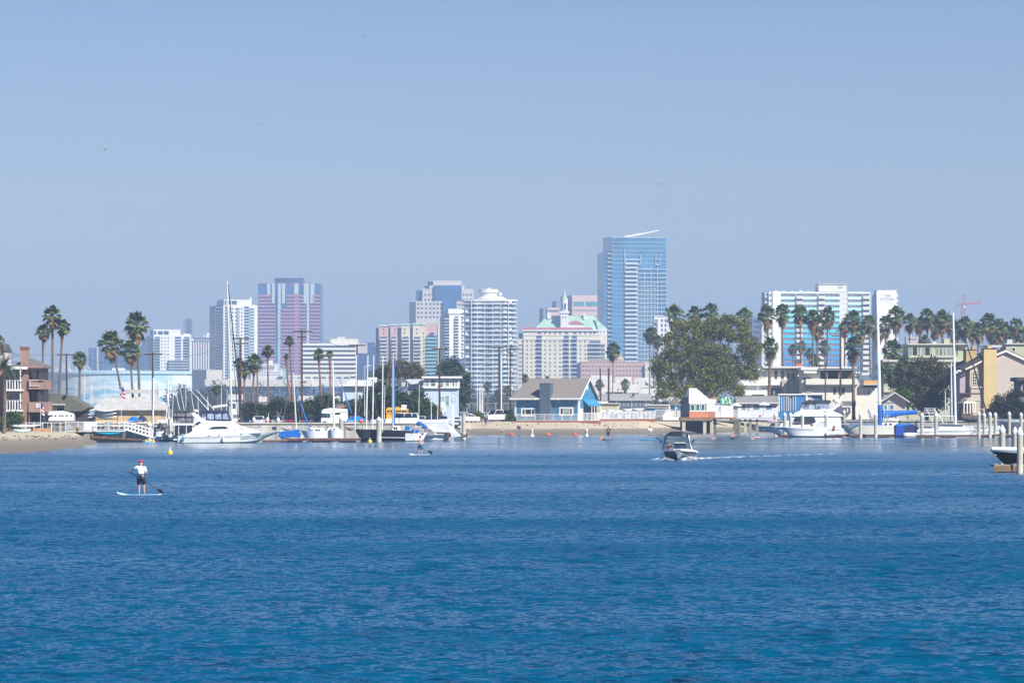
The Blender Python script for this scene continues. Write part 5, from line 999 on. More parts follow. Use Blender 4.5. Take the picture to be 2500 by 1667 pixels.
part('side_wall', MB().box(T.u(2345),T.u(2366),.6,6,-.3,zz(903)), mt((.36,.31,.33),.85,.06,.5), T.o); part('lower_wall', MB().box(T.u(2366),T.u(2396),-.9,-.3,-.3,zz(943)), PKW, T.o); T.box('moulding', 2365, 2397, 943, 947, -1.1, -.2, mt((.55,.49,.46),.8,.05)); T.box('moulding', 2345, 2397, 959, 961, -1.05, .6, mt((.14,.08,.08),.8,.05)); T.box('moulding', 2366, 2397, 976, 978, -1, -.8, mt((.5,.42,.36),.8,.05))
wf = part('arched_window', MB().prism([(T.u(2371),zz(940)),(T.u(2392),zz(940)),(T.u(2392),zz(908)),(T.u(2389),zz(904.5)),(T.u(2381.5),zz(902.5)),(T.u(2374),zz(904.5)),(T.u(2371),zz(908))], -.42, -.28), mt((.66,.60,.5),.7,.05), T.o)
part('pane', MB().prism([(T.u(2373),zz(938)),(T.u(2390),zz(938)),(T.u(2390),zz(909)),(T.u(2387.5),zz(906.5)),(T.u(2381.5),zz(905)),(T.u(2375.5),zz(906.5)),(T.u(2373),zz(909))], -.46, -.4), GLASSD, wf)
m = MB(); [m.box(T.u(x)-.04,T.u(x)+.04,-.5,-.455,zz(938),zz(905.5)) for x in (2377.3,2381.5,2385.7)]; [m.box(T.u(2373),T.u(2390),-.497,-.452,zz(y)-.04,zz(y)+.04) for y in (911,918,925,932)]; part('glazing_bars', m, mt((.66,.60,.5),.7,.05), wf)
part('sunroom_roof', MB().prism([(T.u(2337),zz(985)),(T.u(2366),zz(980)),(T.u(2355),zz(970)),(T.u(2347),zz(974))], -3.2, .5), mt((.55,.47,.33),.6,.2,2), T.o)
T.box('sunroom_lintel', 2337, 2367, 980.5, 984.5, -3.3, -2.9, CREAM); T.many('sunroom_post', [(x,x+2.4,984.5,1010) for x in (2337,2345,2352,2359,2365)], -3.25, -3, CREAM); T.box('sunroom_back', 2336, 2367, 984, None, -2, -.9, mt((.16,.09,.07),.7,.3)); rail(T, 2360, 2452, 997.5, 1012, -4, mt((.55,.48,.38),.7,.1), .35, 1.6)
T = Th('house', 'dark roofed house corner behind the bushes at the right edge', 'house', 2488, 700, 0)
T.box('wall', 2489, 2560, 930, None, 0, 8, mt((.10,.085,.075),.8,.2,1)); T.box('roof', 2482, 2562, 921, 930, -.8, 9, mt((.06,.055,.06),.9,.2,2)); T.box('balcony_wall', 2487, 2560, 970, 980, -1.2, 0, mt((.17,.16,.16),.8,.1)); win(T,2494,2520,938,958,0,1)
T = Th('boat_house', 'small gabled boat house with one white sloping roof edge behind the blue sail cover', 'house', 2155, 725, 0)
part('roof', MB().prism([(T.u(2148),T.z(983)),(T.u(2184),T.z(960)),(T.u(2220),T.z(983)),(T.u(2220),T.z(980)),(T.u(2184),T.z(957)),(T.u(2148),T.z(980))], -1, 5), mt((.55,.55,.54),.7,.08), T.o); part('wall', MB().prism([(T.u(2155),0),(T.u(2213),0),(T.u(2213),T.z(980)),(T.u(2184),T.z(961)),(T.u(2155),T.z(980))], 0, 5), mt((.50,.45,.37),.8,.06), T.o)
T.box('shadow_board', 2156, 2184, 981, 985, -.06, 0, mt((.2,.25,.32),.8,.1)); win(T, 2157, 2167, 987, 1001, 0, 0, gm=GLS); win(T, 2171, 2183, 987, 1001, 0, 0, gm=GLS)  # bluish strip under the roof edge paints in the roof's shadow

# pale blue two storey house
T = Th('house', 'pale blue two storey house with white trim behind the parked cars', 'house', 1035, 690, 0)
LB = mt((.47,.56,.64),.75,.05,.8); T.box('wall', 1035, 1119, 946, None, .3, 8, LB); T.box('upper_wall', 1034, 1121, 923, 946, 0, 8.3, WHT); T.box('roof', 1030, 1127, 918.5, 923, -.7, 9, WHT); T.box('string_board', 1034, 1121.5, 944.5, 947.5, -.15, 8.4, WHT)
for a,b,g in ((1037,1048,GP),(1051,1064.5,mt((.09,.14,.13),.2,.2,.7)),(1074,1084,GP),(1086.5,1098,GP),(1104,1110,GLASSD),(1112,1117,GP)): win(T, a, b, 925.5, 944, 0, 0, 1, WHT, g, fw=.1)
for a,b,t,bt in ((1077,1085,967,982),(1086,1097,965,990),(1102,1104.5,966,980),(1106,1108.5,966,980),(1111,1113,968,978)): win(T, a, b, t, bt, .3, 0, 0, WHT, GP, fw=.08)
T = Th('house', 'low wing with a long pale roof left of the pale blue two storey house', 'house', 996, 700, 0)
T.box('wall', 996, 1036, 933, None, .5, 7, LB); part('roof', MB().prism([(T.u(990),T.z(926)),(T.u(1037),T.z(925)),(T.u(1037),T.z(935)),(T.u(1003),T.z(938))], -.5, 8), mt((.55,.60,.64),.7,.06), T.o); win(T, 1008, 1018, 948, 960, .5)
T = Th('house', 'pale blue house with a long white flat roof behind the tall brown pole', 'house', 832, 715, 0)
T.box('wall', 838, 925, 942, 982, 0, 8, LB); T.box('roof', 829, 912, 937.5, 942.5, -.9, 8.6, WHT); part('upper_roof', MB().prism([(T.u(846),T.z(937.5)),(T.u(935),T.z(937.5)),(T.u(938),T.z(927)),(T.u(848),T.z(928))], .5, 8), mt((.58,.64,.68),.7,.06), T.o)
win(T, 863, 877, 945.5, 955, 0, 1, 0, WHT, GP); win(T, 880, 893, 945.5, 955, 0, 1, 0, WHT, GP); T.box('garage_floor', 838, 925, 982, None, 1.5, 8, mt((.06,.07,.08),.8,.2)); T.box('lower_porch', 810, 846, 961, 980, .5, 5, WHT); T.box('corner_board', 837.5, 840, 942, 982, -.06, .2, WHT); T.box('roof_lantern', 898, 918, 921, 926, 3, 6, WHT)
T.box('porch_void', 812, 846, 980, None, 1, 5, mt((.08,.08,.09),.8,.2))
T = Th('billboard', 'grey billboard with an orange scribble behind the white camper van', 'sign', 819, 690, 0)
T.box('panel', 819, 848, 986, 1003, 0, .15, mt((.16,.17,.18),.7,.2,2)); T.many('post', [(822,823,1003,1030),(844,845,1003,1030)], .02, .12, DARK)
m = MB(); m.tube([(T.u(824),-.06,T.z(996)),(T.u(828),-.06,T.z(993)),(T.u(832),-.06,T.z(996)),(T.u(836),-.06,T.z(991.5)),(T.u(839),-.06,T.z(995)),(T.u(843),-.06,T.z(993.5))], .12, 4); part('orange_scribble', m, mt((.7,.22,.12),.6,.1), T.o)
# ------------------------------------------------------------------ boats
def hull_fn(x0, x1, zs, zb, B, rake=.16, draft=.35, flare=.93, full=2.2, tuck=.5):
    L = x1-x0
    def S(t, s):                       # t stern->bow, s keel->sheer ; returns x, halfbeam, z
        sheer = zs+(zb-zs)*t**1.7; keel = -draft+(draft+.35*zb)*max(0,(t-.62)/.38)**2.2
        z = keel+(sheer-keel)*s
        hb = B/2*(1-max(0,(t-.4)/.6)**full)*(.92+.08*min(1,t/.3)); f = (min(1,s/.35))**.6*flare+(1-flare)*max(0,(s-.35)/.65)**1.2 if s > 0 else 0
        pinch = 1-(1-f)*1.0
        tt = t-rake*(1-s)*t**3
        return x0+L*tt, hb*pinch, z
    return S
SS = [0,.12,.3,.35,.55,.8,1]
def hullmesh(S, n=18, deck=True):
    secs = []
    for i in range(n+1):
        t = i/n*.995; ring = []
        for s in SS[::-1]: x,h,z = S(t,s); ring.append((x,-h,z))
        for s in SS[1:]: x,h,z = S(t,s); ring.append((x,h,z))
        if deck: x,h,z = S(t,1); ring += [(x,h*.5,z+.04),(x,0,z+.06),(x,-h*.5,z+.04)]
        secs.append(ring)
    m = MB().loft(secs); return m
def band(S, s0, s1, off=.02, n=18, t0=0, t1=.985):
    m = MB()
    for sg in (-1,1):
        V = []
        for i in range(n+1):
            t = t0+(t1-t0)*i/n
            for s in (s0,s1): x,h,z = S(t,s); V.append((x+off*.5*t,sg*(h+off),z))
        m.add(V, [(2*i,2*i+2,2*i+3,2*i+1) for i in range(n)])
    return m
def railbow(S, t0, t1, h, mat, e, name='bow_rail', n=8):
    m = MB()
    for sg in (-1,1):
        pts = []
        for i in range(n+1):
            t = t0+(t1-t0)*i/n; x,hb,z = S(t,1); p = (x, sg*hb*.92, z+h*(1 if i else .2)); pts.append(p); m.tube([(p[0],p[1],z),p], .016, 4)
        m.tube(pts, .02, 4)
    part(name, m, mat, e)
STEEL = mt((.6,.62,.65),.3,.05,2,.8); BOOT = mt((.012,.014,.03),.5,.1); FEN = mt((.05,.2,.38),.5,.1)
CLR = mt((.30,.34,.42),.15,.9,1.6,spec=.9)
def piling(px, top, D, label, r=.24, cap=True, zb=-1., group='white capped dock pilings', c=(.50,.47,.40)):
    zt = Zg(top,D); e = empty('piling', (X(px,D),D,0), 0, label, 'piling', group)
    part('post', MB().lathe([(r*1.05,zb),(r*1.05,.5),(r,.52),(r,zt-.5 if cap else zt)],n=12), mt(c,.85,.22,.8,stretch=(1,1,.4)), e)
    if cap: part('cap', MB().lathe([(r*1.12,zt-.52),(r*1.12,zt-.35),(.03,zt)],n=12), WHITE, e)
    return e
def mast(m_e, x, z0, zt, r=.09, xt=None, mat=WHITE, spread=(.5,.72), y=0, boom=None, bmat=None, sp=.8):
    xt = x if xt is None else xt
    part('mast', MB().tube([(x,y,z0),(x+(xt-x)*.5,y,(z0+zt)/2),(xt,y,zt)], [r,r*.95,r*.7], 8), mat, m_e)
    for s_ in spread:
        zz = z0+(zt-z0)*s_; xx = x+(xt-x)*s_; part('spreader', MB().tube([(xx-.05,y-sp,zz),(xx,y,zz+.05),(xx-.05,y+sp,zz)], .035, 4), mat, m_e)
def stays(e, x, xt, zt, xb, xs, zd, y=0, hb=.9, r=.012):
    m = MB(); m.tube([(xt,y,zt),(xb,y,zd)], r, 3); m.tube([(xt,y,zt),(xs,y,zd)], r, 3)
    for sg in (-1,1): m.tube([(xt,y,zt*.97),(x-.1,y+sg*hb,zd)], r, 3)
    tag(part('rigging', m, mt((.35,.37,.4),.4,.1), e), kind='stuff')
def Bt(name, label, cat, px, D, group=None): return Th(name, label, cat, px, D, 0, 0, group)
# --- big white motor yacht on the left
T = Bt('motor_yacht', 'big white motor yacht with navy cockpit enclosure moored on the left', 'yacht', 562, 530)
S = hull_fn(T.u(437), T.u(690), T.z(1064), T.z(1052.5), 4.1, .2)
part('hull', hullmesh(S, 26), GEL, T.o); part('boot_stripe', band(S,.0,.30,.015), BOOT, T.o); part('side_stripe', band(S,.78,.83,.022,t0=.05), mt((.35,.40,.40),.4,.05), T.o); part('bow_panel', band(S,.5,.76,.02,n=10,t0=.62,t1=.95), mt((.38,.45,.43),.3,.15,1), T.o)
u, z = T.u, T.z
def cabin(pts, hw, mat, name='cabin', ins=.25):
    m = MB(); zb_ = min(p[1] for p in pts); zt_ = max(p[1] for p in pts)
    f = lambda zz: hw-ins*(zz-zb_)/(zt_-zb_+1e-6)
    n = len(pts); V = [(x,-f(zz),zz) for x,zz in pts]+[(x,f(zz),zz) for x,zz in pts]
    m.add(V, [tuple(range(n)), tuple(range(2*n-1,n-1,-1))]+[(i,i+n,(i+1)%n+n,(i+1)%n) for i in range(n)])
    return part(name, m, mat, T.o)
cabin([(u(447),z(1066)),(u(640),z(1056)),(u(628),z(1049)),(u(590),z(1040)),(u(566),z(1029)),(u(505),z(1026)),(u(489),z(1034)),(u(474),z(1051))], 1.75, GEL)
cabin([(u(497),z(1031)),(u(570),z(1031)),(u(560),z(1024)),(u(505),z(1024))], 1.45, GEL, 'coaming')
pw = part('side_window', MB().prism([(u(511),z(1047)),(u(561),z(1045.5)),(u(551),z(1040.5)),(u(520),z(1041.5))], -1.68, -1.5), GLASSD, T.o)
part('windscreen', MB().prism([(u(568),z(1031)),(u(588),z(1039)),(u(584),z(1041)),(u(566),z(1037))], -1.4, 1.4), mt((.16,.2,.22),.2,.3), T.o)
cabin([(u(492),z(1026)),(u(566),z(1024.5)),(u(557),z(1003)),(u(496),z(1004))], 1.35, CLR, 'clear_enclosure', .15)
cabin([(u(491),z(1007)),(u(561),z(1006)),(u(550),z(1001)),(u(500),z(1001))], 1.4, NAVY, 'canopy', .2)
m = MB(); [m.prism([(u(a),z(1026)),(u(a+2.2),z(1026)),(u(b+1.8),z(1003)),(u(b),z(1003))], -1.38, -1.1) for a,b in ((492,495),(506,506),(526,524.5),(544.5,543),(564,556))]; m.box(u(492),u(566),-1.39,-1.1,z(1027),z(1023.5)); part('enclosure_frame', m, NAVY, T.o)
m = MB(); m.prism([(u(466),z(1008)),(u(471),z(1006)),(u(509),z(1028)),(u(503),z(1034)),(u(494),z(1033))], -1.6, -1.4); m.prism([(u(466),z(1008)),(u(471),z(1006)),(u(509),z(1028)),(u(503),z(1034)),(u(494),z(1033))], 1.4, 1.6); m.box(u(466),u(472),-1.6,1.6,z(1009),z(1006)); part('radar_arch', m, GEL, T.o)
part('radar_dome', MB().lathe([(.28,0),(.3,.12),(.12,.3)],(u(478),0,z(1005)),10), WHITE, T.o)
part('dark_cover', MB().prism([(u(476),z(1036)),(u(492),z(1026)),(u(496),z(1030)),(u(482),z(1038))], -1.55, 1.55), NAVY, T.o)
for px,py in ((512,1063.5),(537,1061.5),(590,1059.5)): part('porthole', MB().ball((u(px),-(S((px-437)/253,.85)[1]+.015),z(py)),.17,.03,.07), DARK, T.o)
railbow(S, .5, .97, .62, STEEL, T.o); part('anchor', MB().box(u(664),u(673),-.1,.1,z(1049),z(1041)), DARK, T.o); part('swim_platform', MB().box(u(426),u(441),-1.7,1.7,z(1074),z(1071)), GEL, T.o)
part('inflatable_tender', MB().tube([(u(519),.6,z(996)),(u(545),.6,z(993)),(u(560),.6,z(990))], [.28,.3,.12], 8), WHITE, T.o) if 0 else None
for px,py in ((450,1071),(548,1072)): part('fender', MB().lathe([(.05,-.35),(.14,-.25),(.14,.2),(.04,.32)],(u(px),-(S(.3,.6)[1]+.2),z(py)),8), FEN if px < 500 else WHITE, T.o)
for a,b in (((464,953),(508,1002)),((478,951),(522,1002))): part('outrigger', MB().tube([(u(a[0]),1.2,z(a[1])),(u(b[0]),1.2,z(b[1]))], [.03,.06], 5), WHITE, T.o)
part('anchor_light_pole', MB().tube([(u(597),-.3,z(1041)),(u(630),-.3,z(1012))], [.13,.12], 6), GEL, T.o) if 0 else None
# --- cabin cruiser behind it with grey canvas
T = Bt('cabin_cruiser', 'white cabin cruiser with grey canvas flybridge behind the stern of the big white motor yacht', 'boat', 450, 560); u, z = T.u, T.z
S = hull_fn(T.u(500), T.u(415), T.z(1062), T.z(1055), 3.4, .2); part('hull', hullmesh(S), GEL, T.o)
cabin([(u(424),z(1062)),(u(475),z(1062)),(u(474),z(1036)),(u(430),z(1036))], 1.4, mt((.03,.035,.05),.4,.5,2), 'dark_cockpit', .05); part('hardtop', MB().box(u(422),u(480),-1.5,1.5,z(1038),z(1033)), GEL, T.o)
m = MB(); [m.tube([(u(x),-1.42,z(1062)),(u(x),-1.42,z(1037))],.05,5) for x in (427,438,457,472)]; tag(part('posts', m, WHITE, T.o),kind='stuff')
cabin([(u(424),z(1033)),(u(471),z(1033)),(u(471),z(1003)),(u(427),z(1004))], 1.3, mt((.20,.20,.21),.5,.6,1.5), 'canvas_enclosure', .1); cabin([(u(423),z(1006)),(u(472),z(1004)),(u(465),z(1001.5)),(u(430),z(1002.5))], 1.4, mt((.06,.055,.05),.8,.2), 'canvas_top', .1)
m = MB(); [m.tube([(u(x),-1.33,z(1033)),(u(x),-1.28,z(1004))],.04,4) for x in (425,434,455,471)]; m.tube([(u(424),-1.34,z(1017)),(u(471),-1.34,z(1018))],.05,4); tag(part('canvas_frame', m, DARK, T.o),kind='stuff')
cabin([(u(424),z(1034)),(u(440),z(1034)),(u(436),z(1024)),(u(427),z(1027))], 1.2, GEL, 'console', .1); cabin([(u(470),z(1060)),(u(512),z(1060)),(u(492),z(1030)),(u(476),z(1034))], 1.5, GEL, 'cabin')
for a,b in (((426,947),(438,1001)),((439,947),(449,1001)),((466,960),(472,1002))): part('outrigger', MB().tube([(u(a[0]),.6,z(a[1])),(u(b[0]),.6,z(b[1]))], [.03,.05], 5), WHITE, T.o)
# --- sail boats
def sailboat(lab, px_st, px_bow, D, sheer, mx, top, mb=None, mxt=None, beam=2.3, hmat=GEL, cab=None, r=.075, cover=None, furl=None, spread=(.5,.75), group='moored sailboats', fb=None, mmat=WHITE, boomy=None, cabmat=GEL, stay=True):
    global T; T = Bt('sailboat', lab, 'sailboat', (px_st+px_bow)/2, D, group); u, z = T.u, T.z
    S = hull_fn(u(px_st), u(px_bow), z(sheer), z(sheer-(fb or 3)), beam, .18, .3); part('hull', hullmesh(S), hmat, T.o); part('boot_stripe', band(S,.0,.32,.012), BOOT, T.o)
    if cab: a,b,t = cab; cabin([(u(a),z(sheer)+.02),(u(b),z(sheer)+.02),(u(b+(a-b)*.2),z(t)),(u(a+(b-a)*.08),z(t))], beam*.3, cabmat); 
    if cab: m = MB(); [m.box(u(a+(b-a)*q),u(a+(b-a)*(q+.13)),-beam*.3-.02,-beam*.25,z(sheer)+.12,z(t)-.1) for q in (.2,.45)]; part('cabin_window', m, GLASSD, T.o) if 0 else [part('cabin_window', MB().box(u(a+(b-a)*q),u(a+(b-a)*(q+.13)),-beam*.3-.02,-beam*.25,z(sheer)+.1,max(z(sheer)+.2,z(t)-.12)), GLASSD, T.o) for q in (.2,.45)]
    if mx: mast(T.o, u(mx), z(mb or sheer), z(top), r, u(mxt) if mxt else None, mmat, spread); 
    if mx and stay: stays(T.o, u(mx), u(mxt or mx), z(top), u(px_bow)-.2*(1 if px_bow>px_st else -1), u(px_st), z(sheer)+.1, hb=beam*.42)
    if mx and boomy: part('boom', MB().tube([(u(mx),0,z(boomy)),(u(mx+(px_st-mx)*.8),0,z(boomy)+.1)], .05, 6), mmat, T.o)
    if cover: part('sail_cover', MB().tube([(u(mx),0,z(cover[0])),(u(mx+(px_st-mx)*.4),0,z(cover[0])-.02),(u(mx+(px_st-mx)*.85),0,z(cover[0])+.1)], [.2,.19,.09], 8), cover[1], T.o)
    if furl: (ax,ay),(bx,by),rr,mm = furl; part('furled_sail', MB().tube([(u(ax),0,z(ay)),(u((ax+bx)/2),0,z((ay+by)/2)),(u(bx),0,z(by))], [rr*.5,rr,rr], 6), mm, T.o)
    railbow(S, .82, .97, .5, STEEL, T.o, 'pulpit', 3); return T
BFU = mt((.02,.17,.48),.7,.1,2)
TT = sailboat('tall masted white sailboat with dark furled sails behind the white motor yacht', 535, 640, 570, 1050, 567, 686, 1048, 554, 3.0, cab=(560,600,1045), r=.14, mmat=mt((.62,.60,.55),.5,.08), furl=((557,695),(592,1030),.11,mt((.035,.04,.06),.8,.15)), spread=(.33,.6,.8))
part('furled_sail', MB().tube([(T.u(564),.4,T.z(800)),(T.u(581),.4,T.z(1025))], [.03,.06], 5), mt((.05,.05,.06),.8,.1), T.o)
part('boom', MB().tube([(T.u(520),.5,T.z(994)),(T.u(566),.5,T.z(988))], [.2,.16], 8), WHITE, T.o)
T1 = sailboat('small sailboat under a bright blue tarpaulin right of the motor yacht bow', 738, 678, 548, 1063, 724, 912, 1050, 716, 2.2, cab=None, furl=((720,945),(758,1054),.09,BFU), fb=1)
part('tarpaulin', MB().prism([(T.u(681),T.z(1066.5)),(T.u(736),T.z(1066)),(T.u(729),T.z(1047)),(T.u(708),T.z(1051)),(T.u(683),T.z(1053))], -1.15, 1.15), BLUEC, T.o)
sailboat('low white sailboat with an open dark cabin hatch left of the tall white mast', 800, 733, 556, 1052, 740, 1036, 1050, cab=(765,795,1045), fb=2, spread=(), stay=False, r=.03)
part('dark_canvas', MB().prism([(T.u(765),T.z(1059)),(T.u(778),T.z(1059)),(T.u(785),T.z(1052)),(T.u(776),T.z(1049)),(T.u(766),T.z(1053))], -.9, .9), DARK, T.o)
sailboat('boxy white sailboat with a tall bare mast on the brown dock', 838, 793, 560, 1051, 816, 880, 1048, 812, 2.6, cab=(799,833,1044), r=.13, spread=(.62,), fb=2)
sailboat('sailboat with dark canvas topsides, left of the two black hulls', 926, 866, 562, 1049, 894, 868, 1050, 898, 2.4, hmat=mt((.02,.02,.028),.7,.2), furl=((829,925),(866,1030),.09,BFU), r=.10, spread=(.86,), fb=1)
part('second_mast', MB().tube([(T.u(909),.6,T.z(1050)),(T.u(912),.6,T.z(868))], [.10,.07], 7), WHITE, T.o); part('orange_buoy', MB().ball((T.u(882),0,T.z(1028)),.28), mt((.8,.16,.03),.6,.1), T.o); part('mast_beside', MB().tube([(T.u(867),-.5,T.z(1050)),(T.u(871),-.5,T.z(866))],[.09,.07],7), WHITE, T.o)
m = MB(); [m.tube([(T.u(x),-1,T.z(1050)),(T.u(x),-1,T.z(1036))],.02,4) for x in (869,880,891,903,914)]; m.tube([(T.u(868),-1,T.z(1036)),(T.u(920),-1,T.z(1036))],.03,4); part('guard_rail', m, STEEL, T.o)
sailboat('black hulled sailboat with bow to the right and a blue stay beside a grey mast', 926, 1032, 568, 1050, 959, 862, 1046, 959, 2.8, hmat=mt((.015,.016,.022),.35,.15), cab=(958,980,1039), r=.15, spread=(.25,.55,.8), mmat=mt((.42,.42,.40),.5,.08), furl=((963,885),(963,1036),.1,BFU), fb=-4)
part('white_waterline', band(hull_fn(T.u(926),T.u(1032),T.z(1050),T.z(1054),2.8,.18,.3),.42,.47,.03), WHITE, T.o); part('front_mast', MB().tube([(T.u(933),-.3,T.z(1049)),(T.u(935),-.3,T.z(868))],[.10,.07],7), WHITE, T.o); part('bow_letter_f', MB().box(T.u(931),T.u(932.3),-1.45,-1.36,T.z(1058),T.z(1052)).box(T.u(932.3),T.u(936.5),-1.45,-1.36,T.z(1053.2),T.z(1052)).box(T.u(932.3),T.u(935),-1.45,-1.36,T.z(1055.5),T.z(1054.6)), WHITE, T.o)
# cluttered white and blue motor boat
T = Bt('motorboat', 'small white motorboat with bright blue covers right of the black hulled sailboat', 'boat', 1010, 555); u, z = T.u, T.z
S = hull_fn(u(990), u(1044), z(1058), z(1056), 2.3); part('hull', hullmesh(S), GEL, T.o); cabin([(u(1003),z(1058)),(u(1036),z(1058)),(u(1030),z(1046)),(u(1006),z(1042))], .95, mt((.28,.27,.28),.6,.3,2), 'grey_cover')
for a,b,t,bt in ((987,1000,1039,1050),(1004,1012,1046,1056),(1015,1023,1048,1055)): part('blue_cover', MB().prism([(u(a),z(bt)),(u(b),z(bt)),(u(b),z(t+1)),(u(a+3),z(t))], -1.05, .3), BLUEC, T.o)
part('sail_bag', MB().ball((u(1024),0,z(1034)),.42,.3,.3), BLUEC, T.o); part('sail_bag', MB().ball((u(1036),0,z(1042)),.4,.3,.25), BLUEC, T.o); part('windscreen', MB().prism([(u(1000),z(1045)),(u(1004),z(1045)),(u(1008),z(1037)),(u(1005),z(1037))],-.8,.8), CLR, T.o)
T = Bt('covered_boat', 'boat under a big pale lavender tarpaulin tent at the right end of the moorings', 'boat', 1080, 572); u, z = T.u, T.z
S = hull_fn(u(1030), u(1108), z(1058), z(1057), 2.8); part('hull', hullmesh(S), GEL, T.o); part('boot_stripe', band(S,0,.55,.015), BOOT, T.o)
TARP = mt((.52,.55,.68),.6,.1,1.2,bump=.3); m = MB(); a = [(u(1036),z(1034)),(u(1050),z(1030.5)),(u(1090),z(1031)),(u(1104),z(1041)),(u(1126),z(1065)),(u(1103),z(1068)),(u(1099),z(1055)),(u(1065),z(1053)),(u(1050),z(1046))]
m.add([(x,-1.3-.25*(q in(4,5,6,7,8)),zz) for q,(x,zz) in enumerate(a)]+[(x,1.4,zz) for x,zz in a]+[], [tuple(range(9))[::-1],tuple(range(9,18))]+[(i,(i+1)%9,(i+1)%9+9,i+9) for i in range(9)]); part('tarpaulin', m, TARP, T.o)
part('grey_tarpaulin', MB().prism([(u(1036),z(1063)),(u(1063),z(1063)),(u(1056),z(1051)),(u(1044),z(1045)),(u(1036),z(1047))], -1.75, -1.2), mt((.22,.22,.24),.7,.3,2), T.o); part('cabin_opening', MB().box(u(1068),u(1098),-1.5,-1.3,z(1062),z(1055.5)), DARK, T.o); part('red_panel', MB().box(u(1091),u(1097),-1.55,-1.45,z(1068),z(1056)), mt((.22,.04,.05),.7,.2), T.o); part('bow_plank', MB().box(u(1060),u(1085),-1.7,-1.4,z(1061),z(1059)), WHITE, T.o)
T = Bt('dinghy', 'black inflatable dinghy at the far right end of the left moorings', 'dinghy', 1122, 580); u, z = T.u, T.z
part('tube', MB().tube([(u(1108),-.5,z(1066)),(u(1120),-.6,z(1065)),(u(1136),-.3,z(1063.5)),(u(1138),0,z(1063)),(u(1136),.3,z(1063.5)),(u(1120),.6,z(1065)),(u(1108),.5,z(1066))], .2, 8), BLACK, T.o); part('outboard_motor', MB().prism([(u(1108),z(1066)),(u(1115),z(1064)),(u(1117),z(1054)),(u(1111),z(1052))],-.2,.2), DARK, T.o); part('floor', MB().box(u(1108),u(1134),-.5,.5,.05,.15), DARK, T.o)
# dock, pilings on the left
DW = mt((.13,.065,.05),.9,.25,2); 
def dock(name, px0, px1, D, lab, y0=0, y1=1.8, ztop=.5, m1=None, group=None):
    e = empty(name, (X(px0,D),D,0), 0, lab, 'dock', group); W_ = X(px1,D)-X(px0,D); part('deck', MB().box(0,W_,y0,y1,ztop-.12,ztop), m1 or mt((.36,.33,.28),.85,.2,1.5), e); part('fascia', MB().box(0,W_,y0-.06,y0,ztop-.34,ztop-.02), DW, e)
    me = MB().box(0,2.2,.1,1.2,-.3,ztop-.13).mesh(mt((.05,.05,.05),.8,.2)); [link('float', me, e, (x,0,0)) for x in fr(.3,W_-2.4,3.4)]; return e
dock('floating_dock', 690, 880, 546, 'long brown edged floating dock in front of the white sailboats', 0, 2); dock('floating_dock', 880, 1045, 574, 'dark floating dock behind the black hulled sailboats', 0, 1.6, .35); dock('floating_dock', 640, 700, 545, 'short white float under the motor yacht bow', 0, 1.5, .3, GEL)
piling(833, 1015, 575, 'white capped piling left of the two black hulls', .27); piling(925, 1017, 560, 'white capped piling standing between the two black hulls', .33); piling(1132, 1010, 590, 'tall weathered piling at the black dinghy', .3, False); piling(365, 1029, 560, 'white capped piling at the foot of the gangway', .3); piling(412, 1030, 566, 'white capped piling left of the grey canvas cruiser', .28)
for i,px in enumerate((620,653,679)): piling(px, 1017.5, 610, ('left','middle','right')[i]+' of three pilings with white tips sticking up over the seawall', .22, zb=1.5)
# gangway, left dock and its clutter
T = Bt('gangway', 'white railed gangway sloping down to the left dock', 'gangway', 305, 556); u, z = T.u, T.z
m = MB(); a, b = (304,1048), (372,1068)
for yy in (-.7,.7):
    for o in (0,-10,-19): m.tube([(u(a[0]),yy,z(a[1]+o)),(u(b[0]),yy,z(b[1]+o))], .07 if o else .13, 5)
    for i in range(9): t = i/8; x = a[0]+(b[0]-a[0])*t; y = a[1]+(b[1]-a[1])*t; m.tube([(u(x),yy,z(y)),(u(x),yy,z(y-19))], .06, 5)
part('side_truss', m, WHITE, T.o); part('walkway', MB().prism([(u(304),z(1050)),(u(372),z(1070)),(u(372),z(1068)),(u(304),z(1048))], -.7,.7), mt((.55,.55,.54),.8,.1), T.o)
T = Bt('landing_platform', 'white railed landing platform at the head of the gangway', 'platform', 300, 552); u, z = T.u, T.z
part('deck', MB().box(u(236),u(304),-1,1.6,z(1053),z(1050)), WHITE, T.o); rail(T, 237, 304, 1028, 1048, -.95, WHITE, .55, 1.45, thick=.05); part('middle_rail', MB().box(u(237),u(304),-.98,-.92,z(1038),z(1036.6)), WHITE, T.o); [part('leg', MB().box(u(x),u(x+6),-.5,.1,-1,z(1053)), mt((.16,.15,.13),.9,.2), T.o) for x in (253,300)]
part('bench', MB().box(u(255),u(270),.2,.6,z(1048),z(1030)), mt((.2,.2,.22),.7,.1), T.o)
part('boundary_panel', MB().box(u(205),u(236),-.3,-.2,z(1050),z(1029)), WHITE, T.o)
T = Bt('wooden_barge', 'old dark wooden barge lying under the landing platform', 'boat', 300, 546); u, z = T.u, T.z
part('hull', MB().prism([(u(224),z(1065)),(u(350),z(1072)),(u(345),z(1083)),(u(230),z(1084)),(u(222),z(1078))], -1.2, 1.2), BLACK, T.o); part('rubbing_strake', MB().prism([(u(225),z(1064)),(u(352),z(1072)),(u(352),z(1076)),(u(225),z(1069))], -1.28, 1.28), WOODP, T.o); part('rear_deck', MB().box(u(305),u(350),-1.3,-.9,z(1083),z(1079)), mt((.2,.06,.04),.9,.2), T.o)
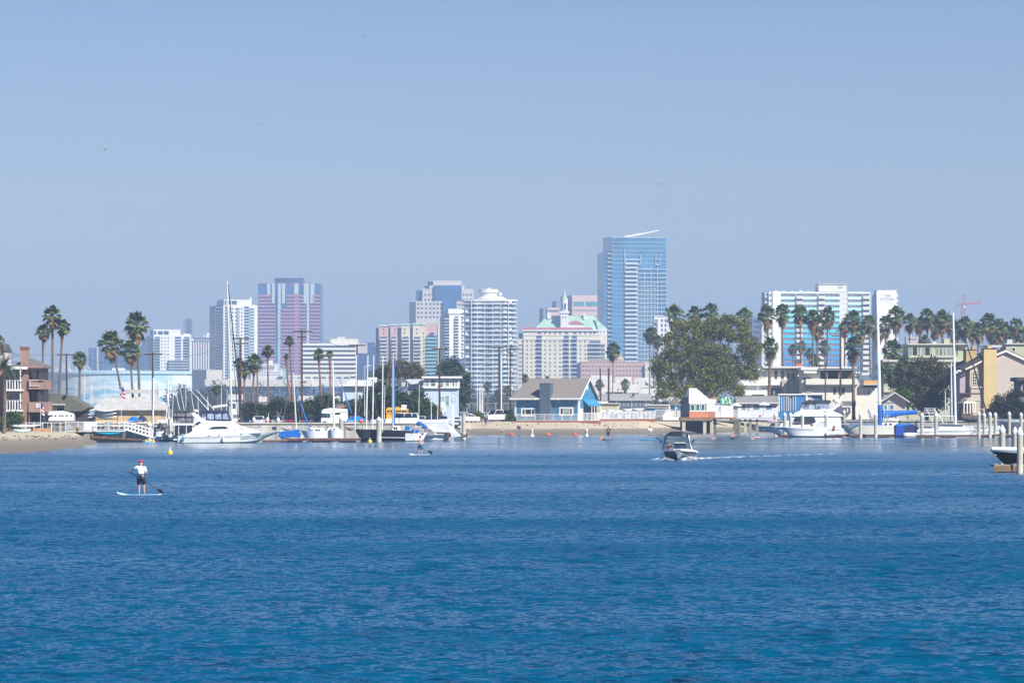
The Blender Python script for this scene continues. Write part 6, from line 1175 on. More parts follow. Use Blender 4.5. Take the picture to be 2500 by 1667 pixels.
def kayak(px0, px1, py, D, c, lab, zb=None, r=.3, cat='kayak', name='kayak', yaw=0, sag=.1, group=None):
    x0,x1 = X(px0,D),X(px1,D); L = x1-x0; m = MB(); secs = []
    for i in range(13):
        t = i/12; w_ = max(.015, r*math.sin(math.pi*t)**.6); zz = sag*(2*t-1)**2*2; secs.append([(L*(t-.5), w_*math.cos(a)*1., zz+w_*.55*math.sin(a)) for a in [j*math.pi/4 for j in range(8)]])
    m.loft(secs); m.sm = True; return solo(name, m, mt(c,.4,.08,1,spec=.5), lab, cat, group, ((x0+x1)/2, D, Zg(py,D)), (0,0,R(yaw)))
kayak(233, 297, 1058.5, 545, (.0,.30,.48), 'turquoise kayak lying on the landing platform')
kayak(12, 103, 1040, 527, (.72,.73,.72), 'long white upturned kayak lying on the left beach', r=.36); kayak(30, 77, 1052, 520, (.50,.68,.72), 'small pale blue upturned kayak on the left beach', r=.42)
solo('kayak_rack', MB().box(0,2.2,0,.5,-.5,.25).box(-3.2,-3.05,0,.5,-.5,.2), mt((.42,.25,.14),.85,.2,2), 'brown timber box under the white kayak on the left beach', 'box', None, (X(80,530),530,Zg(1050,530)))
kayak(345, 378, 1081.5, 530, (.05,.32,.72), 'bright blue paddleboard floating beside the wooden barge', r=.3, sag=.02, cat='paddleboard', name='paddleboard')
for i,(px,c,lab) in enumerate([(357,(.75,.50,.02),'left yellow jug float by the blue paddleboard'),(374,(.75,.48,.02),'right yellow jug float by the blue paddleboard')]): solo('jug_float', MB().lathe([(.1,-.15),(.22,-.1),(.24,.12),(.1,.22),(.06,.3)],n=10), mt(c,.5,.1), lab, 'float', None, (X(px,535),535,.12))
# small craft packed between gangway and cruiser
sailboat('small beach catamaran with a tall white mast right of the gangway', 395, 352, 565, 1066, 374, 922, 1060, 374, 2.2, r=.10, spread=(), fb=1, group='small craft by the gangway'); part('mast_cover', MB().tube([(T.u(371),-.2,T.z(1055)),(T.u(373.5),-.1,T.z(985))],.05,5), mt((.6,.6,.7),.6,.1), T.o); part('dark_sail', MB().prism([(T.u(364),T.z(1066)),(T.u(379),T.z(1066)),(T.u(377),T.z(1055)),(T.u(372),T.z(1056))],-1,-.6), NAVY, T.o)
sailboat('beach catamaran with splayed white mast left of the grey canvas cruiser', 435, 392, 562, 1068, 413, 925, 1060, 410, 2.2, r=.10, spread=(), fb=1, group='small craft by the gangway'); part('side_strut', MB().tube([(T.u(404),-.3,T.z(1062)),(T.u(409),0,T.z(960))],.06,5), WHITE, T.o); part('lilac_bag', MB().ball((T.u(407),-1.2,T.z(1066)),.35,.25,.25), mt((.35,.33,.6),.7,.1), T.o); part('navy_cover', MB().prism([(T.u(386),T.z(1072)),(T.u(430),T.z(1074)),(T.u(420),T.z(1080)),(T.u(390),T.z(1079))],-1.2,-.4), mt((.05,.06,.11),.7,.2), T.o)
for i,(a,b,y,c,lab) in enumerate([(840,888,1021,(.0,.16,.5),'bright blue tarpaulin over a boat right of the white camper van'),(298,330,1022,(.0,.16,.6),'bright blue tarpaulin over a boat behind the landing platform'),(322,345,1019,(.015,.03,.09),'dark navy tarpaulin right of the bright blue tarpaulin'),(382,402,1036,(.02,.022,.03),'black bulky cover between the two catamaran masts'),(404,424,1040,(.35,.36,.36),'grey domed cover left of the cruiser')]):
    D = (612,600,600,585,585)[i]; x0,x1 = X(a,D),X(b,D); w_ = x1-x0; zb_ = 1.7 if i < 3 else .2; h = Zg(y-6,D)-zb_
    e = empty('covered_boat', ((x0+x1)/2, D+9*(i<3), zb_), 0, lab, 'boat'); part('hull', hullmesh(hull_fn(-w_/2,w_/2,h*.55,h*.6,1.9)), GEL, e); part('tarpaulin', MB().loft([[(-w_*.5,y_,h*.5+.02*k) for k,y_ in enumerate((-1,1))]+[(-w_*.45,0,h*.7)],[(-w_*.1,-1.05,h*.5),(-w_*.1,1.05,h*.5),(-w_*.1,0,h)],[(w_*.3,-1.0,h*.5),(w_*.3,1.0,h*.5),(w_*.3,0,h*.85)],[(w_*.52,-.2,h*.55),(w_*.52,.2,h*.55),(w_*.52,0,h*.62)]]), mt(c,.7,.12,2), e)
# masts of boats stored ashore behind
for i,(px,top,D,lab) in enumerate([(205,912,690,'leftmost thin mast, beside the short lone palm'),(219,940,720,'short thin mast left of the pale clubhouse roof'),(224,944,700,'thin mast just left of the pale clubhouse roof'),(256,930,730,'thin mast over the left end of the clubhouse roof'),(291,925,700,'thin mast beside the striped flag'),(386,935,690,'thin dark mast right of the tall pole'),(420,945,650,'thin mast at the right end of the clubhouse roof'),(454,905,700,'tallest thin mast above the grey canvas cruiser'),(485,968,690,'short thin mast right of the grey canvas cruiser'),(509,968,650,'stout short white mast with a light left of the motor yacht canopy'),(541,945,660,'thin mast just right of the short small palm'),(552,950,680,'thin mast second to the right of the short small palm'),
   (637,962,760,'short white mast beyond the hedge'),(938,940,640,'thin grey mast behind the black hulled sailboat'),(1022,938,640,'thin pole mast before the dark green tree'),(1053,957,620,'slanting mast left of the pale blue house'),(1068,975,630,'slanting mast in front of the pale blue house')]):
    zb_ = gz(px,D); e = empty('stored_sailboat', (X(px,D),D,zb_), 0, lab, 'sailboat', 'sailboats stored ashore'); part('hull', hullmesh(hull_fn(-2.2,2.2,.9,1.0,1.7),8), GEL, e); part('mast', MB().tube([(0,0,.8),(random.uniform(-.2,.3),0,Zg(top,D)-zb_)], [.055 if px != 509 else .12,.04], 5), WHITE if px != 386 else mt((.2,.2,.2),.6,.1), e)
# --- right side: big flybridge yacht
T = Bt('flybridge_yacht', 'white flybridge motor yacht with a black bimini, bow to the left', 'yacht', 1950, 645); u, z = T.u, T.z
S = hull_fn(u(2058), u(1843), z(1046), z(1039), 4.4, .24); part('hull', hullmesh(S, 26), GEL, T.o); part('boot_stripe', band(S,0,.34,.015), BOOT, T.o); part('side_stripe', band(S,.88,.93,.02,t0=.05), mt((.45,.47,.48),.4,.05), T.o)
cabin([(u(2052),z(1046)),(u(1900),z(1042)),(u(1905),z(1034)),(u(1925),z(1025)),(u(1936),z(1016)),(u(2050),z(1016))], 1.8, GEL); 
part('side_window', MB().prism([(u(1935),z(1028)),(u(1990),z(1028)),(u(1985),z(1018)),(u(1940),z(1018))], -1.82, -1.5), GLASSD, T.o); part('side_window', MB().prism([(u(1996),z(1034)),(u(2015),z(1034)),(u(2015),z(1028)),(u(2004),z(1028))], -1.84, -1.5), mt((.3,.42,.42),.2,.3), T.o); part('long_window', MB().prism([(u(1925),z(1032)),(u(1990),z(1029)),(u(1975),z(1034)),(u(1940),z(1035))], -1.86, -1.6), GLASSD, T.o)
cabin([(u(1929),z(1016)),(u(2058),z(1016)),(u(2048),z(1009)),(u(2020),z(1000)),(u(1956),z(1000)),(u(1940),z(1007))], 1.75, GEL, 'flybridge', .2)
cabin([(u(1950),z(1001)),(u(2020),z(1001)),(u(2026),z(981)),(u(1962),z(981))], 1.35, CLR, 'clear_enclosure', .1); cabin([(u(1957),z(984)),(u(2030),z(982)),(u(2024),z(976.5)),(u(1992),z(975.5)),(u(1968),z(978))], 1.5, BLACK, 'bimini_top', .15)
m = MB(); [m.prism([(u(a),z(1001)),(u(a+1.6),z(1001)),(u(b+1.6),z(981)),(u(b),z(981))], -1.4, -1.2) for a,b in ((1949,1960),(1960,1968),(1970,1973),(1990,1989),(2016,2019))]; part('enclosure_frame', m, mt((.12,.13,.17),.5,.1), T.o)
m = MB(); [m.prism([(u(2008),z(1003)),(u(2018),z(1006)),(u(2054),z(987.5)),(u(2050),z(985))], a, a+.2) for a in (-1.7,1.5)]; m.box(u(2049),u(2054),-1.7,1.7,z(988),z(985)); part('radar_arch', m, GEL, T.o)
part('radar_dome', MB().lathe([(.1,-.6),(.12,0),(.5,.1),(.5,.4),(.2,.55)],(u(2041),0,z(982)),12), WHITE, T.o); part('radar_mast', MB().prism([(u(2047),z(986)),(u(2052),z(986)),(u(2056),z(966)),(u(2052),z(966))],-.2,.2), GEL, T.o); part('aerial', MB().tube([(u(2010),.5,z(982)),(u(2010),.5,z(970))],.02,4), WHITE, T.o); part('rear_cover', MB().prism([(u(2032),z(1002)),(u(2052),z(991)),(u(2050),z(1006))],-1.5,-1.3), mt((.12,.10,.2),.7,.2), T.o)
part('porthole', MB().ball((u(1880),-(S(.83,.75)[1]+.02),z(1042)),.2,.04,.1), DARK, T.o); part('porthole', MB().ball((u(1899),-(S(.74,.6)[1]+.02),z(1046)),.2,.04,.1), DARK, T.o); railbow(S, .55, .97, .6, STEEL, T.o); part('anchor', MB().prism([(u(1838),z(1039)),(u(1850),z(1037)),(u(1846),z(1043))],-.1,.1), mt((.3,.3,.3),.4,.1,3,.7), T.o); part('mauve_cover', MB().ball((u(1885),-.2,z(1029)),.95,.6,.28), mt((.38,.28,.36),.7,.1), T.o)
for px in (1918,1950,2012,2040): part('fender', MB().lathe([(.05,-.3),(.16,-.2),(.16,.2),(.05,.3)],(u(px),-2.3,z(1062)),8), mt((.02,.10,.28),.5,.1), T.o)
T = Bt('motorboat', 'low white open motorboat moored in front of the flybridge yacht', 'boat', 1960, 632); u, z = T.u, T.z
S = hull_fn(u(2020), u(1899), z(1045), z(1042), 2.8, .22); part('hull', hullmesh(S), GEL, T.o); part('boot_stripe', band(S,0,.3,.012), BOOT, T.o); part('sheer_shade_stripe', band(S,.8,.9,.015,t0=.3), mt((.4,.42,.43),.4,.05), T.o)
part('red_brown_cushion', MB().ball((u(1982),0,z(1037)),.25), mt((.3,.1,.06),.7,.1), T.o); cabin([(u(1990),z(1045)),(u(2012),z(1045)),(u(2012),z(1032)),(u(2001),z(1033))], .8, mt((.55,.65,.66),.2,.2), 'windscreen', .1)
T = Bt('inflatable_boat', 'white inflatable tender tied behind the flybridge yacht stern', 'dinghy', 2037, 630); u, z = T.u, T.z
part('tube', MB().tube([(u(2018),-.6,z(1060)),(u(2032),-.7,z(1058)),(u(2042),-.3,z(1056)),(u(2042),.3,z(1056)),(u(2032),.7,z(1058)),(u(2018),.6,z(1060))], .3, 8), WHITE, T.o); part('brown_cover', MB().prism([(u(2030),z(1057)),(u(2037),z(1057)),(u(2039),z(1038)),(u(2033),z(1040))],-.2,.2), mt((.22,.07,.05),.7,.1), T.o)
# --- big cream sailboat with blue covers
T = sailboat('large cream hulled sailboat with a thick white mast and bright blue sail covers', 2200, 2040, 650, 1039, 2149, 712, 1038, 2141, 3.6, hmat=mt((.70,.67,.58),.35,.04,.5), cab=(2150,2195,1031), r=.25, spread=(.38,.7), mmat=mt((.80,.81,.84),.35,.04), fb=4, boomy=1012, stay=True)
u, z = T.u, T.z; part('mast_cover', MB().tube([(u(2149.5),0,z(1037)),(u(2148),0,z(988))], [.40,.34], 8), BLUEC, T.o); part('sail_cover', MB().loft([[(u(a),yy*s_,z(b)+zz*s_) for yy,zz in ((-.25,0),(-.2,-.35),(0,-.5),(.2,-.35),(.25,0),(.15,.25),(0,.32),(-.15,.25))] for a,b,s_ in ((2155,1009,1.5),(2175,1009,1.25),(2200,1006.5,.95),(2240,1005,.75))]), BLUEC, T.o)
m = MB(); [m.tube([(u(x),-1.5,z(1038)),(u(x),-1.5,z(1028))],.025,4) for x in range(2050,2150,11)]; [m.tube([(u(2046),-1.5,z(y)),(u(2150),-1.5,z(y))],.02,4) for y in (1028,1033)]; part('guard_rail', m, STEEL, T.o); part('blue_deck_line', MB().box(u(2072),u(2160),-1.62,-1.5,z(1037.5),z(1035.5)), BLUEC, T.o); m = MB(); [m.tube([(u(2155+i*4),-.9,z(1037)),(u(2158+i*4),-.9,z(992 if i==0 else 1010))],.03,4) for i in range(4)]; part('halyards', m, WHITE, T.o)
part('dinghy_on_deck', MB().ball((u(2180),-.5,z(1025)),.9,.4,.25), WHITE, T.o); part('deck_gear', MB().ball((u(2128),-.4,z(1014)),.45,.3,.6).ball((u(2122),-.2,z(1003)),.25,.2,.45), mt((.55,.57,.6),.5,.3,4), T.o)
# --- boat under a blue cover
T = Bt('covered_boat', 'boat fully wrapped in a deep blue canvas cover with a white float at its side', 'boat', 2210, 640); u, z = T.u, T.z
S = hull_fn(u(2185), u(2238), z(1060), z(1060), 2.6, .05, full=4); part('hull', hullmesh(S), mt((.15,.17,.17),.6,.2), T.o); m = MB(); m.prism([(u(2185),z(1062)),(u(2237),z(1062)),(u(2236),z(1042)),(u(2229),z(1036)),(u(2187),z(1036.5)),(u(2184),z(1040))],-1.3,1.3); part('cover_side', m, mt((.012,.018,.10),.7,.1), T.o)
part('cover_end', MB().prism([(u(2184.5),z(1063)),(u(2206),z(1063)),(u(2206),z(1038)),(u(2186),z(1039))],-1.38,-1.25), mt((.01,.05,.34),.7,.08), T.o); part('cover_top', MB().prism([(u(2184),z(1041)),(u(2208),z(1039)),(u(2230),z(1036)),(u(2222),z(1034)),(u(2190),z(1034.5))],-1.42,1.3), mt((.0,.17,.55),.7,.08), T.o)
part('side_float', MB().tube([(u(2204),-1.7,z(1062)),(u(2210),-1.75,z(1062)),(u(2230),-1.75,z(1062)),(u(2236),-1.7,z(1062))], [.3,.4,.4,.3], 10), mt((.66,.65,.60),.6,.1), T.o)
# --- white runabouts
def runabout(lab, a, b, D, sheer, cabpts, extra=None, hm=GEL):
    global T; T = Bt('motorboat', lab, 'boat', (a+b)/2, D, 'white motorboats on the right docks'); S = hull_fn(T.u(a), T.u(b), T.z(sheer), T.z(sheer-1), 2.5, .2); part('hull', hullmesh(S), hm, T.o); part('boot_stripe', band(S,0,.35,.012), BOOT, T.o); part('side_stripe', band(S,.7,.8,.015), mt((.3,.33,.36),.4,.05), T.o)
    cabin([(T.u(x),T.z(y)) for x,y in cabpts], .9, GEL); part('windscreen', MB().prism([(T.u(cabpts[2][0]),T.z(cabpts[2][1]+.5)),(T.u(cabpts[3][0]),T.z(cabpts[3][1]+.5)),(T.u(cabpts[3][0]),T.z(cabpts[3][1]-2)),(T.u(cabpts[2][0]-2),T.z(cabpts[2][1]-2))],-.92,.92), mt((.10,.14,.2),.2,.2), T.o); railbow(S, .6, .95, .35, STEEL, T.o, n=4)
runabout('white motorboat with low cabin right of the blue wrapped boat', 2236, 2300, 655, 1050, [(2240,1050),(2285,1050),(2275,1043),(2250,1042)])
runabout('long sleek white speedboat below the second tall mast', 2285, 2392, 655, 1047, [(2290,1047),(2370,1047),(2350,1039),(2292,1037)])
runabout('white motorboat half hidden behind the cluster of four pilings', 2370, 2440, 665, 1050, [(2375,1050),(2420,1050),(2410,1044),(2380,1044)])
T = Bt('sailboat', 'white sailboat with the second tall mast and a black slanting stay', 'sailboat', 2345, 690); u, z = T.u, T.z
S = hull_fn(u(2440), u(2290), z(1040), z(1037), 3.2); part('hull', hullmesh(S), GEL, T.o); mast(T.o, u(2333), z(1036), z(763), .2, u(2327), mt((.74,.78,.8),.35,.04), (.42,)); part('furled_sail', MB().tube([(u(2350),0,z(806)),(u(2380),0,z(905)),(u(2413),0,z(1022))],[.07,.13,.13],6), mt((.02,.025,.05),.8,.1), T.o); part('blue_tack_cover', MB().tube([(u(2411),0,z(1008)),(u(2417),0,z(1026))],[.16,.12],6), BLUEC, T.o)
m = MB(); m.tube([(u(2327),0,z(765)),(u(2350),0,z(806))],.03,4); m.tube([(u(2327),0,z(765)),(u(2295),0,z(1036))],.015,4); part('rigging', m, mt((.15,.16,.2),.5,.1), T.o); part('radar_dome', MB().ball((u(2341),0,z(906)),.45,.4,.2), WHITE, T.o)
T = Bt('sailboat', 'slim white masted sailboat just left of the second tall mast', 'sailboat', 2322, 700); u, z = T.u, T.z
part('hull', hullmesh(hull_fn(u(2300),u(2370),z(1040),z(1037),2.6)), GEL, T.o); mast(T.o, u(2324), z(1036), z(885), .13, u(2322), WHITE, (.85,)); part('radar_dome', MB().ball((u(2334),0,z(910)),.3,.3,.15), WHITE, T.o)
T = Bt('dock_gantry', 'white metal dock gantry with stacked railings left of the second tall mast', 'dock ladder', 2270, 668); u, z = T.u, T.z
m = MB(); [m.tube([(u(2256),0,z(y)),(u(2285),0,z(y))],.05,4) for y in (997,1001,1005,1009)]; m.tube([(u(2262),0,z(998)),(u(2278),0,z(1035))],.06,5); m.tube([(u(2280),0,z(998)),(u(2303),0,z(1033))],.09,5); m.tube([(u(2253),0,z(1016)),(u(2330),0,z(1016))],.08,5); [m.tube([(u(x),.3,z(1016)),(u(x),.3,z(1046))],.05,4) for x in (2258,2285,2310,2328)]; part('frame', m, WHITE, T.o)
T = Bt('motor_yacht', 'grey blue hulled yacht seen behind the pilings at the right edge', 'yacht', 2470, 690); u, z = T.u, T.z
S = hull_fn(u(2560), u(2428), z(1024), z(1023), 4); part('hull', hullmesh(S), mt((.14,.17,.20),.4,.1), T.o); part('white_sheer', band(S,.85,1,.02), WHITE, T.o)
T = Bt('small_boat', 'upturned dark dinghy on the dock under the tan house', 'dinghy', 2370, 680); part('hull', MB().ball((0,0,T.z(1022)),1.6,.7,.5), mt((.08,.07,.07),.8,.2), T.o); part('keel', MB().box(-1.5,1.5,-.04,.04,T.z(1022)+.4,T.z(1022)+.53), mt((.15,.12,.1),.8,.1), T.o)
dock('floating_dock', 1905, 2180, 636, 'white edged floating dock below the flybridge yacht and the cream sailboat', 0, 1.4, .48, GEL); dock('floating_dock', 2236, 2390, 634, 'dark floating dock below the white speedboats', 0, 1.4, .42); dock('floating_dock', 2385, 2600, 640, 'white edged floating dock under the cluster of four pilings', 0, 1.4, .46, GEL)
for px,t,lab,D in ((1893,1007,'short leftmost piling in front of the pier walkway end',660),(1916,1006.5,'left of two pilings at the bow of the flybridge yacht',640),(1930,1006.5,'right of two pilings at the bow of the flybridge yacht',632),(1959,1006.5,'piling under the left half of the black bimini',632),(2017,1006.5,'piling under the radar arch of the flybridge yacht',632),(2061,1000,'piling between the flybridge yacht and the cream sailboat',655),(2101,1006,'left piling in front of the cream sailboat hull',634),(2138,1006,'piling just left of the blue mast cover',634),(2189,1006,'piling above the left end of the blue wrapped boat',660),(2251,1007,'left of two pilings right of the blue wrapped boat',638),(2285,1007,'right of two pilings right of the blue wrapped boat',638),(2390,1004,'first piling of the cluster of four',640),(2403,1007,'second piling of the cluster of four',645),(2417,1005,'third piling of the cluster of four, under the black stay',640),(2430,1006,'fourth piling of the cluster of four',645),(2464,1004,'lone piling right of the cluster of four',650),(2493,1006,'piling at the right edge above the near dock',650)):
    piling(px, t, D, lab, .25)
# --- near right corner
T = Bt('motorboat', 'near black hulled boat with white deck poking in from the right edge', 'boat', 2500, 290); u, z = T.u, T.z
S = hull_fn(u(2740), u(2416), z(1102), z(1098), 3.0, .10, .5, .9); part('hull', hullmesh(S, 26), mt((.006,.007,.012),.6,.1,spec=.2), T.o); part('gunwale', band(S,.90,1.02,.04), GEL, T.o); part('deck', MB().loft([[(S(t,1)[0],-S(t,1)[1]-.03,S(t,1)[2]),(S(t,1)[0],S(t,1)[1]+.03,S(t,1)[2]),(S(t,1)[0],S(t,1)[1]*.6,S(t,1)[2]+.22),(S(t,1)[0],-S(t,1)[1]*.6,S(t,1)[2]+.22)] for t in (.02,.3,.6,.8,.92,.985)]), GEL, T.o); part('anchor', MB().tube([(u(2436),0,z(1102)),(u(2428),0,z(1110)),(u(2420),-.05,z(1115)),(u(2432),-.2,z(1119))],[.06,.09,.06,.03],6).ball((u(2430),0,z(1109)),.14,.12,.1), mt((.5,.52,.55),.3,.1,3,.8), T.o)
for a,b,lab in ((2428,2466,'near wooden dock finger end left of the near pilings'),(2474,2620,'near wooden dock at the lower right edge')):
    e = empty('dock_finger', (X(a,282),282,0), 0, lab, 'dock'); W_ = X(b,282)-X(a,282); part('deck', MB().box(0,W_,0,2.6,.40,.5), mt((.30,.28,.24),.85,.2,2), e); part('fascia', MB().box(-.05,W_+.05,-.08,0,.05,.44), mt((.20,.13,.075),.85,.2,2,stretch=(.3,1,3)), e); part('float', MB().box(.3,min(W_-.1,1.0),.1,1.2,-.4,.3), BLACK, e); part('cleat', MB().box(.02,.25,.3,.5,.5,.58), mt((.2,.18,.17),.8,.2), e)
for px,t,D,lab in ((2447,1036.5,298,'thick near piling left of the near pair, rising behind the black hull'),(2478,1041,302,'thick near piling half hidden by the frontmost one'),(2490,1042,278,'frontmost thick piling at the right edge')): piling(px, t, D, lab, 0.2 if D > 280 else .205, group='thick near pilings')
# ------------------------------------------------------------------ people
def human(e, J, skin, h=1.75, hands=True):
    """one skinned body; J: joint name -> (x,y,z) for h=1.75; x to the viewer's right, y away from the viewer"""
    k = h/1.75; V = []; E = []; Rr = []
    def v(p, r, par=None):
        V.append(tuple(c*k for c in p)); Rr.append(r*k)
        if par is not None: E.append((par, len(V)-1))
        return len(V)-1
    mid = lambda a,b,t=.5: tuple(a[i]+(b[i]-a[i])*t for i in range(3))
    pel = v(J['pel'], .125); wst = v(mid(J['pel'],J['chest'],.45), .115, pel); ch = v(J['chest'], .145, wst); nk = v(J['neck'], .062, ch)
    hd0 = v(mid(J['neck'],J['head'],.45), .07, nk); hd = v(J['head'], .095, hd0); v(tuple(J['head'][i]+(J['head'][i]-J['neck'][i])*.35 for i in range(3)), .08, hd)
    f = J.get('face', (0,-1,0)); v(tuple(J['head'][i]+f[i]*.115 for i in range(3)), .018, hd)
    for s in (-1,1): v((J['head'][0]+s*.095*abs(f[1]), J['head'][1]+s*.095*abs(f[0]), J['head'][2]-.01), .014, hd)
    for s in ('L','R'):
        sh = v(J['sh'+s], .065, ch); el = v(J['el'+s], .045, v(mid(J['sh'+s],J['el'+s]), .052, sh)); wr = v(J['wr'+s], .028, v(mid(J['el'+s],J['wr'+s],.4), .042, el))
        d = Vector(J['wr'+s])-Vector(J['el'+s]); d.normalize(); up = Vector(J.get('grip', (0,0,1))); sd_ = d.cross(up); 
        if sd_.length < .2: sd_ = d.cross(Vector((0,1,0)))
        sd_.normalize(); w0 = Vector(J['wr'+s]); palm = v(tuple(w0+d*.06), .03, wr)
        for i in range(4):
            off = up.cross(sd_)*0; b = w0+d*.09+up*(.03-.02*i); L_ = (.035,.042,.038,.03)[i]; b1 = b+d*L_*.7+sd_*L_*.4; b2 = b1+sd_*L_*.9-d*.008
            a0 = v(tuple(b), .0095, palm); a1 = v(tuple(b1), .009, a0); v(tuple(b2), .0075, a1)
        b = w0+d*.03+up*.035; a0 = v(tuple(b), .012, palm); a1 = v(tuple(b+d*.02+sd_*.025), .010, a0); v(tuple(b+d*.03+sd_*.05-up*.01), .008, a1)
        hp = v(J['hp'+s], .092, pel); kn = v(J['kn'+s], .058, v(mid(J['hp'+s],J['kn'+s]), .076, hp)); an = v(J['an'+s], .036, v(mid(J['kn'+s],J['an'+s],.35), .055, kn))
        a = J['an'+s]; ft = J.get('toe', (0,-1,0)); fp = v((a[0]+ft[0]*.08, a[1]+ft[1]*.08, a[2]-.055), .035, an); v((a[0]+ft[0]*.18, a[1]+ft[1]*.18, a[2]-.065), .025, fp)
    me = bpy.data.meshes.new('body'); me.from_pydata(V, E, []); me.materials.append(skin); o = link('body', me, e)
    o.modifiers.new('skin','SKIN'); sk = me.skin_vertices[0].data
    for i,r in enumerate(Rr): sk[i].radius = (r,r*(.78 if i in (0,1,2) else 1)); sk[i].use_root = (i == 0)
    o.modifiers[0].use_smooth_shade = True; ss = o.modifiers.new('sub','SUBSURF'); ss.levels = 1; ss.render_levels = 1
    dg = bpy.context.evaluated_depsgraph_get(); m2 = bpy.data.meshes.new_from_object(o.evaluated_get(dg)); o.modifiers.clear(); o.data = m2
    return o
def rings(pts, n=12):                   # (x,y,z,rx,ry)
    return MB().loft([[(p[0]+p[3]*math.cos(2*math.pi*j/n), p[1]+p[4]*math.sin(2*math.pi*j/n), p[2]) for j in range(n)] for p in pts])
def shirt(e, J, mat, h=1.75, sleeve=.55, hem=-.06, name='shirt'):
    k = h/1.75; q = J['pel']; c = J['chest']; n_ = J['neck']; m = rings([(q[0]*k,q[1]*k,(q[2]+hem)*k,.175*k,.125*k),(q[0]*k,q[1]*k,(q[2]+.12)*k,.160*k,.115*k),((q[0]+c[0])/2*k,(q[1]+c[1])/2*k,(q[2]+c[2])/2*k+.04*k,.172*k,.12*k),(c[0]*k,c[1]*k,(c[2]+.02)*k,.205*k,.155*k),(c[0]*k,c[1]*k,(c[2]+.13)*k,.185*k,.125*k),(n_[0]*k,n_[1]*k,(n_[2]-.015)*k,.075*k,.07*k)])
    for s in ('L','R'):
        a = Vector(J['sh'+s])*k; b = Vector(J['el'+s])*k; a0 = a.lerp(Vector(c)*k,.35)+Vector((0,0,.05*k)); m.tube([a0, a, a.lerp(b,sleeve*.6), a.lerp(b,sleeve)], [.085*k,.085*k,.078*k,.078*k], 9)
    m.sm = True; return part(name, m, mat, e)
def shorts(e, J, mat, h=1.75, ln=.75, name='shorts'):
    k = h/1.75; q = J['pel']; m = rings([(q[0]*k,q[1]*k,(q[2]-.13)*k,.165*k,.125*k),(q[0]*k,q[1]*k,(q[2]-.02)*k,.170*k,.125*k),(q[0]*k,q[1]*k,(q[2]+.07)*k,.155*k,.115*k)])
    for s in ('L','R'):
        a = Vector(J['hp'+s])*k; b = Vector(J['kn'+s])*k; m.tube([a+Vector((0,0,.03*k)), a.lerp(b,.4), a.lerp(b,ln)], [.10*k,.105*k,.10*k], 9)
    m.sm = True; return part(name, m, mat, e)
def cap_(e, J, mat, h=1.75, brim=None, name='cap', wide=0):
    k = h/1.75; c = J['head']; f = brim or J.get('face', (0,-1,0)); m = MB().lathe([(.106*k,0),(.107*k,.04*k),(.085*k,.085*k),(.03*k,.108*k)], (c[0]*k,c[1]*k,(c[2]+.025)*k), 12)
    if wide: m.lathe([(.105*k,-.005),(wide*k,-.02),(wide*k,-.005),(.105*k,.015)], (c[0]*k,c[1]*k,(c[2]+.035)*k), 14)
    else: m.ball(((c[0]+f[0]*.13)*k,(c[1]+f[1]*.13)*k,(c[2]+.035)*k), .075*k, .075*k, .012*k)
    m.sm = True; return part(name, m, mat, e)
def hair(e, J, mat, h=1.75):
    k = h/1.75; c = J['head']; f = J.get('face',(0,-1,0)); m = MB().ball(((c[0]-f[0]*.02)*k,(c[1]-f[1]*.02)*k,(c[2]+.03)*k), .108*k, .112*k, .10*k); m.sm = True; return part('hair', m, mat, e)
STAND = dict(pel=(0,0,.95), chest=(0,0,1.24), neck=(0,0,1.47), head=(0,0,1.62), shL=(-.19,0,1.38), shR=(.19,0,1.38), elL=(-.26,0,1.10), elR=(.26,0,1.10), wrL=(-.28,-.05,.88), wrR=(.28,-.05,.88), hpL=(-.10,0,.90), hpR=(.10,0,.90), knL=(-.12,-.02,.48), knR=(.12,-.02,.48), anL=(-.13,0,.08), anR=(.13,0,.08))
def J_(**kw): d = dict(STAND); d.update(kw); return d
HAIRD = mt((.03,.02,.015),.7,.1)
def board(e_label, px, py, D, L, c, yaw, w=.38, group='stand up paddleboards', hc=(.72,.74,.75)):
    e = empty('paddleboard', (X(px,D),D,Zg(py,D)), yaw, e_label, 'paddleboard', group); secs = []; sec2 = []
    for i in range(17):
        t = i/16; ww = w*math.sin(math.pi*(.04+.92*t))**.55; z_ = .02+.22*max(0,.3-t)**1.6*4+.03*max(0,t-.85)*4; x = L*(t-.5)
        secs.append([(x,-ww*.8,z_-.07),(x,-ww,z_-.01),(x,-ww*.85,z_+.05),(x,ww*.85,z_+.05),(x,ww,z_-.01),(x,ww*.8,z_-.07)]); sec2.append([(x,-ww*.72,z_+.045),(x,-ww*.72,z_+.062),(x,ww*.72,z_+.062),(x,ww*.72,z_+.045)])
    part('hull', MB().loft(secs), mt(hc,.35,.04,1,spec=.6), e); part('deck_pad', MB().loft(sec2[:15]), mt(c,.5,.06), e); part('fin', MB().add([(L*.36,0,-.02),(L*.44,0,-.02),(L*.46,0,-.25),(L*.36,.015,-.02),(L*.44,.015,-.02)],[(0,1,2),(4,3,2),(0,2,3),(1,4,2)]), DARK, e); return e
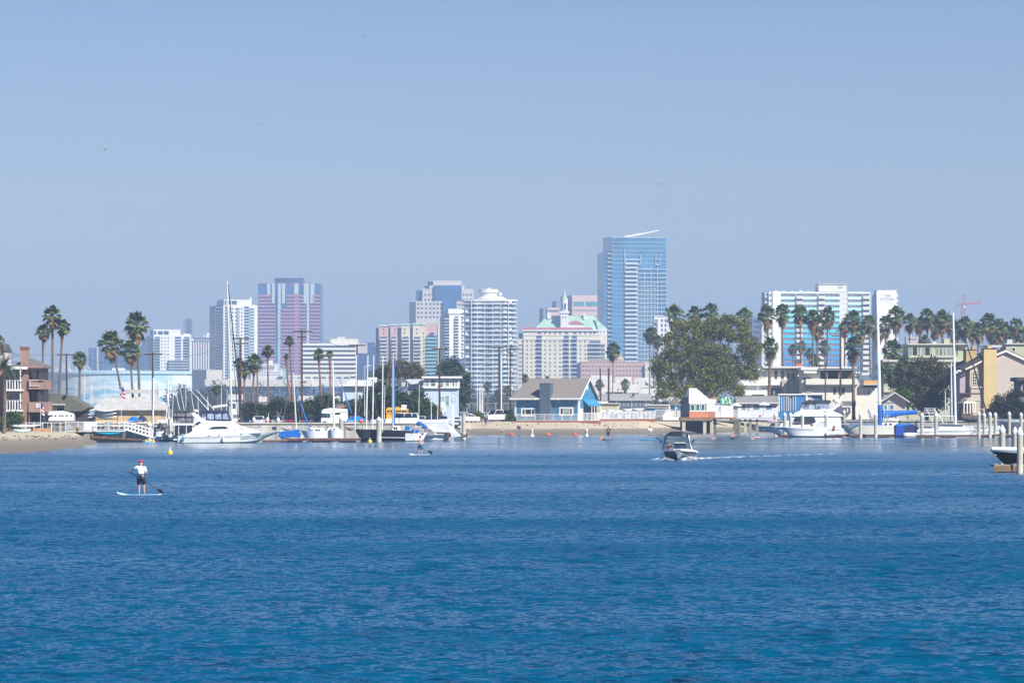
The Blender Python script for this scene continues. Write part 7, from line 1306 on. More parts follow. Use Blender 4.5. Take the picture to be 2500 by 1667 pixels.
def paddle(label, base, a, b, blade=(.10,.42), mat=BLACK, bm=BLACK, group='paddles'):
    a, b = Vector(a), Vector(b); d = (b-a).normalized(); e = empty('paddle', base, 0, label, 'paddle', group); part('shaft', MB().tube([a,b],.018,6), mat, e); part('grip', MB().tube([a-d.cross(Vector((0,1,0)))*.05, a+d.cross(Vector((0,1,0)))*.05],.02,6), mat, e)
    s_ = d.cross(Vector((0,1,0))).normalized(); w_,L = blade; V = []
    for t,q in ((0,.2),(.2,.65),(.55,1),(.85,.85),(1,.45)): V += [b+d*L*t-s_*w_*q+Vector((0,-.01,0)), b+d*L*t+s_*w_*q+Vector((0,-.01,0)), b+d*L*t+s_*w_*q+Vector((0,.012,0)), b+d*L*t-s_*w_*q+Vector((0,.012,0))]
    part('blade', MB().loft([V[i*4:i*4+4] for i in range(5)]), bm, e); return e
def person(px, py, D, J, skin, h, label, rz=0):
    e = empty('person', (X(px,D),D,Zg(py,D)), rz, label, 'person'); human(e, J, skin, h); return e
# near paddler seen from behind
D = 208; BACK = dict(face=(-.35,.93,0), toe=(-.2,.98,0))
J = J_(pel=(.0,0,.93), chest=(-.02,.04,1.22), neck=(-.01,.06,1.45), head=(-.02,.10,1.60), shL=(-.19,.05,1.37), shR=(.18,.02,1.36), elL=(-.40,.16,1.24), wrL=(-.56,.24,1.16), elR=(.26,.06,1.06), wrR=(.13,.20,.94), knL=(-.10,.05,.50), knR=(.14,.04,.50), anL=(-.08,0,.09), anR=(.17,0,.09), hpL=(-.10,0,.89), hpR=(.10,0,.89), **BACK)
e = person(344, 1208.5, D, J, mt((.50,.28,.21),.55,.06,8), 1.72, 'paddler in white t-shirt, black shorts and red cap, seen from behind')
shirt(e, J, mt((.78,.78,.79),.75,.04,3), 1.72, .75, -.09); shorts(e, J, mt((.014,.010,.014),.8,.15,4), 1.72, .85); cap_(e, J, mt((.62,.01,.06),.6,.06,5), 1.72); part('waist_belt', rings([(0,.0,.985,.20,.155),(0,.0,1.04,.20,.155)]), mt((.03,.02,.10),.6,.1), e)
k = 1.72/1.75
board('white and sky blue paddleboard under the paddler in the red cap', 340, 1210.2, D, 2.15, (.05,.36,.72), 4)
paddle('long dark paddle held across the body by the red capped paddler', e.location, (-.60,.26,1.15), (.78,.05,.30), (.075,.33))
# far paddler, bare chested, facing us
D = 392; J = J_(elL=(-.42,-.10,1.30), wrL=(-.58,-.25,1.40), elR=(.30,-.05,1.12), wrR=(.14,-.25,1.00), knL=(-.13,-.03,.48), knR=(.14,-.03,.48))
e = person(1026, 1110.5, D, J, mt((.55,.33,.25),.55,.06,8), 1.76, 'bare chested paddler in blue shorts on a white board, facing the camera'); shorts(e, J, mt((.02,.10,.20),.8,.1,4), 1.76, .9); cap_(e, J, DARK, 1.76)
board('white paddleboard under the bare chested paddler', 1023, 1111.5, D, 3.1, (.6,.64,.66), 55); paddle('dark paddle of the bare chested paddler', e.location, (-.62,-.27,1.45), (.72,-.15,.42), (.13,.48), mt((.2,.25,.3),.5,.1))
# black shirt paddler
D = 580; J = J_(elL=(-.34,-.05,1.16), wrL=(-.20,-.20,1.05), elR=(.34,-.1,1.28), wrR=(.42,-.2,1.42), face=(-.4,.9,0))
e = person(1485, 1073.5, D, J, SKIN, 1.78, 'paddler in black t-shirt and dark shorts near the beach'); shirt(e, J, mt((.012,.013,.017),.8,.1), 1.78, .75); shorts(e, J, mt((.06,.025,.04),.8,.1), 1.78, .85); hair(e, J, HAIRD, 1.78); part('shirt_print', MB().box(-.11,.11,-.17,-.145,1.22,1.30), mt((.7,.7,.7),.7,.1), e)
board('dark paddleboard under the black shirted paddler', 1484, 1074.2, D, 2.9, (.04,.05,.06), 60, hc=(.05,.06,.07)); paddle('paddle with an orange yellow blade left of the black shirted paddler', e.location, (.42,-.22,1.48), (-.70,-.3,.40), (.15,.45), DARK, mt((.85,.28,.02),.6,.1))
D = 575; J = J_(elR=(.27,-.05,1.08), wrR=(.25,-.25,.98), elL=(-.22,-.1,1.12), wrL=(-.02,-.22,1.10))
e = person(1587, 1072.5, D, J, SKIN, 1.80, 'paddler in white shirt, yellow shorts and brown hat left of the motorboat'); shirt(e, J, mt((.72,.73,.78),.8,.05), 1.8, .9); shorts(e, J, mt((.62,.48,.16),.8,.08), 1.8, .8); cap_(e, J, mt((.10,.055,.04),.8,.1), 1.8, wide=.2, name='hat')
board('turquoise paddleboard under the paddler in yellow shorts', 1583, 1073.3, D, 3.0, (.02,.30,.55), 40, hc=(.02,.28,.5)); paddle('dark paddle of the paddler in yellow shorts', e.location, (-.02,-.25,1.25), (.82,-.3,.30), (.10,.40), mt((.02,.08,.15),.6,.1))
# rower
D = 590; e0 = empty('rowing_shell', (X(1790,D),D,.12), 0, 'slim dark rowing shell seen end on with both oars spread', 'rowing boat')
part('hull', hullmesh(hull_fn(-3.8,3.8,.2,.25,.6,.1,.1)), mt((.03,.05,.10),.4,.1), e0).rotation_euler = (0,0,R(84))
part('rigger', MB().tube([(-.8,0,.32),(-.3,0,.1),(.3,0,.1),(.8,0,.32)],.03,5), DARK, e0)
for s in (-1,1): o = part('oar', MB().tube([(s*.25,0,.30),(s*.8,0,.34),(s*1.9,0,.18),(s*2.5,0,.06)],[.03,.028,.025,.03],5), mt((.02,.05,.10),.6,.1), e0); part('blade', MB().box(s*2.4,s*2.95,-.02,.02,-.03,.13), mt((.72,.35,.33),.6,.1), o)
J = J_(pel=(0,0,.20), chest=(0,-.10,.48), neck=(0,-.12,.70), head=(0,-.14,.86), shL=(-.19,-.1,.62), shR=(.19,-.1,.62), elL=(-.24,-.32,.50), elR=(.24,-.32,.50), wrL=(-.22,-.55,.45), wrR=(.22,-.55,.45), hpL=(-.1,0,.17), hpR=(.1,0,.17), knL=(-.12,-.45,.40), knR=(.12,-.45,.40), anL=(-.1,-.85,.12), anR=(.1,-.85,.12))
e = empty('person', (X(1790,D),D,.08), 0, 'rower with a white cap sitting in the slim rowing shell', 'person'); human(e, J, mt((.60,.32,.24),.55,.06,8), 1.75); cap_(e, J, WHITE)
# beach people
D = 724; z_ = Zg(1041,728)
J = J_(elL=(-.33,-.05,1.12), wrL=(-.48,-.1,.92), elR=(.26,.0,1.1), wrR=(.30,-.1,.9)); e = person(1186, 1041, 728, J, SKIN, 1.7, 'child in dark blue top and straw hat walking on the sand by the white van'); shirt(e, J, mt((.015,.02,.07),.8,.1), 1.7); shorts(e, J, mt((.10,.13,.25),.8,.1), 1.7, .8); cap_(e, J, mt((.55,.38,.18),.8,.1), 1.7, wide=.17, name='hat')
for i,(px,c,lab) in enumerate([(1223.5,(.02,.07,.12),'left one of two bare chested children at the water edge'),(1229.5,(.14,.08,.09),'right one of two bare chested children at the water edge')]):
    J = J_(); e = person(px, 1062, 706, J, mt((.60,.33,.24),.55,.06,8), 1.15, lab, 20*i); shorts(e, J, mt(c,.8,.1), 1.15, .6); hair(e, J, HAIRD, 1.15)
J = J_(pel=(0,0,.12), chest=(-.05,-.1,.42), neck=(-.03,-.14,.62), head=(-.02,-.16,.77), shL=(-.22,-.1,.54), shR=(.15,-.1,.54), elL=(-.3,-.25,.34), elR=(.25,-.3,.38), wrL=(-.1,-.42,.32), wrR=(.2,-.5,.35), hpL=(-.1,0,.12), hpR=(.1,0,.12), knL=(.05,-.35,.45), knR=(.25,-.3,.42), anL=(.2,-.55,.08), anR=(.45,-.45,.08))
e = person(1266, 1048.5, 716, J, SKIN, 1.75, 'person in navy clothes sitting on the sand in front of the cottage'); shirt(e, J, NAVY, 1.75, .95, -.04); cap_(e, J, WHITE); m = MB(); [m.tube([Vector(J['hp'+s]),Vector(J['kn'+s]),Vector(J['an'+s])],[.11,.085,.06],8) for s in 'LR']; part('trousers', m, NAVY, e)
for i,(px,w_,lab) in enumerate([(1249,11.5,'left orange float by the two children'),(1338,12,'middle orange float between the two white channel buoys'),(1403.5,12,'right orange float beside the right white channel buoy')]):
    D = Dw(1062.5); m = MB().tube([(-w_/2*D/F,0,.05),(-w_*.35*D/F,0,.1),(w_*.35*D/F,0,.1),(w_/2*D/F,0,.05)],[.12,.24,.24,.12],10); m.sm = True; solo('float', m, mt((.75,.08,.02),.5,.12,3), lab, 'float', 'orange floats along the beach', (X(px,D),D,0), (0,0,.3*i))
for px,lab in ((1298.5,'left white channel buoy with red mark near the beach'),(1432,'right white channel buoy with red mark near the beach')):
    D = Dw(1064.5); e = empty('channel_buoy', (X(px,D),D,0), 0, lab, 'buoy', 'white swim area buoys'); part('float', MB().lathe([(.3,-.1),(.38,.05),(.3,.18)],n=12), WHITE, e); part('body', MB().lathe([(.19,.15),(.18,1.0),(.1,1.12)],n=10), WHITE, e); part('red_mark', MB().box(-.07,.07,-.22,-.15,.45,.85), mt((.7,.12,.12),.6,.1), e)
solo('surf_ski', MB().tube([(-1.6,0,0),(-.8,0,.08),(.8,0,.08),(1.4,0,0)],[.02,.12,.12,.02],8), mt((.68,.58,.30),.6,.1), 'pale yellow board lying on the sand above the right orange floats', 'board', None, (X(1398,715),715,Zg(1053,715)), (0,0,.1))
for px,py,lab,r in ((415,1107.5,'yellow mooring buoy floating left of the white motor yacht',.25),(903,1079.5,'yellow mooring buoy by the black hulled sailboats',.28)):
    D = Dw(py); e = empty('mooring_buoy', (X(px,D),D,0), 0, lab, 'buoy'); part('float', MB().lathe([(.05,-.15),(r*.9,-.1),(r,.12),(r*.8,.28),(.06,.34)],n=12), mt((.80,.60,.03),.5,.1), e); part('top_light', MB().lathe([(.05,.3),(.05,.55),(.02,.6)],n=6), WHITE, e)
solo('float', MB().ball((0,0,.1),.5,.3,.12), mt((.75,.4,.38),.6,.1), 'pink float near the bow of the flybridge yacht', 'float', None, (X(1848,620),620,0))
# ------------------------------------------------------------------ wakeboard boat
D = 352; k = D/F; e = empty('wakeboard_boat', (X(1657,D),D,0), 0, 'dark and white wakeboard boat with a tower coming towards the camera', 'boat')
def hs(y, hb, zs_, zc, hc, zk): return [(-hb,y,zs_),(-hc,y,zc),(0,y,zk),(hc,y,zc),(hb,y,zs_),(hb*.8,y,zs_+.08),(-hb*.8,y,zs_+.08)]
secs = [(5.2,1.25,.50,.08,1.15,-.25),(3.5,1.33,.54,.1,1.2,-.25),(1.5,1.36,.60,.14,1.15,-.24),(0.4,1.28,.66,.24,.98,-.2),(-.5,1.08,.71,.36,.72,-.1),(-1.1,.75,.75,.48,.42,.1),(-1.5,.28,.78,.64,.14,.35)]
HB = mt((.17,.215,.23),.3,.2,1.5,spec=.6)
o_h = part('hull', MB().loft([hs(*s) for s in secs]), HB, e); o_h.rotation_euler = (0,0,R(-6))
g = MB(); g.loft([[(-hb-.06,y,z-.02),(-hb-.03,y,z+.14),(hb+.03,y,z+.14),(hb+.06,y,z-.02)] for y,hb,z,_,_,_ in secs]); o_g = part('gunwale', g, GEL, e); o_g.rotation_euler = (0,0,R(-6))
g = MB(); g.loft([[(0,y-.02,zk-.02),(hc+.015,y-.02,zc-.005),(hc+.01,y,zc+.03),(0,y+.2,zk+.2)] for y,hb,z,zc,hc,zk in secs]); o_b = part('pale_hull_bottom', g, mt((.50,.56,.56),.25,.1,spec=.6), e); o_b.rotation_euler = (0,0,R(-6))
TW = mt((.01,.025,.09),.3,.1,spec=.7); def_x = lambda px: (px-1657)*k; zz_ = lambda py: Zg(py,D)
t_ = part('tower', MB().tube([(def_x(1620),1.6,zz_(1098)),(def_x(1624),1.8,zz_(1079)),(def_x(1627),2,zz_(1063)),(def_x(1634),2.1,zz_(1058)),(def_x(1648),2.1,zz_(1056)),(def_x(1668),2.1,zz_(1055.5)),(def_x(1678),2.1,zz_(1058)),(def_x(1683),2,zz_(1063)),(def_x(1686),1.8,zz_(1082)),(def_x(1691),1.6,zz_(1098))],.07,8), TW, e)
part('tower_leg', MB().tube([(def_x(1690),3.2,zz_(1098)),(def_x(1684),2.6,zz_(1075)),(def_x(1680),2.2,zz_(1060))],.05,6), TW, e); part('tower_leg', MB().tube([(def_x(1622),3.2,zz_(1098)),(def_x(1628),2.6,zz_(1075)),(def_x(1632),2.2,zz_(1060))],.05,6), TW, e)
cp = MB().loft([[(def_x(1633),y,z-.12),(def_x(1640),y,z+.22),(def_x(1668),y,z+.24),(def_x(1668),y,z-.0),(def_x(1658),y,z-.13)] for y,z in ((1.6,zz_(1062)),(2.6,zz_(1060)),(3.8,zz_(1062)))]); part('bimini', cp, mt((.012,.015,.035),.7,.1), e)
for s,px in ((-1,1616),(1,1694)):
    r_ = part('board_rack', MB().tube([(def_x(px),1.9,zz_(1077)),(def_x(px+s*4),1.9,zz_(1079)),(def_x(px+s*2),1.9,zz_(1082)),(def_x(px-s*4),1.9,zz_(1079))],.04,5).tube([(def_x(px-s*3),1.9,zz_(1079)),(def_x(px+s*3),1.9,zz_(1074)),(def_x(px+s*5),1.9,zz_(1073))],.05,5), TW, e)
part('mirror', MB().ball((def_x(1673),2,zz_(1062)),.12), CHROME, e); part('speaker', MB().ball((def_x(1630),1.9,zz_(1081.5)),.16,.1,.06), DARK, e)
part('windscreen_frame', MB().box(def_x(1647),def_x(1675),.9,1.0,zz_(1099),zz_(1081.5)), mt((.012,.014,.03),.4,.2), e); part('windscreen_pane', MB().box(def_x(1657),def_x(1672),.86,.9,zz_(1098),zz_(1088)), mt((.02,.05,.11),.15,.2), e); part('dash_top', MB().box(def_x(1648),def_x(1675),.8,1.1,zz_(1081.5),zz_(1080)), GEL, e); part('seat_back', MB().box(def_x(1633),def_x(1640),2.2,2.5,zz_(1100),zz_(1087)), BLACK, e); part('side_screen', MB().prism([(def_x(1616),zz_(1098)),(def_x(1624),zz_(1098)),(def_x(1624),zz_(1091)),(def_x(1617),zz_(1090))],1.4,1.45), mt((.03,.07,.12),.2,.1), e)
J = J_(pel=(0,.1,.0), chest=(0,0,.28), neck=(0,-.02,.5), head=(0,-.03,.66), shL=(-.19,0,.42), shR=(.19,0,.42), elL=(-.28,-.2,.22), elR=(.28,-.2,.22), wrL=(-.15,-.42,.25), wrR=(.12,-.42,.25), hpL=(-.1,.1,0), hpR=(.1,.1,0), knL=(-.12,-.3,.05), knR=(.12,-.3,.05), anL=(-.12,-.35,-.35), anR=(.12,-.35,-.35))
e = empty('person', (X(1634.5,D),D+1.9,Zg(1101,D)+.0), 0, 'driver in dark clothes at the wheel of the wakeboard boat', 'person'); human(e, J, SKIN, 1.6); shirt(e, J, DARK, 1.6, .9); hair(e, J, HAIRD, 1.6)
# wake and spray
FOAM = bpy.data.materials.new('foam'); FOAM.use_nodes = True; fn = FOAM.node_tree; fb_ = fn.nodes['Principled BSDF']; fb_.inputs['Base Color'].default_value = (.75,.80,.82,1); fb_.inputs['Roughness'].default_value = .8
tcf = fn.nodes.new('ShaderNodeNewGeometry'); mpf = fn.nodes.new('ShaderNodeMapping'); mpf.inputs['Scale'].default_value = (1.1,.35,1); nf = fn.nodes.new('ShaderNodeTexNoise'); nf.inputs['Detail'].default_value = 6; nf.inputs['Scale'].default_value = 1.4
fn.links.new(tcf.outputs['Position'], mpf.inputs[0]); fn.links.new(mpf.outputs[0], nf.inputs['Vector']); mrf = fn.nodes.new('ShaderNodeMapRange'); mrf.inputs[1].default_value = .42; mrf.inputs[2].default_value = .72; fn.links.new(nf.outputs['Fac'], mrf.inputs[0]); fn.links.new(mrf.outputs[0], fb_.inputs['Alpha'])
def wake(pts, name, lab):                # pts: px, py, half width m
    m = MB(); V = []
    for px,py,w_,h_ in pts: D_ = Dw(py); V += [(X(px,D_),D_-w_,.012),(X(px,D_),D_,.012+h_),(X(px,D_),D_+w_,.012)]
    m.add(V, [(3*i,3*i+3,3*i+4,3*i+1) for i in range(len(pts)-1)]+[(3*i+1,3*i+4,3*i+5,3*i+2) for i in range(len(pts)-1)]); return tag(link(name, m.mesh(FOAM)), lab, None, None, 'stuff')
wake([(1702,1119.5,3.0,.1),(1740,1118,3.2,.10),(1790,1116,2.8,.08),(1850,1114,2.0,.06),(1920,1111.5,1.5,.04),(2000,1109,1.0,.03),(2080,1107,.6,.02)], 'wake', 'white foam wake trailing right behind the wakeboard boat')
wake([(1588,1122.5,.5,.05),(1604,1123,1.2,.16),(1622,1123.4,1.6,.3),(1640,1124,1.0,.12),(1650,1124.5,.4,.04),(1662,1124,1.0,.16),(1682,1122.8,2.0,.3),(1700,1121.5,2.0,.2),(1716,1120.5,1.0,.05)], 'bow_spray', 'white spray at the bow of the wakeboard boat')
# ------------------------------------------------------------------ vehicles
TYRE = mt((.015,.015,.015),.9,.1); CG = mt((.015,.02,.03),.1,.3,1,spec=.9)
def car_proto(name, label, prof, roof, L, W_, H, paint, cat='car', rear=False):
    e = empty(name, (0,0,0), 0, label, cat); m = MB(); secs = []
    for y,s_ in ((-W_/2,.94),(-W_/2+.08,1),(W_/2-.08,1),(W_/2,.94)): secs.append([(x*s_,y,z if s_ == 1 else .05+z*.97) for x,z in prof])
    m.loft(secs); part('body', m, paint, e)
    gm = MB(); secs = []
    for y,ins in ((-W_/2+.10,0),(-W_/2+.24,1),(W_/2-.24,1),(W_/2-.10,0)): secs.append([(x,y,z) for x,z in (roof if ins else [(x*.98,min(z,roof[0][1]+.02)) for x,z in roof])])
    gm.loft(secs); part('windows', gm, CG, e)
    zr = max(z for x,z in roof); xs = [x for x,z in roof if z > zr-.08]; part('roof', MB().box(min(xs)-.05,max(xs)+.05,-W_/2+.2,W_/2-.2,zr-.015,zr+.05), paint, e)
    r0, r1, r2, r3 = roof
    for y in (-W_/2+.13,W_/2-.17):
        pm = MB()
        for t_,w_ in ((.0,.09),(.42,.10),(.75,.12),(1.,.14)):
            xb_ = r0[0]+(r3[0]-r0[0])*t_; xt_ = r1[0]+(r2[0]-r1[0])*t_; pm.side([(0,0)]*0 or [(y,r0[1]),(y+.04,r0[1]),(y+.04,zr),(y,zr)], xb_-.001, xb_) if 0 else pm.add([(xb_-w_/2,y-.02,r0[1]-.02),(xb_+w_/2,y-.02,r0[1]-.02),(xt_+w_/2,y+.02 if y > 0 else y+.10,zr),(xt_-w_/2,y+.02 if y > 0 else y+.10,zr),(xb_-w_/2,y+.06,r0[1]-.02),(xb_+w_/2,y+.06,r0[1]-.02),(xt_+w_/2,y+.0,zr),(xt_-w_/2,y+.0,zr)],[(0,1,2,3),(7,6,5,4),(0,4,5,1),(1,5,6,2),(2,6,7,3),(3,7,4,0)])
        tag(part('pillars', pm, paint, e), kind='stuff')
    for x in (-L*.32,L*.31):
        for y in (-W_/2+.02,W_/2-.22): wh = part('wheel', MB().tube([(x,y,.33),(x,y+.2,.33)], .33, 12), TYRE, e); part('rim', MB().tube([(x,y-.01,.33),(x,y+.21,.33)], .19, 8), CHROME, wh)
    for y in (-W_/2+.15,W_/2-.45): part('headlight', MB().box(-L/2-.01,-L/2+.12,y,y+.3,.62,.78), mt((.7,.7,.68),.2,.1), e); part('tail_light', MB().box(L/2-.12,L/2+.02,y,y+.3,.7,.88), RED, e)
    part('grille', MB().box(-L/2-.02,-L/2+.1,-W_/2+.5,W_/2-.5,.45,.7), DARK, e); return e
CARP = lambda H: [(-2.2,.25),(-2.25,.6),(-2.1,.78),(-1.1,.92),(.9,.95),(2.1,.88),(2.2,.6),(2.15,.25)]
SED = car_proto('parked_car', 'dark blue parked car behind the long seawall, leftmost of the row', CARP(0), [(-1.2,.90),(-.45,1.36),(.7,1.40),(1.5,.93)], 4.4, 1.75, 1.42, mt((.01,.02,.06),.25,.05,spec=.8))
SED['group'] = 'cars parked along the seawall'
cars = [(606,0,'dark blue'),(632,1,'white'),(655,2,'black'),(680,3,'grey'),(704,4,'dark red'),(728,2,'black'),(752,5,'teal green'),(775,2,'black'),(868,6,'pale grey'),(893,0,'dark blue'),(1002,2,'black'),(1027,1,'white'),(1052,7,'blue'),(1078,0,'dark blue')]
PAINTS = [(.01,.02,.06),(.72,.72,.72),(.012,.012,.015),(.2,.21,.22),(.20,.015,.02),(.02,.07,.08),(.45,.46,.46),(.03,.09,.25)]
def place_car(src, px, D, z, yaw, paint, label, sc_=1, group=None):
    c = ctree(src, (X(px,D),D,z), R(yaw), label, sc_, group)
    for o in c.children:
        if o.name.startswith(('body','roof','pillars')): o.data = o.data.copy(); o.data.materials[0] = mt(paint,.25,.05,1.5,spec=.8)
    return c
nxt = ['second','third','fourth','fifth','sixth','seventh','eighth']
for i,(px,ci,cn) in enumerate(cars):
    if i == 0: SED.location = (X(px,640),640,1.7); SED.rotation_euler = (0,0,R(86)); continue
    lab = (f'{cn} parked car, {nxt[i-1]} from the left behind the seawall' if i < 8 else f'{cn} parked car ' + ['left of the brown pole behind the black hulls','right of the brown pole behind the black hulls','right of the white wagon','under the dark green tree at its right edge','left below the pale blue house','in front of the pale blue house'][i-8])
    place_car(SED, px, 640+(i%3)*3, 1.7, 86 if i%2 else -92, PAINTS[ci], lab, group='cars parked along the seawall')
SUVP = [(-2.5,.35),(-2.55,.75),(-2.45,1.0),(-1.4,1.12),(2.4,1.15),(2.55,1.0),(2.55,.35)]
SUV = car_proto('parked_van', 'white sport utility van parked at the left of the blue cottage', SUVP, [(-1.45,1.08),(-.85,1.78),(2.2,1.82),(2.45,1.1)], 5.1, 1.95, 1.9, mt((.75,.75,.75),.25,.03,spec=.8), 'van')
SUV.location = (X(1216,748),748,2.02); SUV.scale = (1.12,)*3; SUV.rotation_euler = (0,0,R(36))
place_car(SUV, 980, 632, 1.75, 8, (.75,.75,.75), 'white wagon parked under the yellow bus', 1, None); place_car(SUV, 1120, 700, 1.95, 70, (.75,.75,.75), 'white people carrier behind the white hatchback', .95, None)
place_car(SED, 1137, 715, 1.95, 28, (.78,.78,.78), 'white hatchback at the edge of the beach left of the shrub', 1.05, 'cars by the beach'); place_car(SED, 1098, 712, 1.95, 150, (.03,.05,.12), 'dark blue car left of the white hatchback', 1.0, 'cars by the beach'); place_car(SUV, 1165, 775, 2.1, 40, (.75,.75,.75), 'white car behind the small green shrub', .8, None); place_car(SED, 1243, 752, 2.05, 80, (.01,.015,.03), 'dark car tucked against the left wall of the blue cottage', 1.0, 'cars by the beach')
rnd = random.Random(2)
for i,px in enumerate((1096,1112,1128,1150,1172,1190,1208,1236)):
    pc = PAINTS[rnd.randrange(8)]; place_car(SED, px, 905+rnd.random()*30, 2.2, rnd.choice((0,90,180)), pc, 'parked car far behind the chain link fence, '+['first','second','third','fourth','fifth','sixth','seventh','eighth'][i]+' from the left', 1, 'cars parked behind the chain link fence')
# camper van, yellow bus, cabin boat on land
T = Th('camper_van', 'white camper van with a dark sloping windscreen behind the boxy white sailboat', 'van', 783, 640, 0, 1.7); u, z = T.u, T.z
part('body', MB().prism([(u(784),0.35),(u(784),z(1018)),(u(790),z(1002)),(u(800),z(999)),(u(848),z(999)),(u(850),0.35)], 0, 2.2), GEL, T.o); part('roof_bulge', MB().prism([(u(784),z(1008)),(u(788),z(999)),(u(806),z(995.5)),(u(848),z(998)),(u(848),z(1004)),(u(800),z(1010))], -.08, 2.28), GEL, T.o); part('windscreen', MB().prism([(u(783.5),z(1018)),(u(787),z(1009)),(u(805),z(1009)),(u(807),z(1018))], -.1, 2.3), mt((.02,.06,.07),.15,.3), T.o)
for x in (792,840): part('wheel', MB().tube([(u(x),-.05,.35),(u(x),.2,.35)],.36,12), TYRE, T.o)
part('window', MB().box(u(815),u(830),-.03,.05,z(1012),z(1005)), GLASSD, T.o)
T = Th('school_bus', 'yellow school bus behind the white wagon', 'bus', 943, 655, 0, 1.7); u, z = T.u, T.z
part('body', MB().prism([(u(943),.4),(u(943),z(997)),(u(947),z(995)),(u(968),z(993)),(u(997),z(998)),(u(997),.4)],0,2.4), mt((.85,.42,.01),.5,.06), T.o); [part('window', MB().box(u(x),u(x+5),-.04,.05,z(1006),z(1001)), GLASSD, T.o) for x in (946,953,960,967,974,981,988)]; part('black_stripe', MB().box(u(943),u(997),-.03,.02,z(1010),z(1009)), DARK, T.o)
for x in (952,988): part('wheel', MB().tube([(u(x),-.05,.45),(u(x),.2,.45)],.45,12), TYRE, T.o)
T = Th('notice_board', 'small white notice board with faint marks above the yellow bus', 'sign', 986, 630, 0, 1.7); u, z = T.u, T.z
part('panel', MB().box(u(980),u(993),0,.08,z(1000),z(988)), WHITE, T.o); part('post', MB().box(u(986),u(987),.1,.18,0,z(990)), GREYW, T.o); [part('mark', MB().box(u(a),u(a+3),-.02,.0,z(995),z(992)), mt((.4,.42,.45),.6,.1), T.o) for a in (982,988)]
T = Th('cabin_boat', 'white cabin boat with a row of dark windows stored beside the brown house', 'boat', 140, 566, 0, 1.6); u, z = T.u, T.z
part('hull', MB().prism([(u(120),z(1027)),(u(180),z(1027)),(u(180),z(1016)),(u(122),z(1017)),(u(118),z(1024))],-.2,2), GEL, T.o); part('cabin', MB().prism([(u(122),z(1018)),(u(180),z(1017)),(u(178),z(1009)),(u(152),z(1002.5)),(u(104),z(1004)),(u(101),z(1010)),(u(118),z(1012))],0,1.8), GEL, T.o); [part('window', MB().box(u(a),u(b),-.03,.1,z(1021 if a>130 else 1018),z(1013)), GLASSD, T.o) for a,b in ((120,129),(133,138),(144,149),(150.5,155.5),(160,166),(171,176))]; part('cradle', MB().box(u(125),u(130),.2,1.5,0,z(1026)).box(u(165),u(170),.2,1.5,0,z(1026)), GREYW, T.o)
for i in range(3):
    for j in range(2):
        a = 178+j*52; kayak(a, a+56, 1003+i*8, 590+i*.4, (.62,.62,.60) if (i+j)%2 == 0 else (.70,.70,.68), ['top','middle','lowest'][i]+' '+['left','right'][j]+' upturned rowing shell on the storage rack', r=.36, cat='rowing boat', name='stored_shell')
solo('boat_rack', MB().box(0,6.2,-.05,.05,.0,.08).box(0,.08,-.05,.05,-1.2,.9).box(3,3.08,-.05,.05,-1.2,.9).box(6.1,6.18,-.05,.05,-1.2,.9), DARK, 'dark rack holding the upturned rowing shells', 'rack', None, (X(178,591),591.2,Zg(1024,591)))
for i,(a,b,y,c) in enumerate([(1462,1480,1005,(.7,.68,.6)),(1480,1500,1003.5,(.5,.62,.62)),(1498,1520,1005,(.74,.72,.68)),(1520,1545,1002,(.6,.66,.66)),(1544,1573,1000.5,(.75,.72,.66)),(1455,1486,983.5,(.75,.74,.72))]):
    kayak(a, b, y, 775, c, ['first','second','third','fourth','fifth and largest','single top'][i]+' dinghy on the racks behind the long picket fence', r=.55, cat='dinghy', name='stored_dinghy', sag=.12, group='dinghies on the racks')
# left white fence
fence('picket_fence', 62, 160, 545, Zg(1056,545), Zg(1031,545), 'white post and rail fence above the left beach', WHITE, .9, 1.1); fence('picket_fence', 160, 238, 549, Zg(1054,549), Zg(1029,549), 'dense white picket fence left of the landing platform', WHITE, .12, 1.6)
solo('flower_pot', MB().lathe([(.14,-.15),(.2,.15)],n=9).ball((0,0,.3),.25,.25,.18), mt((.25,.16,.03),.8,.4,6), 'flower pot with yellow flowers on the seawall left of the gangway', 'plant pot', None, (X(189,548),548,Zg(1051,548)))
# flags
for px,py,D,lab,s in ((296,950,600,'striped red and white flag hanging above the gangway',1.0),(99,988,556,'small striped flag hanging at the brown house',.8)):
    e = empty('flagpole', (X(px,D),D,1.6 if px < 200 else 1.7), 0, lab, 'flag'); h = Zg(py-7,D)-e.location.z; part('pole', MB().tube([(0,0,0),(0,0,h)],.035,5), WHITE, e)
    for i in range(6): part('stripe', MB().prism([(.03+.03*i,h-.3-i*.27*s),(.55*s+.02*i,h-.5-i*.27*s),(.5*s+.02*i,h-.75-i*.27*s),(.03+.03*i,h-.56-i*.27*s)],-.015-.004*i,.015+.004*i), mt((.55,.03,.06),.8,.1) if i%2 == 0 else mt((.7,.68,.7),.8,.1), e)
    part('canton', MB().prism([(.03,h-.05),(.35*s,h-.2),(.35*s,h-.8),(.03,h-.75)],-.045,.045), mt((.03,.04,.2),.8,.1), e)
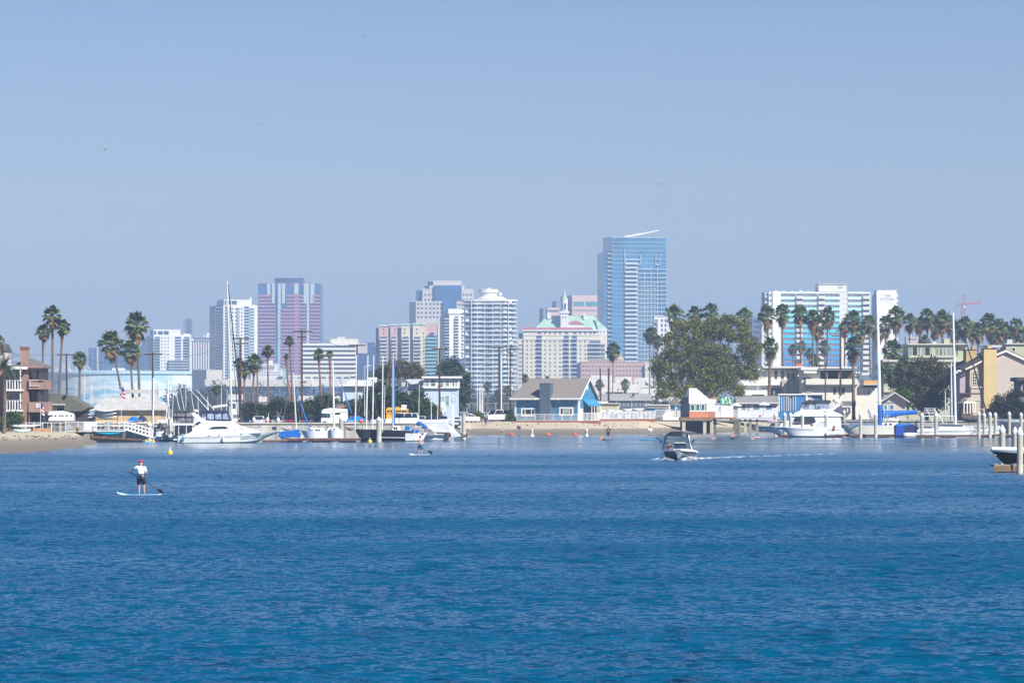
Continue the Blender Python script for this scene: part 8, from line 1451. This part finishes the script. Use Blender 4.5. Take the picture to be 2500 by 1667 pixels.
# ------------------------------------------------------------------ poles and wires
PB = mt((.075,.04,.032),.9,.2,2,stretch=(1,1,.2))
def pole(px, top, D, lab, arms=(), r=.15, mat=PB, pxb=None, grp='utility poles'):
    zb_ = gz(px,D); e = empty('utility_pole', (X(pxb or px,D),D,zb_), 0, lab, 'pole', grp); dx = X(px,D)-X(pxb or px,D); h = Zg(top,D)-zb_; r *= .85
    part('pole', MB().tube([(0,0,0),(dx*.5,0,h*.5),(dx,0,h)],[r*1.15,r,r*.85],8), mat, e)
    for (a,b,y) in arms:
        zz = Zg(y,D)-zb_; x0,x1 = (a-px)*D/F+dx,(b-px)*D/F+dx; part('crossarm', MB().box(x0,x1,-.08,.08,zz-.09,zz+.09), mat, e)
        for t in (.03,.3,.7,.97): part('insulator', MB().lathe([(.05,0),(.07,.1),(.03,.2)],(x0+(x1-x0)*t,0,zz+.09),6), mt((.4,.36,.33),.5,.1), e)
    return e
pole(162, 863, 640, 'dark pole with a wide crossarm right of the trio of palms by the brown house', ((139,186,866),), .17, pxb=164)
pole(373, 860, 575, 'rusty red pole with a wide crossarm above the gangway mast', ((352,396,865),), .16)
pole(587, 824, 690, 'brown pole with two crossarms left of the pink striped tower', ((568,608,826),(570,607,839)), .22)
pole(737, 806, 640, 'tall dark pole with crossarms between the pink tower and ribbon windowed office', ((717,760,809),(726,748,823),(732,748,933)), .17)
pole(872, 841, 640, 'brown pole with a wide crossarm right of the ribbon windowed office', ((852,892,843),), .15, pxb=869)
pole(1073, 850, 640, 'rusty brown pole in front of the pale blue two storey house', ((1055,1093,852),(1068,1080,943)), .17)
pole(1219, 847, 780, 'left one of the twin tall dark poles left of the blue cottage', ((1200,1232,849),), .22); pole(1246, 848, 800, 'right one of the twin tall dark poles left of the blue cottage', ((1236,1267,852),(1241,1252,862)), .17); pole(1465.5, 898, 800, 'left one of two bare dark poles right of the blue cottage', (), .17, pxb=1467); pole(1486, 898, 800, 'right one of two bare dark poles right of the blue cottage', (), .22)
pole(2052, 805, 800, 'reddish dark pole with crossarms left of the thick low palm', ((2040,2068,808),(2030,2070,820)), .22); pole(2015, 885, 805, 'dark pole at the middle of the white porch house', (), .15)
STL = mt((.55,.57,.60),.5,.1)
def lamp(px, top, D, lab, arms=((-14,3),(14,3)), r=.09, grp='street lamps'):
    zb_ = gz(px,D); e = empty('street_lamp', (X(px,D),D,zb_), 0, lab, 'street lamp', grp); h = Zg(top,D)-zb_; part('pole', MB().tube([(0,0,0),(0,0,h)],[r*1.3,r*.7],7), STL, e)
    for a,b in arms: part('arm', MB().tube([(0,0,h-b*D/F*2),(a*.6*D/F,0,h-b*D/F*.3),(a*D/F,0,h)],.05,5), STL, e); part('lamp_head', MB().ball((a*D/F,0,h),.4,.15,.1), STL, e)
    return e
lamp(1174, 905, 850, 'tall pale street lamp with a long arm left of the twin dark poles', ((-35,-.5),(30,2))); lamp(1165, 937, 800, 'short pale lamp post left of the tall pale street lamp', (), .1)
for px,t,lab in ((1171,945,'left one of a pair of bright white thin posts'),(1178,945,'right one of a pair of bright white thin posts'),(1224,866,'bright white thin mast close right of the left twin pole')): solo('white_post', MB().tube([(0,0,0),(0,0,Zg(t,790)-2.2)],[.14,.10],7), WHITE, lab, 'post', None, (X(px,790),790,2.2))
lamp(1611, 905, 900, 'thin street lamp at the left of the big tree', ((-14,-1),), .07); lamp(1390, 898, 1200, 'thin far lamp behind the cottage roof', (), .1); lamp(1566, 910, 1200, 'thin far lamp right of the slim palms', (), .1); lamp(2308, 955, 715, 'grey lamp post beside the dark brownish tree with a blue sign', (), .11); lamp(890, 893, 645, 'lamp arm reaching left between the white masts', ((10,2),), .06); lamp(655, 1008, 630, 'short post with a small round sign in front of the hedge', (), .06)
def wire(a, b, sag, lab):
    a, b = Vector(a), Vector(b); m = MB(); m.tube([a.lerp(b,i/14)-Vector((0,0,4*sag*(i/14)*(1-i/14))) for i in range(15)], .022, 3); solo('power_line', m, mt((.03,.03,.03),.6,.1), lab, 'cable')
wire(P(139,865,640), P(-60,845,560), .5, 'power line running left from the pole by the brown house'); wire(P(186,865,640), P(352,864,575), 1.2, 'power line between the pole by the brown house and the rusty red pole'); wire(P(396,864,575), P(568,825,690), 1.3, 'power line between the rusty red pole and the two armed pole'); wire(P(608,826,690), P(717,808,640), 1., 'power line between the two armed pole and the tall dark pole'); wire(P(760,808,640), P(852,842,640), .8, 'power line right of the tall dark pole'); wire(P(892,842,640), P(1055,851,640), 1.3, 'power line over the flat topped tree'); wire(P(1093,851,640), P(1200,848,780), 1., 'power line left of the twin dark poles'); wire(P(1080,943,640), P(1256,975,742), 1.6, 'lower cable from the rusty pole to the blue cottage')
wire(P(2068,808,800), P(2200,850,850), 1., 'power line right of the reddish dark pole'); wire(P(1267,852,800), P(1465,900,800), 1.5, 'power line above the blue cottage roof')
# trees' signs
T = Th('shop_sign', 'white crest shaped sign board in front of the pale blue two storey house', 'sign', 1083, 655, 0, 1.7); u, z = T.u, T.z
part('panel', MB().prism([(u(1074),z(990)),(u(1074),z(985)),(u(1077),z(981)),(u(1086),z(981)),(u(1089),z(985)),(u(1090),z(998)),(u(1086),z(1006)),(u(1082),z(1013)),(u(1078),z(1006)),(u(1074),z(998))],0,.1), WHITE, T.o); [part('mark', MB().box(u(a),u(b),-.015,.01,z(y+1.2),z(y)), mt((.45,.47,.5),.6,.1), T.o) for a,b,y in ((1078,1081,984),(1083,1086,984),(1077,1087,994),(1078,1087,998))]; part('post', MB().box(u(1081.5),u(1083),.12,.2,0,z(1005)), GREYW, T.o)
T = Th('gate_frame', 'white post and frame structure standing on the sand left of the tall weathered piling', 'frame', 1108, 600, 0, 1.2); u, z = T.u, T.z
part('post', MB().box(u(1104),u(1109),0,.25,-.6,z(988)), WHITE, T.o); part('post', MB().box(u(1125),u(1127.5),0,.15,-.3,z(1015)), WHITE, T.o); part('crossbar', MB().box(u(1109),u(1126),.03,.15,z(1018),z(1016)), WHITE, T.o); part('crossbar', MB().box(u(1109),u(1126),.03,.15,z(1026),z(1024)), WHITE, T.o); part('mesh_panel', MB().box(u(1110),u(1124),.06,.1,z(1023),z(1018)).box(u(1110),u(1124),.06,.1,z(1031),z(1026.5)), mt((.08,.08,.09),.8,.3,4), T.o)
# birds
def bird(px, py, D, s, rz, lab):
    e = empty('gull', P(px,py,D), rz, lab, 'bird', 'gulls in the sky'); part('body', MB().ball((0,0,0),.28*s,.08*s,.08*s).tube([(-.28*s,0,0),(-.4*s,0,0)],[.03*s,.01*s],4), mt((.35,.36,.38),.7,.1), e)
    for sg in (-1,1): part('wing', MB().add([(-.1*s,0,.03),(.12*s,0,.03),(.1*s,sg*.35*s,.22*s),(-.08*s,sg*.35*s,.22*s),(.02*s,sg*.75*s,.12*s),(-.1*s,0,.0),(.12*s,0,.0),(.1*s,sg*.35*s,.19*s),(-.08*s,sg*.35*s,.19*s)],[(0,1,2,3),(3,2,4),(8,7,6,5),(4,7,8),(0,3,8,5),(1,6,7,2)]), mt((.30,.31,.34),.7,.1), e)
for px,py,D,s,rz,lab in ((1611,452,620,1.2,75,'pale gull high above the glass tower'),(253,367,500,.8,60,'gull in the left part of the sky'),(634,304,520,.8,100,'gull above the white tower with shaded blue side'),(733,258,560,.7,80,'gull above and right of the pink tower'),(888,91,480,.7,70,'highest gull near the top of the sky')): bird(px,py,D,s,rz,lab)
# faint steam plume behind the spire
sm = bpy.data.materials.new('steam'); sm.use_nodes = True; sn = sm.node_tree; sn.nodes.remove(sn.nodes['Principled BSDF']); sv = sn.nodes.new('ShaderNodeVolumePrincipled'); sv.inputs['Color'].default_value = (1,.93,.88,1); sv.inputs['Density'].default_value = .006; sn.links.new(sv.outputs[0], sn.nodes['Material Output'].inputs['Volume'])
m = MB(); [m.ball(tuple(P(px,py,4400+i*40)), r_*.42, r_*.42, r_*.3, 14, 9) for i,(px,py,r_) in enumerate(((1345,700,30),(1352,672,36),(1372,655,44),(1395,640,44),(1330,722,22)))]; tag(link('steam_plume', m.mesh(sm)), 'faint pale steam plume behind the green spire', None, None, 'stuff')

for i,(px,c,lab) in enumerate([(700,(.35,.36,.38),'grey upturned skiff leaning on the seawall right of the motor yacht'),(760,(.68,.67,.62),'cream upturned skiff leaning on the seawall behind the low white sailboat'),(856,(.25,.12,.08),'brown upturned skiff on the seawall ledge left of the black hulls')]):
    kayak(px-14, px+14, 1047, 590, c, lab, r=.4, cat='skiff', name='skiff')
rnd = random.Random(11); wd = MB()
for _ in range(110):
    if rnd.random() < .3: px = rnd.uniform(5,185); D_ = rnd.uniform(462,490); zz = .80+(D_-455)/60*.55
    else: px = rnd.uniform(1160,1560); D_ = rnd.uniform(724,736); zz = 1.1+(D_-722)/14*.9
    wd.ball((X(px,D_),D_,zz+.03), rnd.uniform(.06,.28), .1, .05, 5, 3)
tag(link('seaweed', wd.mesh(mt((.09,.065,.04),.9,.3,3))), 'dark seaweed scraps scattered on the sand', None, None, 'stuff')
